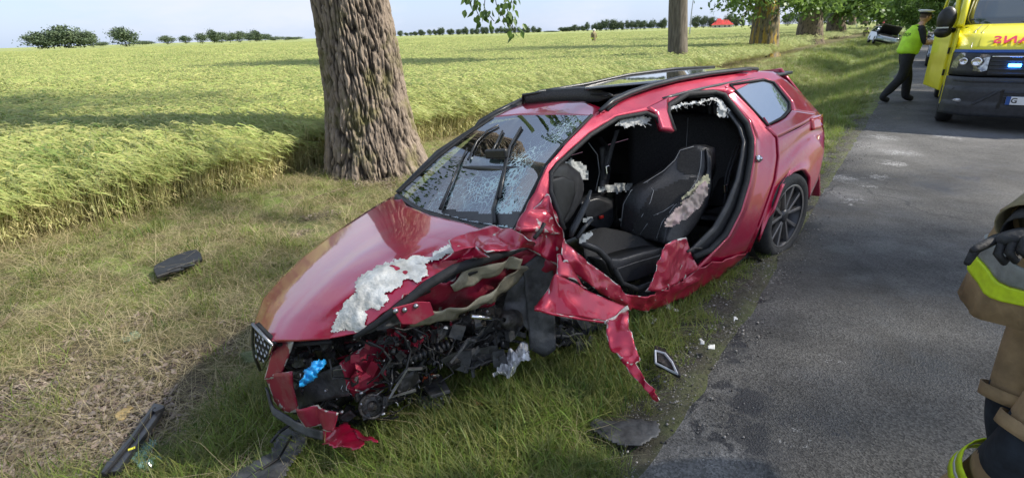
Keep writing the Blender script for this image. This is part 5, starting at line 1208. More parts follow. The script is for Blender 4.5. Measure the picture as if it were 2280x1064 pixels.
pl = [C(x, y, 'y', .80) for x, y in [(873,686),(930,671),(958,672),(968,700),(925,722),(895,722)]]; mb.prism(pl, (0,-.006,0)); mp_ = mb.build('mounting_plate', M_redd, car, bevel=.003)
for x, y in ((881,692),(901,690),(926,681)):
    mb = MB(); P = C(x, y, 'y', .805); mb.lathe([(.0,.010),(.008,.009),(.012,.0)], P, (0,1,0), 10); mb.build('bolt', M_alu, mp_, smooth=True)
tubeC('bonnet_seal', [C(x, y, 'y', v) for x, y, v in [(790,752,.70),(850,712,.74),(905,670,.78),(955,632,.80),(1010,600,.80),(1070,580,.80),(1130,562,.80),(1175,548,.80)]], [.012,.016,.02,.022,.024,.022,.02,.014], M_rub)
tubeC('wiring_loom', [C(x, y, 'y', v) for x, y, v in [(880,672,.72),(940,650,.72),(1000,625,.74),(1060,600,.76)]], .018, M_blk)
fold('black_cover', [(905,655),(950,625),(1010,590)], [(900,672),(960,668),(1020,625)], (.72,.74), (.70,.72), M_blk, .02, 12, 'y', f=12)
fold('black_cover', [(790,752),(840,715),(880,690)], [(800,750),(850,735),(895,722)], (.66,.70), (.66,.70), M_gplas, .02, 13, 'y', f=12)
# chassis leg and radiator carrier
fold('chassis_leg', [(758,808),(800,780),(850,750),(905,728),(945,745)], [(775,865),(810,870),(850,845),(900,800),(945,765)], (.52,.40), (.52,.40), M_redd, .02, 14, 'y', nu=26, nv=12, f=9)
fold('chassis_leg', [(775,865),(810,872),(850,848)], [(790,888),(820,885),(862,862)], (.52,.45), (.46,.40), M_redd, .012, 15, 'y', nu=14, nv=5, f=9)
fold('radiator_pack', [(648,800),(700,775),(760,765),(800,760)], [(655,920),(700,915),(760,905),(800,880)], (.02,.35), (.02,.35), M_eng, .02, 16, 'y', nu=20, nv=12, f=6)
fold('bumper_beam', [(650,870),(690,840),(765,808)], [(660,915),(700,895),(778,880)], (.16,.50), (.16,.50), M_gplas, .012, 17, 'y', nu=18, nv=10, f=6)
for pts in ([(662,880),(690,868),(720,862),(760,842)], [(690,868),(730,850)], [(668,902),(700,893),(745,876)]): tubeC('scratch_edge', [C(x, y, 'y', .50-max(0, 790-x)*.0028) for x, y in pts], .0025, M_alu, n=4)
mb = MB()
for k in range(3): mb.lathe([(.01,.0),(.055,.0),(.062,.01),(.055,.02),(.01,.02)], C(828+k*3, 902-k*2, 'y', .52-.02*k), (.3,1,.2), 24)
o = mb.build('horn', M_grim, car, smooth=True)
mb = MB(); mb.lathe([(0,.03),(.02,.03),(.022,.0)], C(828,902,'y',.54), (.3,1,.2), 16); mb.lathe([(.048,.02),(.054,.026),(.06,.02)], C(828,902,'y',.53), (.3,1,.2), 24); mb.build('horn_rim', M_grim, car, smooth=True)
mb = MB(); p0, p1 = C(888,808,'y',.62), C(994,768,'y',.62); 
for k in range(11): mb.lathe([(.012,-.008),(.026,-.006),(.026,.006),(.012,.008)], p0.lerp(p1, k/10), (p1-p0), 12)
mb.tube([p0, p1], .016, 8); mb.build('ribbed_hose', M_blk, car, smooth=True)
tubeC('hose', [C(x, y, 'y', .6) for x, y in [(925,735),(935,760),(930,785),(945,800),(930,820)]], .010, M_trim)
# bent light bracket (A shape)
mb = MB(); q = [C(x, y, 'y', .66) for x, y in [(868,884),(925,868),(940,820),(905,822)]]
mb.tube([q[3], q[0], q[1]], .008, 6); mb.tube([q[3], q[2]], .008, 6); mb.build('bent_bracket', M_alu, car)
fold('light_housing', [(880,860),(905,828),(930,822)], [(890,876),(915,868),(938,850)], (.64,.64), (.64,.64), M_blk, .02, 18, 'y', f=14)
mb = MB(); pl = [C(x, y, 'z', .22) for x, y in [(924,840),(982,832),(1002,868),(958,880)]]; mb.prism(pl, (0,0,-.018)); mb.build('sensor_box', M_gplas, car, bevel=.004)
mb = MB(); P = C(957,846,'z',.225); mb.lathe([(.030,.0),(.038,.004),(.038,.016),(.030,.018),(.030,.0)], P, (0,0,1), 20); mb.build('orange_ring', M_orange, car, smooth=True)
tubeC('hose', [P+Vector((.0,-.02,.02)), P+Vector((-.02,0,.04)), P+Vector((-.06,0,.05))], .006, M_blk)
decal('foil_lamp_reflector', [(925,880),(960,884),(1000,878),(1006,895),(980,906),(955,910),(935,900)], None, M_foil, 3, 0, .05, 30, 4, car, fn=lambda px, py: C(px, py, 'z', .13), jag=8, smooth=False)
# strut, rod and arms
tubeC('damper_rod', [C(1050,704,'y',.78), C(1122,712,'y',.70)], .010, M_chr, n=12)
mb = MB(); p0, p1 = C(1122,712,'y',.70), C(1150,712,'y',.62); mb.lathe([(.012,.0),(.03,.005),(.034,.03),(.05,.05),(.056,.12),(.03,.14)], p0, (p1-p0), 18); mb.build('damper_top', M_grim, car, smooth=True)
tubeC('suspension_arm', [C(x, y, 'y', .55) for x, y in [(1000,805),(1040,800),(1065,780),(1100,745)]], [.018,.014,.014,.018], M_grim)
tubeC('suspension_arm', [C(x, y, 'y', .6) for x, y in [(1070,812),(1110,795),(1150,780)]], .009, M_grim)
mb = MB(); mb.lathe([(.0,.02),(.02,.02),(.034,.015),(.034,-.015),(.02,-.02)], C(1003,803,'y',.57), (.3,1,0), 18); mb.build('bush', M_grim, car, smooth=True)
fold('broken_tray', [(1015,750),(1060,745),(1100,720)], [(1020,790),(1060,810),(1095,800)], (.45,.5), (.45,.5), M_eng, .04, 19, 'y', f=10)
tubeC('brake_line', [C(x, y, 'y', .62) for x, y in [(1100,660),(1103,700),(1104,740),(1108,778)]], .003, M_grim, n=5)
# uncountable shreds of plastic, hoses and clips filling the bay
def shards(name, poly, n, yr, size, m, seed, kinds=(0,1,2)):
    r = random.Random(seed); mb = MB(); xs = [p[0] for p in poly]; ys = [p[1] for p in poly]; k = 0
    while k < n:
        px, py = r.uniform(min(xs), max(xs)), r.uniform(min(ys), max(ys))
        if not inside(poly, px, py): continue
        k += 1; P = C(px, py, 'y', r.uniform(*yr)-max(0, 790-px)*.003); s = size*r.uniform(.4, 1.5); kd = r.choice(kinds); d = Vector((r.gauss(0,1), r.gauss(0,.6), r.gauss(0,.8))).normalized(); R = d.to_track_quat('X', 'Z').to_matrix()
        if kd == 0: mb.box(P, (s*r.uniform(.6,1.6), s*r.uniform(.1,.5), s*r.uniform(.4,1)), R, r.uniform(.6,1))
        elif kd == 1:
            pts = [P]; 
            for q in range(4): d = (d+Vector((r.gauss(0,.5), r.gauss(0,.4), r.gauss(0,.5)))).normalized(); pts.append(pts[-1]+d*s*.6)
            mb.tube(pts, s*r.uniform(.05,.13), 6)
        elif kd == 2:
            e = d.orthogonal().normalized()*s*r.uniform(.3,.7); mb.add([P-d*s*.5, P+e*.6, P+d*s*.6+Vector((0,0,s*.1)), P-e, P+Vector((0,.006,.004))], [(0,1,4),(1,2,4),(2,3,4),(3,0,4)])
        else: mb.lathe([(0,s*.2),(s*.3,s*.2),(s*.34,0),(s*.2,-s*.2)], P, d, 10)
    o = mb.build(name, m, car); o['kind'] = 'stuff'; return o
bay = [(640,775),(770,760),(870,735),(960,710),(1080,660),(1130,680),(1150,760),(1060,800),(1000,840),(940,880),(860,925),(760,935),(700,900),(650,860)]
shards('crushed_engine_parts', bay, 250, (.25,.60), .055, M_eng, 1, (0,0,1,1,2,3))
shards('crushed_engine_parts', [(860,740),(1000,720),(1010,790),(900,850),(860,870)], 130, (.5,.66), .035, M_blk, 2, (0,1,1,3))
shards('crushed_metal_bits', bay, 110, (.5,.68), .020, M_alu, 3, (0,1,2,3))
shards('torn_red_bits', [(760,780),(900,720),(1010,715),(960,770),(850,840),(790,870)], 34, (.5,.62), .045, M_redd, 4, (0,2,2))
shards('torn_plastic', [(1000,740),(1110,700),(1180,740),(1120,800),(1060,830),(1000,820)], 70, (.4,.7), .07, M_gplas, 5, (0,1,2,2))
shards('torn_plastic', [(1240,700),(1345,715),(1355,780),(1290,800),(1250,770)], 90, (.5,.78), .06, M_gplas, 6, (0,1,1,2,3))
shards('torn_plastic', [(1225,575),(1270,600),(1330,650),(1380,672),(1330,690),(1250,640)], 60, (.5,.78), .06, M_eng, 7, (0,1,2))
shards('torn_plastic', [(690,900),(840,900),(860,930),(760,950),(700,930)], 50, (.3,.5), .07, M_eng, 8, (0,1,2,2))
shards('white_clips', [(700,770),(760,770),(1000,720),(980,760)], 5, (.6,.66), .012, M_white, 9, (0,))
for pts, r0 in (([(880,735),(900,750),(915,780),(905,820),(880,850)],.006), ([(920,730),(950,745),(955,775),(990,790)],.005), ([(820,760),(850,775),(870,800),(850,830),(865,850)],.006), ([(840,735),(870,728),(900,735),(940,722)],.006), ([(1010,770),(990,800),(1010,830),(980,850)],.004)):
    tubeC('cable', [C(x, y, 'y', .66) for x, y in pts], r0, M_blk, n=6)
# left wing remnant and hanging strip
fold('torn_wing', [(1192,682),(1215,645),(1236,608),(1262,622),(1300,640),(1395,684)], [(1190,690),(1235,702),(1290,706),(1320,711),(1338,714),(1352,716)], (.92,1.02), (.98,1.04), M_redw, .025, 21, 'y', nu=34, nv=16, f=6)
fold('torn_wing_edge', [(1345,715),(1375,700),(1397,680)], [(1348,722),(1380,706),(1400,688)], (1.045,1.045), (1.045,1.045), M_prim, .006, 2, 'y', nu=14, nv=4, f=20)
fold('torn_wing_edge', [(1190,686),(1250,700),(1352,716)], [(1190,692),(1250,706),(1350,721)], (1.0,1.045), (1.0,1.045), M_redw, .008, 3, 'y', nu=24, nv=3, f=20)
fold('torn_wing', [(1238,570),(1258,565),(1262,600)], [(1240,612),(1280,625),(1310,640)], (.86,.88), (.94,.98), M_redw, .02, 22, 'y', nu=14, nv=12, f=9)
fold('hanging_strip', [(1349,720),(1350,745),(1362,775),(1385,810),(1405,835),(1430,855),(1450,880),(1466,893)], [(1399,688),(1400,730),(1412,760),(1425,790),(1420,815),(1438,845),(1458,868),(1472,890)], (1.04,1.50), (1.04,1.52), M_redw, .035, 23, 'y', nu=50, nv=12, f=13)
# nose: badge grille, bumper skins
gr = empty('grille'); gr.parent = car
pl = coons([(568,722),(590,745),(612,765)], [(572,790),(580,806),(592,800)], [(568,722),(567,755),(572,790)], [(612,765),(606,780),(592,800)], 9, 9)
gx = lambda px, py: C(px, py, 'x', .80-.02*(px-590)/25)
mesh_rows('grille_panel', [[gx(*p) for p in r] for r in pl], M_blk, solid=.02, parent=gr)
tubeC('grille_frame', [gx(x, y)+Vector((.01,0,0)) for x, y in [(612,766),(590,744),(568,720),(566,760),(572,795),(584,822)]], .008, M_alu, gr)
tubeC('grille_frame', [gx(x, y)+Vector((.01,0,0)) for x, y in [(612,766),(604,790),(588,822)]], .005, M_chr, gr)
for r in range(5):
    for k in range(4):
        px = 576+k*8+(r % 2)*4; py = 742+r*12+k*5
        if inside([(570,728),(610,768),(594,800),(582,812),(572,790)], px, py):
            mb = MB(); mb.lathe([(.007,.0),(.011,.004),(.012,.0)], gx(px, py)+Vector((.012,0,0)), (1,0,0), 6); mb.build('grille_cell', M_alu, gr)
fold('bumper_skin', [(608,770),(630,762),(650,761)], [(588,845),(608,842),(628,830)], (.2,.40), (.12,.28), M_redd, .008, 31, 'y', nu=12, nv=12, f=5, solid=.006)
fold('bumper_skin', [(590,845),(612,830),(650,826)], [(606,895),(630,920),(660,918)], (.12,.40), (.12,.36), M_redd, .012, 32, 'y', nu=12, nv=10, f=5, solid=.006)
fold('bumper_skin', [(660,905),(700,905),(742,922)], [(690,945),(715,952),(738,962)], (.36,.66), (.42,.64), M_redd, .03, 33, 'y', nu=14, nv=10, f=9, solid=.006)
fold('lower_valance', [(588,862),(610,905),(650,935),(690,952),(716,960)], [(592,880),(612,925),(650,955),(685,972),(714,980)], (.08,.5), (.1,.5), M_gplas, .01, 34, 'y', nu=24, nv=6, f=8, solid=.01)
shards('valance_clips', [(620,905),(660,925),(715,955),(690,965),(640,940)], 14, (.2,.35), .03, M_gplas, 11, (0,2))
tubeC('bonnet_gap', [C(x, y, 'z', .64) for x, y in [(570,722),(588,756),(602,765),(660,766),(740,760)]], .012, M_rub)
fold('green_fog_lens', [(518,792),(548,782),(570,780)], [(522,808),(545,810),(572,806)], (.80,.80), (.80,.80), mat('greenish_lens', (.25,.35,.22), .1, alpha=.7), .01, 36, 'x', nu=8, nv=6)
# ---- loose pieces round the car: each a thing, on the ground
CI = CARM.inverted()
def glove():
    e = empty('disposable_glove', CARM @ C(690,832,'y',.56), 0, 'crumpled blue disposable glove dropped in the torn front of the red car', 'glove')
    poly = [(668,858),(666,848),(675,838),(676,826),(688,818),(694,806),(708,800),(722,802),(724,812),(714,824),(706,838),(690,850),(678,859)]
    o = decal('glove_sheet', poly, None, M_blue, 2.5, 0, .05, 22, 2, e, fn=lambda px, py: C(px, py, 'y', .56), jag=4)
    L_ = e.location.copy(); o.data.transform(CARM); o.data.transform(Matrix.Translation(-L_)); q = o.modifiers.new('t', 'SOLIDIFY'); q.thickness = .003
glove()
def ground_piece(name, poly, m, label, cat, h=.03, amp=.02, step=4, f=18, seed=1, jag=5, tilt=0, smooth=True, solid=.003, group=None):
    c = G(sum(p[0] for p in poly)/len(poly), sum(p[1] for p in poly)/len(poly)); e = empty(name, c, 0, label, cat, group)
    xs = [p[0] for p in poly]; ys = [p[1] for p in poly]; V = {}; mb = MB()
    def vert(i, j):
        if (i, j) not in V:
            px, py = min(xs)+i*step, min(ys)+j*step; P = Vector(G(px, py, h+.005)); P.z += amp*(.5+noise.noise(P*f+Vector((seed,0,0)))+.5*noise.noise(P*f*2.5)); mb.V.append(P-Vector(c)); V[(i, j)] = len(mb.V)-1
        return V[(i, j)]
    for i in range(int((max(xs)-min(xs))/step)+1):
        for j in range(int((max(ys)-min(ys))/step)+1):
            cx, cy = min(xs)+(i+.5)*step, min(ys)+(j+.5)*step
            if inside(poly, cx+jag*noise.noise((cx*.06, cy*.06, seed)), cy+jag*noise.noise((cx*.06, cy*.06, seed+5))): mb.F.append((vert(i, j), vert(i+1, j), vert(i+1, j+1), vert(i, j+1)))
    me = mesh_from(mb.V, mb.F, name); me.materials.append(m); o = D.objects.new(name+'_sheet', me); COL.objects.link(o); o.parent = e
    if smooth: me.shade_smooth()
    q = o.modifiers.new('t', 'SOLIDIFY'); q.thickness = solid; return e, o
def solo(args, **k):
    e, o = ground_piece(*args, **k); loc = e.location.copy(); o.parent = None; o.location = loc
    for key in ('label', 'category', 'group'):
        if key in e: o[key] = e[key]
    nm = e.name; D.objects.remove(e); o.name = nm; return o
solo(('foil_scrap', [(1098,850),(1105,838),(1115,820),(1130,802),(1150,792),(1165,778),(1175,776),(1181,800),(1168,815),(1150,835),(1130,846),(1110,848)], mat('crinkled_white_foil', (.85,.85,.85), .38, metal=.35, noise_s=14, col2=(.45,.45,.46), bump=.9, bump_s=16), 'crinkled silver foil heat shield lying in the grass under the torn wing', 'foil scrap'), h=.14, amp=.07, f=20, step=3, smooth=False)
solo(('bumper_fragment', [(718,968),(745,962),(775,955),(800,970),(818,990),(806,1016),(780,1012),(740,1000),(720,988)], M_redw, 'red bumper fragment lying on the grass at the front corner of the car', 'car fragment'), h=.15, amp=.05, f=5, step=4)
solo(('bumper_fragment', [(790,958),(800,962),(815,975),(845,988),(842,992),(815,986),(795,972)], M_redw, 'thin red splinter sticking out behind the larger red bumper fragment', 'car fragment'), h=.18, amp=.02, f=6, step=2.5, jag=1)
e, o = ground_piece('undertray', [(640,953),(655,960),(688,972),(684,990),(655,1030),(640,1064),(628,1110),(470,1110),(520,1064),(560,1038),(600,1018),(612,985)], M_gplas, 'long black plastic undertray torn off below the front bumper', 'car fragment', h=.10, amp=.04, f=4, step=5, jag=4)
mb = MB(); pts = [(648,972),(620,1020),(560,1058),(520,1090)]
mb.tube([Vector(G(x, y, .145))-e.location for x, y in pts], .007, 5); mb.build('stiffening_rib', M_blk, e, smooth=True)
mb = MB(); mb.tube([Vector(G(x, y, .14))-e.location for x, y in [(665,990),(640,1030),(600,1075)]], .004, 4); mb.build('scratch_line', M_alu, e)
def plate(name, poly, m, label, cat, h, thick, parts=(), bevel=.004):
    c = Vector(G(sum(p[0] for p in poly)/len(poly), sum(p[1] for p in poly)/len(poly))); e = empty(name, c, 0, label, cat)
    mb = MB(); mb.prism([Vector(G(x, y, h))-c for x, y in poly], (0,0,thick)); mb.build(parts[0] if parts else 'body', m, e, bevel=bevel); return e, c
e, c = plate('cowl_grille', [(343,605),(346,598),(380,580),(420,565),(440,562),(449,570),(452,582),(420,598),(380,612),(350,622)], M_blk, 'black slotted plastic panel lying in the grass left of the red car', 'car fragment', .06, .035, ('panel',), .01)
mb = MB(); mb.tube([Vector(G(x, y, .105))-c for x, y in [(372,602),(395,594),(415,588),(440,578)]], .006, 5); mb.build('raised_edge', M_gplas, e)
for x, y in ((395,602),(420,592)):
    mb = MB(); p = Vector(G(x, y, .10))-c; mb.box(p, (.10,.02,.012), Matrix.Rotation(.5, 3, 'Z')); mb.build('slot_bar', M_trim, e)
e, c = plate('door_frame_trim', [(228,1062),(240,1040),(290,985),(345,905),(368,910),(362,925),(320,985),(275,1046),(268,1058)], M_trim, 'long dark grey window frame trim lying in the leaf litter at bottom left', 'car fragment', .07, .03, ('trim_bar',), .004)
mb = MB(); mb.tube([Vector(G(x, y, .105))-c for x, y in [(232,1056),(295,980),(345,908)]], .008, 6); mb.build('rubber_lip', M_rub, e)
mb = MB(); mb.box(Vector(G(293,998,.108))-c, (.03,.014,.003), Matrix.Rotation(.6, 3, 'Z')); mb.build('yellow_sticker', mat('yellow_sticker', (.75,.7,.05), .5), e)
mb = MB(); mb.box(Vector(G(354,912,.11))-c, (.05,.03,.02), Matrix.Rotation(.9, 3, 'Z')); mb.build('end_clip', M_trim, e)
e, c = plate('mirror_frame', [(1456,776),(1462,774),(1480,784),(1498,804),(1512,830),(1516,842),(1508,842),(1485,828),(1462,818),(1454,805)], M_blk, 'broken mirror housing with a silver rim lying beside the road edge', 'car fragment', .06, .02, ('housing',), .006)
mb = MB(); q = [Vector(G(x, y, .095))-c for x, y in [(1459,780),(1480,786),(1496,806),(1508,832),(1484,820),(1460,808)]]; mb.tube(q+[q[0]], .006, 6); mb.build('silver_rim', mat('pale_rim', (.62,.65,.70), .35, metal=.2), e)
mb = MB(); mb.prism([Vector(G(x, y, .084))-c for x, y in [(1464,788),(1478,792),(1490,808),(1498,822),(1482,815),(1465,804)]], (0,0,.004)); mb.build('inner_plate', M_grim, e)
solo(('wheel_liner_piece', [(1314,940),(1330,934),(1365,940),(1400,935),(1440,936),(1462,938),(1470,962),(1462,975),(1430,992),(1400,997),(1365,990),(1335,975),(1318,958)], M_gplas, 'curved black wheel arch liner piece lying where grass meets asphalt', 'car fragment'), h=.03, amp=.012, f=5, step=4, jag=3)
M_card = mat('white_card', (.6,.6,.58), .8, noise_s=30, var=.2)
for k, (poly, lab) in enumerate([([(1435,705),(1455,703),(1464,718),(1443,722)], 'white printed label scrap nearest the hanging red strip, on grass'), ([(1470,678),(1485,677),(1514,693),(1505,695),(1480,688)], 'long white plastic splinter on the grass below the sill'), ([(1400,724),(1412,726),(1410,736),(1398,734)], 'tiny white chip touching the hanging red strip'), ([(1556,757),(1562,756),(1570,766),(1562,770)], 'upper of the two white chips on the dark soil by the asphalt'), ([(1576,771),(1590,769),(1592,778),(1578,779)], 'lower of the two white chips on the dark soil by the asphalt'), ([(1633,708),(1640,707),(1641,714),(1634,715)], 'small white crumb at the edge of the asphalt, highest of the chips')]):
    solo(('white_scrap', poly, M_card, lab, 'plastic scrap'), h=.04, amp=.01, step=3, jag=0)
solo(('wood_chip', [(1050,894),(1064,896),(1076,903),(1066,908),(1054,904)], mat('orange_chip', (.55,.25,.12), .8, noise_s=20), 'orange bark chip lying in the grass below the wreck', 'wood chip'), h=.05, amp=.02, step=3, jag=1)
M_gleaf = mat('pale_green_leaf', (.22,.33,.22), .5, noise_s=15)
solo(('fallen_leaf', [(268,753),(285,748),(305,742),(318,744),(310,754),(295,762),(278,764)], M_gleaf, 'large pale green leaf lying alone on the brown litter', 'leaf'), h=.02, amp=.015, step=3, jag=1)
solo(('fallen_leaf', [(204,868),(215,855),(232,852),(228,866),(215,880)], mat('brown_leaf', (.24,.17,.14), .8, noise_s=15), 'big curled brown leaf on the litter left of a green sprig', 'leaf'), h=.02, amp=.02, step=3, jag=1)
solo(('fallen_leaf', [(258,935),(262,918),(285,905),(300,908),(290,922),(270,938)], mat('yellow_leaf', (.42,.30,.13), .8, noise_s=15), 'yellowish decayed leaf just above the grey trim bar', 'leaf'), h=.02, amp=.02, step=3, jag=1)
M_shard = D.materials.new('green_glass'); M_shard.use_nodes = True; b = M_shard.node_tree.nodes['Principled BSDF']; b.inputs['Base Color'].default_value = (.25,.42,.36,1); b.inputs['Roughness'].default_value = .08; b.inputs['Alpha'].default_value = .6
for k, (poly, lab) in enumerate([([(298,1015),(335,985),(352,990),(340,1010),(310,1035),(295,1035)], 'greenish glass shards beside the grey trim bar'), ([(318,1040),(352,1018),(358,1026),(330,1048),(305,1052)], 'lower flake of greenish glass below the other shards')]):
    solo(('glass_shards', poly, M_shard, lab, 'glass shard'), h=.03, amp=.03, step=5, jag=5, smooth=False)
M_twig = mat('twig_bark', (.22,.17,.12), .9, noise_s=30)
for pts, lab in (([(0,728),(22,700),(40,672)], 'thin grey stick at the left edge of the verge'), ([(475,788),(498,782),(524,792)], 'pinkish peeled stick in front of the grille'), ([(700,440),(745,425),(790,412)], 'long pale straw stick in front of the big trunk'), ([(64,1030),(90,1008),(108,994)], 'short broken stick on the litter at bottom left'), ([(100,948),(102,925),(105,905)], 'thin pale straw standing up at left bottom')):
    mb = MB(); mb.tube([Vector(G(x, y, .03)) for x, y in pts], [.008,.010,.005], 6); tag(mb.build('stick', M_twig, smooth=True), lab, 'stick')
# ============================================================ PEOPLE
M_skin = mat('skin', (.50,.30,.22), .55, noise_s=12, var=.12)
M_navy = mat('dark_uniform', (.011,.012,.017), .8, noise_s=25, var=.4, bump=.2, bump_s=30)
M_hiv = mat('fluorescent_vest', (.50,.85,.04), .7, noise_s=6, var=.15, bump=.3, bump_s=14)
M_refl = mat('reflective_band', (.6,.62,.60), .5)
M_tan = mat('turnout_cloth', (.31,.21,.11), .9, noise_s=9, var=.25, bump=.4, bump_s=18)
M_tan2 = mat('olive_cuff', (.22,.185,.11), .9, noise_s=9, var=.2, bump=.3, bump_s=18)
M_pad = mat('navy_knee_patch', (.020,.026,.036), .9, noise_s=12, var=.4, bump=.3, bump_s=18)
M_lime = mat('lime_band', (.62,.80,.02), .6, noise_s=40, var=.1)
M_boot = mat('black_boot', (.015,.015,.015), .5)
M_glove = mat('black_glove', (.020,.020,.022), .7, noise_s=30, var=.4, bump=.3, bump_s=60)
M_hair = mat('short_hair', (.10,.07,.05), .9)
def skin(name, joints, bones, radii, sub=2, parent=None, mats=None, pick=None, root=0):
    """one continuous surface grown on a skeleton"""
    names = list(joints); me = D.meshes.new(name); me.from_pydata([joints[k] for k in names], [(names.index(a), names.index(b)) for a, b in bones], []); o = D.objects.new(name, me); COL.objects.link(o)
    m = o.modifiers.new('sk', 'SKIN'); m.use_smooth_shade = True
    if not me.skin_vertices: me.skin_vertices.new()
    for i, k in enumerate(names):
        r = radii[k]; r = r if isinstance(r, tuple) else (r, r); me.skin_vertices[0].data[i].radius = r; me.skin_vertices[0].data[i].use_root = (i == root)
    s = o.modifiers.new('su', 'SUBSURF'); s.levels = s.render_levels = sub
    dg = bpy.context.evaluated_depsgraph_get(); dg.update(); nm = D.meshes.new_from_object(o.evaluated_get(dg)); D.objects.remove(o)
    nm.name = name; q = D.objects.new(name, nm); COL.objects.link(q); q.parent = parent
    nm.materials.clear()
    for k in (mats or [M_skin]): nm.materials.append(k)
    nm.shade_smooth()
    if pick:
        for p in nm.polygons: p.material_index = pick(p.center)
    return q
def head(parent, c, yaw, s=1.0, tilt=0, hair=None):
    """c: middle of the head; face looks along +x turned by yaw"""
    R = Matrix.Rotation(yaw, 3, 'Z') @ Matrix.Rotation(tilt, 3, 'Y'); c = Vector(c)
    mb = MB(); V = []; n, m = 24, 18
    for i in range(m+1):
        ph = math.pi*i/m
        for k in range(n):
            a = 2*math.pi*k/n; x = math.sin(ph)*math.cos(a); y = math.sin(ph)*math.sin(a); z = math.cos(ph)
            px, py, pz = x*.095, y*.076, z*.118
            if z < -.2: px *= 1+.10*z; py *= 1+.28*(z+.2)
            if x > .2: px += .012*math.exp(-((z+.12)/.16)**2-(y/.16)**2)*2.0-.008*math.exp(-((z-.12)/.10)**2-((abs(y)-.38)/.16)**2)+.006*math.exp(-((z+.48)/.08)**2-(y/.3)**2)+.010*math.exp(-((z+.85)/.15)**2-(y/.4)**2)
            V.append(c+R @ Vector((px, py, pz))*s)
    mb.add(V, [(i*n+k, (i+1)*n+k, (i+1)*n+(k+1) % n, i*n+(k+1) % n) for i in range(m) for k in range(n)])
    for sy in (-1, 1): mb.ellip(c+R @ Vector((-.004, sy*.078, -.008))*s, (.017*s, .009*s, .03*s), R, 8, 6)
    h = mb.build('head', M_skin, parent, smooth=True)
    for sy in (-1, 1):
        e = MB(); e.ellip(c+R @ Vector((.079, sy*.029, .014))*s, (.011*s, .013*s, .010*s), R, 10, 6); e.build('eye', M_dark, h, smooth=True)
    mo = MB(); mo.ellip(c+R @ Vector((.088, 0, -.056))*s, (.006*s, .024*s, .006*s), R, 10, 6); mo.build('mouth', mat('lips', (.35,.12,.10), .6), h, smooth=True)
    if hair:
        hb = MB(); V = []
        for i in range(10):
            ph = math.pi*.56*i/9
            for k in range(n):
                a = 2*math.pi*k/n; x = math.sin(ph)*math.cos(a); 
                zz = math.cos(ph) if x < .45 else max(math.cos(ph), .42)
                V.append(c+R @ Vector((x*.099-.004, math.sin(ph)*math.sin(a)*.080, zz*.122))*s)
        hb.add(V, [(i*n+k, (i+1)*n+k, (i+1)*n+(k+1) % n, i*n+(k+1) % n) for i in range(9) for k in range(n)]); hb.build('hair', hair, h, smooth=True)
    return h
def fingers(parent, wrist, d, up, s=1.0, m=M_skin, curl=.5, point=False, name='hand'):
    """palm plus five bent fingers; d: direction of the hand, up: back of the hand"""
    w = Vector(wrist); d = Vector(d).normalized(); up = (Vector(up)-d*Vector(up).dot(d)).normalized(); sd = d.cross(up); mb = MB()
    R = Matrix((d, sd, up)).transposed(); mb.ellip(w+d*.045*s, (.058*s, .042*s, .018*s), R, 14, 8)
    for k, (off, L0) in enumerate(((.030,.070),(.010,.080),(-.011,.075),(-.031,.058))):
        c_ = 0.06 if (point and k == 0) else curl; p = w+d*.085*s+sd*off*s; pts = [p-d*.03*s, p]; a = 0; dd = d
        for q in range(3): a += c_*(1.1 if q else .6); dd = d*math.cos(a)-up*math.sin(a); pts.append(pts[-1]+dd*L0*s*(.45,.32,.25)[q])
        mb.tube(pts, [.009*s,.0098*s,.009*s,.008*s,.0055*s], 8)
    t0 = w+d*.02*s+sd*.03*s; mb.tube([t0, t0+(d*.5+sd*.8-up*.2)*.035*s, t0+(d*.9+sd*.75-up*.35)*.062*s, t0+(d*1.2+sd*.45-up*.5)*.085*s], [.013*s,.012*s,.0105*s,.007*s], 8)
    return mb.build(name, m, parent, smooth=True)
def sleeve_band(parent, a, b, r0, r1, m, name, n=20, fl=1.0):
    mb = MB(); a, b = Vector(a), Vector(b); mb.tube([a, a.lerp(b,.5), b], [r0, (r0+r1)/2, r1], n, False, fl); return mb.build(name, m, parent, smooth=True, solid=.004)
# -- policeman at the ambulance door: walking stance, looking right, hands forward
pf = G(1993, 231); off = Matrix.Translation((pf[0], pf[1], 0)) @ Matrix.Rotation(math.radians(-12), 4, 'Z')
pm = empty('person', (0,0,0), 0, 'policeman in fluorescent vest and white cap standing at the open ambulance door', 'person'); pm.matrix_world = off
J = dict(pelvis=(0,0,.97), spine=(.04,0,1.15), chest=(.09,0,1.34), neck=(.14,0,1.50), skull=(.18,0,1.59), hl=(0,.10,.93), kl=(.16,.10,.52), al=(.20,.10,.10), tl=(.37,.11,.045),
         hr=(0,-.10,.93), kr=(-.02,-.11,.52), ar=(-.34,-.12,.10), tr=(-.18,-.13,.045), sl=(.10,.17,1.42), el=(.18,.27,1.18), wl=(.40,.22,1.20), sr=(.10,-.17,1.42), er=(.17,-.26,1.16), wr=(.40,-.20,1.19))
Bn = [('pelvis','spine'),('spine','chest'),('chest','neck'),('neck','skull'),('pelvis','hl'),('hl','kl'),('kl','al'),('al','tl'),('pelvis','hr'),('hr','kr'),('kr','ar'),('ar','tr'),('chest','sl'),('sl','el'),('el','wl'),('chest','sr'),('sr','er'),('er','wr')]
Rd = dict(pelvis=(.15,.125), spine=(.145,.115), chest=(.165,.13), neck=.062, skull=.06, hl=.125, kl=.10, al=.085, tl=.05, hr=.125, kr=.10, ar=.085, tr=.05, sl=.070, el=.052, wl=.033, sr=.070, er=.052, wr=.033)
def pk(c):
    if c.z > 1.5: return 1
    if c.x > .17 and c.z > 1.0: return 1
    if c.z < .09: return 2
    return 0
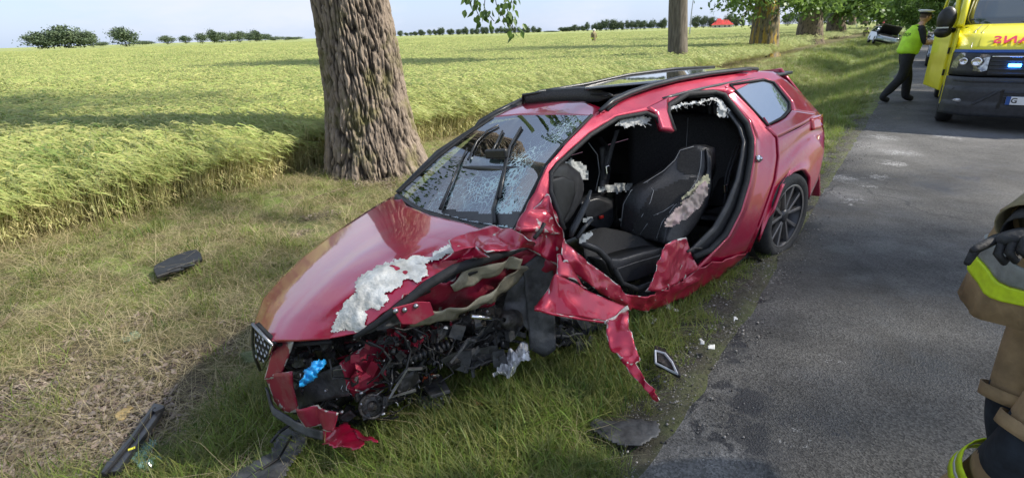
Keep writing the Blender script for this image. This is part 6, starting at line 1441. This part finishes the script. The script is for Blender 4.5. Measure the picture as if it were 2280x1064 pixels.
skin('body', J, Bn, Rd, 2, pm, [M_navy, M_skin, M_boot], pk)
vest = skin('vest', dict(a=(0,0,.93), b=(.01,0,1.02), c=(.05,0,1.18), d=(.08,0,1.33), e=(.12,0,1.46), f=(.09,.13,1.43), g=(.09,-.13,1.43)), [('a','b'),('b','c'),('c','d'),('d','e'),('d','f'),('d','g')], dict(a=(.225,.20), b=(.23,.205), c=(.225,.20), d=(.225,.20), e=.11, f=.125, g=.125), 2, pm, [M_hiv])
head(pm, (.19,0,1.65), 0, 1.0, .12, M_hair)
cp = MB(); cc_ = Vector((.18,0,1.725)); cp.lathe([(.0,.055),(.10,.055),(.135,.045),(.14,.035),(.10,.012),(.098,.0)], cc_, (.1,0,1), 28); cp.build('cap', mat('white_cap', (.75,.77,.80), .6), pm, smooth=True)
cb_ = MB(); cb_.lathe([(.101,-.022),(.104,.012)], cc_, (.1,0,1), 28); cb_.build('cap_band', M_navy, pm, smooth=True, solid=.004)
vz = MB(); vz.grid([[cc_+Vector((.10*math.cos(a)+k*.035*math.cos(a), .10*math.sin(a)*(1+.1*k), -.02-.018*k)) for a in np.linspace(-1.1, 1.1, 12)] for k in range(3)]); vz.build('cap_visor', M_boot, pm, smooth=True, solid=.004)
fingers(pm, (.41,.22,1.20), (1,-.1,.1), (0,0,1), 1, M_skin, .5); fingers(pm, (.41,-.20,1.19), (1,.1,.1), (0,0,1), 1, M_skin, .5)
# lettering on the back of the vest, trouser piping
def text_mesh(name, s, size, m, parent, mtx, ext=.002, bold=.0, sp=1.0):
    cu = D.curves.new(name, 'FONT'); cu.space_character = sp; cu.body = s; cu.size = size; cu.extrude = ext; cu.offset = bold; cu.align_x = 'CENTER'; cu.align_y = 'CENTER'; cu.resolution_u = 3
    o = D.objects.new(name, cu); COL.objects.link(o); dg = bpy.context.evaluated_depsgraph_get(); dg.update(); me = D.meshes.new_from_object(o.evaluated_get(dg)); D.objects.remove(o)
    q = link(name, me, m, parent); q.matrix_local = mtx; return q
vt = text_mesh('vest_lettering', 'POLICJA', .085, M_navy, pm, Matrix.Identity(4), .001)
vb = BVHTree.FromPolygons([tuple(v.co) for v in vest.data.vertices], [tuple(p.vertices) for p in vest.data.polygons])
for v in vt.data.vertices:       # laid onto the cloth of the back
    y_, z_ = -v.co.x, v.co.y+1.33; h_ = vb.ray_cast(Vector((-1, y_, z_)), Vector((1,0,0)))[0]; v.co = Vector(((h_.x if h_ else -.15)-.004-v.co.z, y_, z_))
for y in (.185,):
    mb = MB(); mb.tube([(.03,y+.04,.90),(.16,y+.02,.52),(.19,y-.0,.14)], .006, 5); mb.build('trouser_piping', M_refl, pm)
sleeve_band(pm, (.125,.20,1.36), (.13,.205,1.345), .068, .068, M_refl, 'sleeve_mark', 14)
# -- firefighter cut by the right edge of the picture
def Zp(px, py, z):
    d = ray(px, py); k = (z-CAMH)/d[2]; return Vector(np.array([0,0,CAMH])+d*k)
ff = empty('person', (1.70,1.31,0), 0, 'firefighter in tan gear with lime bands and black glove at the right edge', 'person'); FO = Vector((1.62,1.34,0))
def F(px, py, z): return Zp(px, py, z)-FO
kn1 = F(2188,905,.46); an1 = F(2215,1075,.12); kn2 = F(2215,985,.45); an2 = F(2130,1062,.12)
J = dict(pelvis=(0,0,.92), spine=(.02,0,1.1), chest=(.05,0,1.32), neck=(.05,0,1.5), skull=(.03,0,1.6), h1=(-.03,.10,.86), k1=tuple(kn1), a1=tuple(an1), t1=tuple(an1+Vector((-.14,.04,-.07))), h2=(-.03,-.10,.86), k2=tuple(kn2), a2=tuple(an2), t2=tuple(an2+Vector((-.16,.0,-.07))),
         s1=(.04,.20,1.40), e1=tuple(F(2345,430,1.16)), w1=tuple(F(2222,505,1.10)), s2=(.08,-.22,1.38), e2=(.16,-.3,1.12), w2=(.0,-.32,.95))
Bn = [('pelvis','spine'),('spine','chest'),('chest','neck'),('neck','skull'),('pelvis','h1'),('h1','k1'),('k1','a1'),('a1','t1'),('pelvis','h2'),('h2','k2'),('k2','a2'),('a2','t2'),('chest','s1'),('s1','e1'),('e1','w1'),('chest','s2'),('s2','e2'),('e2','w2')]
Rd = dict(pelvis=(.17,.15), spine=(.17,.14), chest=(.19,.15), neck=.065, skull=.06, h1=.12, k1=.088, a1=.085, t1=.05, h2=.12, k2=.09, a2=.088, t2=.05, s1=.11, e1=.10, w1=.075, s2=.095, e2=.075, w2=.06)
ka, kb, aa, ab = kn1, kn2, an1, an2
def pk2(c):
    c = Vector(c)
    if c.z > 1.5: return 1
    if c.z < .09: return 3
    for k, a in ((ka, aa), (kb, ab)):
        if (c-k).length < .17 and c.z < k.z+.07 and c.z > .22: return 2
    if (c-J_w1).length < .13: return 4
    return 0
J_w1 = Vector(J['w1'])
skin('body', J, Bn, Rd, 3, ff, [M_tan, M_skin, M_pad, M_boot, M_tan2], pk2)
head(ff, (.0,0,1.66), math.pi, 1.0, 0, M_hair)
hm = MB(); hm.lathe([(.0,.13),(.07,.12),(.115,.08),(.135,.02),(.15,.0),(.155,-.01)], (.01,0,1.70), (0,0,1), 28); hm.build('helmet', mat('white_helmet', (.7,.7,.66), .3), ff, smooth=True)
# coat skirt: flaring open rings with folds
rows = []
for q, (px, py, z, hw, dp, sx_) in enumerate([(2290,440,1.42,.14,.13,.14), (2290,480,1.30,.20,.17,.13), (2290,520,1.14,.225,.19,.06), (2262,560,1.05,.23,.20,.02), (2240,610,.97,.235,.21,-.02), (2212,655,.89,.26,.22,-.04), (2168,710,.79,.295,.24,-.05)]):
    L_ = F(px, py, z); L_ = Vector((max(L_.x, -.30), L_.y, z)) if q < 2 else L_; row = []
    for k in range(49):
        a = 2*math.pi*k/48; w_ = 1+.045*math.sin(5*a+q*.5)*max(0, q-2)/4+.025*math.sin(9*a+q)
        row.append(Vector((L_.x+sx_+hw+math.cos(a)*hw*w_, .02+math.sin(a)*dp*w_+L_.y*.25, z+.014*math.sin(4*a+q)-.02*(1 if q == 6 else 0)*math.sin(a))))
    rows.append(row)
rows[0] = [Vector((.05+.17*math.cos(2*math.pi*k/48), .20*math.sin(2*math.pi*k/48), 1.42)) for k in range(49)]
rows.insert(0, [Vector((.05+.085*math.cos(2*math.pi*k/48), .085*math.sin(2*math.pi*k/48), 1.52)) for k in range(49)])
def coat(name, i0, i1, f0, f1, m, off):
    R = []
    for k in range(9):
        u = f0+(f1-f0)*k/8; i = min(int(u), len(rows)-2); w_ = u-i; c = Vector((0,0,0)); rr = [rows[i][j].lerp(rows[i+1][j], w_) for j in range(49)]
        cc = sum(rr, Vector())/49; R.append([cc+(p-cc)*(1+off)+Vector((0,0,0)) for p in rr])
    mb = MB(); mb.grid(R); return mb.build(name, m, ff, smooth=True, solid=.012)
coat('coat_skirt', 0, 0, 0, 7, M_tan, 0); coat('lime_band', 0, 0, 5.55, 6.15, M_lime, .035); coat('grey_band', 0, 0, 4.75, 5.5, mat('grey_reflective', (.25,.26,.25), .5, noise_s=20), .02)
# cuffs of the knee patches and ankle bands
d1 = (aa-ka).normalized(); d2 = (ab-kb).normalized(); t1_ = (ka-Vector(J['h1'])).normalized(); t2_ = (kb-Vector(J['h2'])).normalized()
sleeve_band(ff, ka-t1_*.06, ka-t1_*.02, .104, .100, M_tan, 'trouser_fold', 24); sleeve_band(ff, kb-t2_*.06, kb-t2_*.02, .106, .102, M_tan, 'trouser_fold', 24)
for k, a, dd in ((ka, aa, d1), (kb, ab, d2)):
    sleeve_band(ff, a-dd*.16, a-dd*.11, .104, .108, M_lime, 'ankle_band', 24); sleeve_band(ff, a-dd*.105, a-dd*.085, .108, .109, M_refl, 'ankle_band', 24); sleeve_band(ff, a-dd*.08, a-dd*.03, .109, .112, M_lime, 'ankle_band', 24)
e1, w1 = Vector(J['e1']), Vector(J['w1']); da = (w1-e1).normalized()
sleeve_band(ff, w1-da*.13, w1+da*.015, .100, .088, M_tan2, 'sleeve_cuff', 24, .85)
sleeve_band(ff, w1-da*.02, w1+da*.05, .07, .055, M_glove, 'glove_cuff', 20)
gd = (F(2150,528,1.09)-w1).normalized()
fingers(ff, w1+gd*.02, gd, (0.2,.5,1), 1.12, M_glove, 1.25, True, 'gloved_hand')
# -- firefighters far off
def small_person(px, py, label, pose, H=1.78, zoff=0, dist=None, white=False):
    g = G(px, py) if dist is None else (np.array([0,0,CAMH])+ray(px, py)*dist/math.hypot(*ray(px, py)[:2])); z0 = float(gz(g[0], g[1]))+zoff
    e = empty('person', (g[0], g[1], z0), pose.get('yaw', 0), label, 'person'); j = {k: tuple(v) for k, v in pose['J'].items()}
    def pkk(c): return 1 if (Vector(c)-Vector(j['skull'])).length < .13 else (2 if abs(c.z-pose.get('band', 1.0)) < .03 else 0)
    skin('body', j, pose['B'], pose['R'], 1, e, [mat('turnout_dull', (.20,.17,.09), .9), M_skin, M_lime], pkk)
    c = Vector(j['skull'])+Vector((0,0,.06)); head(e, c, 0, 1.0)
    h = MB(); h.lathe([(0,.13),(.09,.11),(.13,.04),(.16,-.01)], c, (0,0,1), 16); h.build('helmet', mat('helmet', (.75,.74,.70) if white else (.06,.05,.05), .35), e, smooth=True)
    return e
SB_ = [('pelvis','chest'),('chest','neck'),('neck','skull'),('pelvis','kl'),('kl','al'),('pelvis','kr'),('kr','ar'),('chest','sl'),('sl','el'),('el','wl'),('chest','sr'),('sr','er'),('er','wr')]
SR_ = dict(pelvis=.18, chest=.2, neck=.07, skull=.08, kl=.1, al=.08, kr=.1, ar=.08, sl=.1, el=.07, wl=.05, sr=.1, er=.07, wr=.05)
stand = dict(J=dict(pelvis=(0,0,.95), chest=(0,0,1.35), neck=(0,0,1.5), skull=(.0,0,1.6), kl=(0,.1,.5), al=(0,.1,.08), kr=(0,-.1,.5), ar=(0,-.1,.08), sl=(0,.2,1.42), el=(0,.28,1.15), wl=(.05,.26,.95), sr=(0,-.2,1.42), er=(0,-.28,1.15), wr=(.05,-.26,.95)), B=SB_, R=SR_, yaw=math.radians(-60))
small_person(1322, 84, 'firefighter in a pale helmet wading far out in the barley', stand, dist=52, white=True, zoff=.05)
kneel = dict(J=dict(pelvis=(0,0,.50), chest=(.22,0,.85), neck=(.34,0,.97), skull=(.42,0,1.02), kl=(.35,.15,.45), al=(.25,.15,.06), kr=(.1,-.15,.12), ar=(-.3,-.15,.08), sl=(.22,.2,.88), el=(.4,.25,.65), wl=(.6,.15,.5), sr=(.22,-.2,.88), er=(.4,-.25,.65), wr=(.62,-.15,.52)), B=SB_, R=SR_, yaw=math.radians(20), band=.8)
small_person(1922, 86, 'firefighter kneeling in the grass left of the silver wreck', kneel)
bend = dict(J=dict(pelvis=(0,0,.85), chest=(.25,0,1.15), neck=(.38,0,1.25), skull=(.46,0,1.28), kl=(.1,.12,.46), al=(0,.12,.08), kr=(.05,-.12,.46), ar=(-.15,-.12,.08), sl=(.25,.2,1.18), el=(.42,.25,.95), wl=(.6,.2,.8), sr=(.25,-.2,1.18), er=(.42,-.25,.95), wr=(.62,-.2,.82)), B=SB_, R=SR_, yaw=math.radians(-30), band=1.0)
small_person(1942, 80, 'firefighter bending over behind the silver wreck', bend)
# ============================================================ AMBULANCE
def vxy(s, t): x, y = xy(s, t); return x, y
ox, oy = xy(1.36, 11.6); am = empty('ambulance', (ox, oy, 0), math.atan2(.6, -.8), 'yellow ambulance van with its side door open and blue front lights on', 'ambulance')
M_yel = mat('ambulance_yellow', (.80,.72,.02), .3, coat=.6, noise_s=3, var=.05); M_vbl = mat('dark_grey_bumper', (.035,.038,.045), .5, noise_s=20, var=.2)
M_blu = mat('blue_stripe', (.02,.08,.30), .35); M_lamp = mat('lamp_glass', (.55,.56,.58), .08, metal=.6, noise_s=25, col2=(.15,.15,.16)); M_win = mat('van_glass', (.03,.045,.05), .04, coat=1, spec=1)
M_bem = mat('blue_flash', (.05,.3,1), .3, emis=(.03,.22,1.0), estr=9); M_wtxt = mat('red_lettering', (.70,.03,.10), .4)
PR = [(.90,.22),(.93,.40),(.95,.62),(.93,.78),(.90,.80),(.90,1.12),(.86,1.16),(.60,1.37),(.22,1.48),(.10,1.50),(-.35,1.95),(-.72,2.32),(-.95,2.48),(-1.3,2.58),(-2.5,2.62),(-5.0,2.60),(-5.1,2.5),(-5.12,.5)]
def vrow(Y, z, n=25, hw=None):
    h = hw or (.99 if z < 1.3 else .99-(z-1.3)*.10); r = []
    for k in range(n):
        u = -1+2*k/(n-1); f = max(0, (abs(u)-.62)/.38); bend_ = (.30*f**2.2 if Y > -.9 else .03*f**3)*(1 if Y > 0 else .75); r.append(Vector((u*h, Y-bend_, z-(.05*f**2 if z > 2.4 else 0))))
    return r
def vpart(name, i0, i1, m, n=25, solid=.02, ins=0):
    mb = MB(); R = []
    for i in range(i0, i1):
        for k in range(5):
            u = k/4; Y = PR[i][0]*(1-u)+PR[i+1][0]*u; z = PR[i][1]*(1-u)+PR[i+1][1]*u; R.append([p-Vector((0,ins,0)) for p in vrow(Y, z, n)])
    mb.grid(R); return mb.build(name, m, am, smooth=True, solid=solid)
vpart('bumper', 0, 3, M_vbl); vpart('front_panel', 4, 5, M_vbl, ins=.02); vpart('hood', 6, 9, M_yel); vpart('roof', 12, 16, M_yel); vpart('rear_panel', 16, 17, M_yel)
vpart('windscreen', 9, 12, M_win)
# blue band under the bonnet
mb = MB(); mb.grid([[p+Vector((0,.006,0)) for p in vrow(.885, 1.125, 25)], [p+Vector((0,.006,0)) for p in vrow(.86, 1.165, 25)]]); mb.build('blue_band', M_blu, am, solid=.004)
for sx in (-1, 1):
    mb = MB(); mb.tube([onf(sx*.93, 1.13, .0) if False else Vector((sx*.80,.78,1.19)), Vector((sx*.78,.45,1.425)), Vector((sx*.70,.16,1.495))], .006, 5); mb.build('bonnet_seam', M_blk, am)
    mb = MB(); mb.tube([Vector((sx*.72,.80,1.195)), Vector((sx*.70,.54,1.395)), Vector((sx*.62,.22,1.49))], .016, 6); mb.build('bonnet_ridge', M_yel, am, smooth=True)
# sides
for sx in (-1, 1):
    R = []
    for z in (.35,.6,.9,1.2,1.45): R.append([Vector((sx*(.99), Y, z)) for Y in np.linspace(.60 if z > .0 else .5, -5.1, 40)])
    mb = MB()
    for j in range(4):
        for i in range(39):
            a, b, c, d = R[j][i], R[j][i+1], R[j+1][i+1], R[j+1][i]; ym = (a.y+b.y)/2; zm = (a.z+d.z)/2
            if math.hypot(ym, zm-.35) < .44 or math.hypot(ym+3.6, zm-.35) < .44: continue
            if sx == 1 and -1.55 < ym < -.55: continue            # open door
            mb.add([a, b, c, d], [(0,1,2,3)])
    mb.build('side_panel', M_yel, am, solid=.03)
    mb = MB(); mb.add([(sx*.985,.05,1.47),(sx*.985,-.55,1.47),(sx*.90,-.80,2.30),(sx*.91,-.60,2.22)], [(0,1,2,3)]); mb.add([(sx*.985,-1.6,1.45),(sx*.985,-5.1,1.45),(sx*.87,-5.1,2.57),(sx*.87,-1.45,2.57)], [(0,1,2,3)]); mb.build('upper_side', M_yel, am, solid=.03)
    mb = MB(); mb.tube([(sx*.97,.08,1.49),(sx*.955,-.28,1.86),(sx*.93,-.62,2.22),(sx*.90,-.95,2.46),(sx*.88,-1.5,2.56)], .05, 8); mb.build('windscreen_pillar', M_yel, am, smooth=True)
mb = MB(); mb.box((0,-1.7,1.2), (1.9,.04,1.9)); mb.box((0,-.6,.5), (1.9,2.2,.06)); mb.box((0,-.1,1.30), (1.8,.5,.35)); mb.build('cab_interior', M_int, am)
# open side door with pocket, window and hinge edge
dr = empty('side_door', (.99,-.45,0)); dr.parent = am; dr.rotation_euler = (0,0,math.radians(12))
mb = MB(); mb.prism([(0,0,.45),(0,-1.05,.45),(0,-1.05,1.45),(0,0,1.45)], (.05,0,0)); mb.build('door_shell', M_yel, dr, bevel=.02)
mb = MB(); q = [(0.02,0,1.45),(.0,-.32,1.95),(-.06,-.62,2.35),(-.07,-1.0,2.38),(.02,-1.03,1.45)]; mb.tube(q, .035, 8); mb.build('window_frame', M_yel, dr, smooth=True)
mb = MB(); mb.add([(.02,-.05,1.47),(.0,-.33,1.93),(-.05,-.63,2.33),(-.06,-.98,2.36),(.02,-1.0,1.47)], [(0,1,2,3,4)]); mb.build('door_glass', M_win, dr, solid=.006)
mb = MB(); mb.box((-.01,-.5,.95), (.03,.8,.8)); mb.build('inner_trim', M_vbl, dr, bevel=.01)
mb = MB(); mb.box((-.015,.01,1.25), (.03,.05,.14)); mb.box((-.015,.01,.65), (.03,.05,.14)); mb.build('hinge', M_yel, dr); 
for zz in (1.1,.75):
    mb = MB(); mb.box((.012,.03,zz), (.08,.03,.1)); mb.build('door_check', M_blk, dr)
# mirror
mi = empty('mirror'); mi.parent = am
mb = MB(); mb.ellip((1.16,-.12,1.60), (.13,.10,.19)); mb.build('mirror_shell', M_blk, mi, smooth=True); mb = MB(); mb.ellip((1.17,-.12,1.40), (.12,.09,.09)); mb.build('lower_shell', M_blk, mi, smooth=True)
mb = MB(); mb.tube([(1.02,-.2,1.42),(1.12,-.16,1.44)], .04, 8); mb.build('mirror_arm', M_blk, mi, smooth=True); mb = MB(); mb.box((1.19,-.02,1.47), (.16,.02,.02)); mb.build('indicator', M_refl, mi)
# head lamps, grille, lights
def onf(x, z, off=.01):
    Y = float(np.interp(z, [.22,.40,.62,.78,1.12,1.16], [.90,.93,.95,.93,.90,.86])); f = max(0, (abs(x)/.99-.62)/.38); return Vector((x, Y-.30*f**2.2+off, z))
for sx in (-1, 1):
    pl = [(.56,.88),(.62,.86),(.97,.90),(.96,1.00),(.90,1.12),(.60,1.10),(.56,1.08)]
    mb = MB(); n0 = [onf(sx*x, z, .015) for x, z in pl]; c = sum(n0, Vector())/len(n0)+Vector((0,.02,0)); mb.add(n0+[c], [(i, (i+1) % 7, 7) for i in range(7)]); h = mb.build('headlight', M_lamp, am, smooth=False, solid=.01)
    for x, r in ((.70,.06),(.85,.05)):
        mb = MB(); mb.lathe([(0,-.0),(r*.6,.01),(r,.03),(r*1.05,.02)], onf(sx*x, 1.0, .01), (0,1,0), 18); mb.build('reflector', M_chr, h, smooth=True)
    mb = MB(); mb.prism([onf(sx*x, z, .012) for x, z in [(.30,.34),(.80,.34),(.92,.55),(.88,.62),(.30,.62)]], (0,.004,0)); mb.build('air_intake', M_blk, am)
    mb = MB(); mb.tube([onf(sx*.62,.40,.02), onf(sx*.36,.60,.02)], .018, 6); mb.build('bumper_brace', M_vbl, am)
    mb = MB(); mb.ellip(onf(sx*.80,.44,.02), (.07,.015,.03)); mb.build('fog_lamp', M_lamp, am, smooth=True)
    mb = MB(); mb.box(onf(sx*.27,.955,.03), (.14,.03,.045)); mb.build('blue_flasher', M_bem, am, bevel=.008)
for k in range(5):
    z = .84+k*.058; mb = MB(); pts = [onf(x, z, .012) for x in np.linspace(-.54, .54, 13)]; mb.tube(pts, .011, 6); mb.build('grille_bar', M_chr if k == 4 else M_vbl, am, smooth=True)
mb = MB(); mb.grid([[onf(x, z, .004) for x in np.linspace(-.55,.55,13)] for z in (.82,1.09)]); mb.build('grille_backing', M_blk, am)
mb = MB(); mb.lathe([(.07,.0),(.085,.008),(.09,.0)], onf(0,.96,.02), (0,1,0), 24); mb.build('round_emblem', M_chr, am, smooth=True)
for z in (.45,.52,.58):
    mb = MB(); mb.tube([onf(x, z, .018) for x in np.linspace(-.30,.30,9)], .012, 6); mb.build('bumper_slat', M_vbl, am)
for z in (.72,):
    mb = MB(); mb.tube([onf(x, z, .012) for x in np.linspace(-.9,.9,25)], .012, 6); mb.build('bumper_crease', M_blk, am)
pt = MB(); pt.box((0,.985,.47), (.52,.012,.115)); plt_ = pt.build('number_plate', M_wtxt and mat('plate_white', (.75,.76,.78), .4), am, bevel=.004)
b_ = MB(); b_.box((.235,.993,.47), (.05,.004,.115)); b_.build('blue_field', M_blu, am)
FT = Matrix(((-1,0,0,0),(0,0,1,0),(0,1,0,0),(0,0,0,1)))      # lettering seen from the front
text_mesh('plate_lettering', 'G', .10, M_blk, am, Matrix.Translation((.17,.993,.47)) @ FT, .001, .002)
sl_ = Vector((0,-.26,.21)).normalized(); nl_ = Vector((0,.21,.26)).normalized()
MT = Matrix(((1,0,0,0),(0,sl_.y,nl_.y,0),(0,sl_.z,nl_.z,0),(0,0,0,1))); c_ = Vector((0,.735,1.275))+nl_*.024
text_mesh('hood_lettering', 'AMBULANS', .205, M_wtxt, am, Matrix.Translation(c_) @ MT, .003, .004, sp=1.12)
for sx in (-1, 1):
    for yw in (0, -3.6):
        w = empty('wheel', (sx*.88, yw, .35)); w.parent = am; mb = MB(); mb.lathe([(.2,.11),(.30,.12),(.345,.09),(.35,0),(.345,-.09),(.30,-.11),(.2,-.1)], (0,0,0), (sx,0,0), 32); mb.build('tyre', M_tyre, w, smooth=True); mb = MB(); mb.lathe([(0,.06),(.06,.07),(.15,.05),(.2,.10),(.205,.11)], (0,0,0), (sx,0,0), 24); mb.build('rim', M_alu, w, smooth=True)
mb = MB(); mb.box((0,-2.3,.42), (1.7,5.2,.2)); mb.build('underbody', M_int, am)
for sx in (-1,1):
    mb = MB(); mb.tube([(sx*.1,.12,1.51),(sx*.5,.0,1.56),(sx*.85,-.05,1.58)], .012, 5); mb.build('wiper', M_blk, am)
# ============================================================ SILVER WRECK IN THE DITCH and the car beyond it
def simple_car(name, loc, rz, paint_m, label, cat, tilt=(0,0), hood_up=False, wrecked=True):
    e = empty(name, loc, 0, label, cat); e.rotation_euler = (tilt[0], tilt[1], rz)
    P = [(2.0,.35),(2.08,.5),(2.05,.72),(1.9,.80),(1.0,.95),(.85,.98),(.15,1.38),(-.1,1.44),(-1.2,1.46),(-1.7,1.38),(-2.1,1.0),(-2.15,.5),(-2.1,.3)]
    def row(x, z): 
        h = .86 if z < 1.0 else .86-(z-1.0)*.45
        return [Vector((x-.22*max(0,(abs(u)-.6)/.4)**2*(1 if x > 0 else -1), u*h, z)) for u in np.linspace(-1, 1, 17)]
    def part(nm, i0, i1, m):
        R = []
        for i in range(i0, i1):
            for k in range(4): u = k/3; R.append(row(P[i][0]*(1-u)+P[i+1][0]*u, P[i][1]*(1-u)+P[i+1][1]*u))
        mb = MB(); mb.grid(R); return mb.build(nm, m, e, smooth=True, solid=.02)
    part('bumper', 0, 2, paint_m); part('grille', 2, 3, M_blk); part('windscreen', 5, 6, M_win); part('roof', 6, 9, paint_m); part('rear_window', 9, 10, M_win); part('rear', 10, 12, paint_m)
    if not hood_up: part('hood', 3, 5, paint_m)
    else:
        mb = MB(); mb.grid([row(1.85, .78), row(1.0, .80)]); mb.build('engine', M_eng, e, solid=.02)
        mb = MB(); mb.grid([[Vector((.95+1.0*math.cos(.75)*k/5, u*.74, .97+1.0*math.sin(.75)*k/5)) for u in np.linspace(-1,1,9)] for k in range(6)]); mb.build('raised_hood', M_blk, e, smooth=True, solid=.03)
        r = random.Random(5); mb = MB()
        for k in range(40): mb.box((r.uniform(1.0,1.9), r.uniform(-.6,.6), r.uniform(.78,.88)), (r.uniform(.05,.2), r.uniform(.05,.2), .08))
        mb.build('engine_parts', M_grim, e)['kind'] = 'stuff'
    for sy in (-1, 1):
        mb = MB(); V = [(1.85,.72),(1.0,.93),(-2.05,.98),(-2.1,.35),(-1.65,.30),(-1.6,.55),(-1.3,.66),(-1.0,.55),(-.95,.28),(.95,.28),(1.0,.55),(1.3,.66),(1.6,.55),(1.66,.32),(1.95,.4)]
        mb.add([(x, sy*.86, z) for x, z in V], [tuple(range(len(V)))]); mb.build('side_panel', paint_m, e, solid=.02)
        mb = MB(); mb.add([(.75, sy*.86, .98),(.15, sy*.72, 1.34),(-1.2, sy*.70, 1.38),(-1.9, sy*.84, 1.0)], [(0,1,2,3)]); mb.build('side_window', M_win, e, solid=.01)
        mb = MB(); mb.tube([(.88,sy*.85,.98),(.12,sy*.70,1.38),(-1.2,sy*.68,1.44),(-2.0,sy*.82,1.02)], .03, 6); mb.build('pillar', paint_m, e, smooth=True)
        mb = MB(); mb.ellip((1.93, sy*.62, .70), (.12,.19,.075), Matrix.Rotation(sy*-.35, 3, 'Z')); mb.build('headlight', M_lamp, e, smooth=True)
        mb = MB(); mb.ellip((.72, sy*.97, 1.02), (.07,.09,.06)); mb.build('mirror', M_blk, e, smooth=True)
        for xw in (1.3, -1.3):
            w = empty('wheel', (xw, sy*.78, .31)); w.parent = e; mb = MB(); mb.lathe([(.18,.09),(.28,.1),(.31,.07),(.31,-.07),(.28,-.1)], (0,0,0), (0,sy,0), 24); mb.build('tyre', M_tyre, w, smooth=True); mb = MB(); mb.lathe([(0,.05),(.18,.08),(.19,.09)], (0,0,0), (0,sy,0), 16); mb.build('rim', M_alu, w, smooth=True)
    mb = MB(); mb.box((2.08,0,.45), (.03,.52,.11)); mb.build('number_plate', M_white, e)
    mb = MB(); mb.box((0,0,.3), (3.6,1.5,.12)); mb.build('floor', M_int, e)
    for z in (.56,.64):
        mb = MB(); mb.box((2.1,0,z), (.02,.8,.025)); mb.build('grille_bar', M_chr, e)
    if wrecked:
        r = random.Random(8); mb = MB()
        for k in range(16): mb.box((r.uniform(1.6,2.1), r.uniform(.3,.95), r.uniform(.3,.75)), (r.uniform(.1,.4), r.uniform(.05,.2), r.uniform(.03,.12)), Matrix.Rotation(r.uniform(-1,1), 3, 'Z') @ Matrix.Rotation(r.uniform(-1,1), 3, 'X'))
        mb.build('crushed_corner', M_vbl, e)['kind'] = 'stuff'
    return e
M_silv = mat('silver_paint', (.36,.42,.50), .3, metal=.5, coat=.6, noise_s=5, var=.1)
g = G(1958, 108); gx_, gy_ = g[0], g[1]; hd = math.atan2(-.8, -.6)
sc = simple_car('silver_car', (gx_*1.06, gy_*1.06, float(gz(gx_, gy_))+.12), hd+math.radians(12), M_silv, 'damaged silver blue car with raised black hood tilted in the roadside ditch', 'car', (math.radians(-14), 0), True)
X, Y = xy(1.0, 27); simple_car('patrol_car', (X, Y, 0), hd, mat('white_blue_paint', (.5,.56,.65), .3, coat=.6, noise_s=3), 'pale blue and white car parked on the road behind the policeman', 'car', (0,0), False, False)
g = G(1962, 76); small_person(1962, 78, 'person in a red helmet just behind the roof of the silver wreck', stand)
for o in scene.objects:
    if o.get('label', '').startswith('person in a red helmet'):
        for c in o.children:
            if c.name.startswith('helmet'): c.data.materials.clear(); c.data.materials.append(mat('red_helmet', (.65,.03,.05), .4))
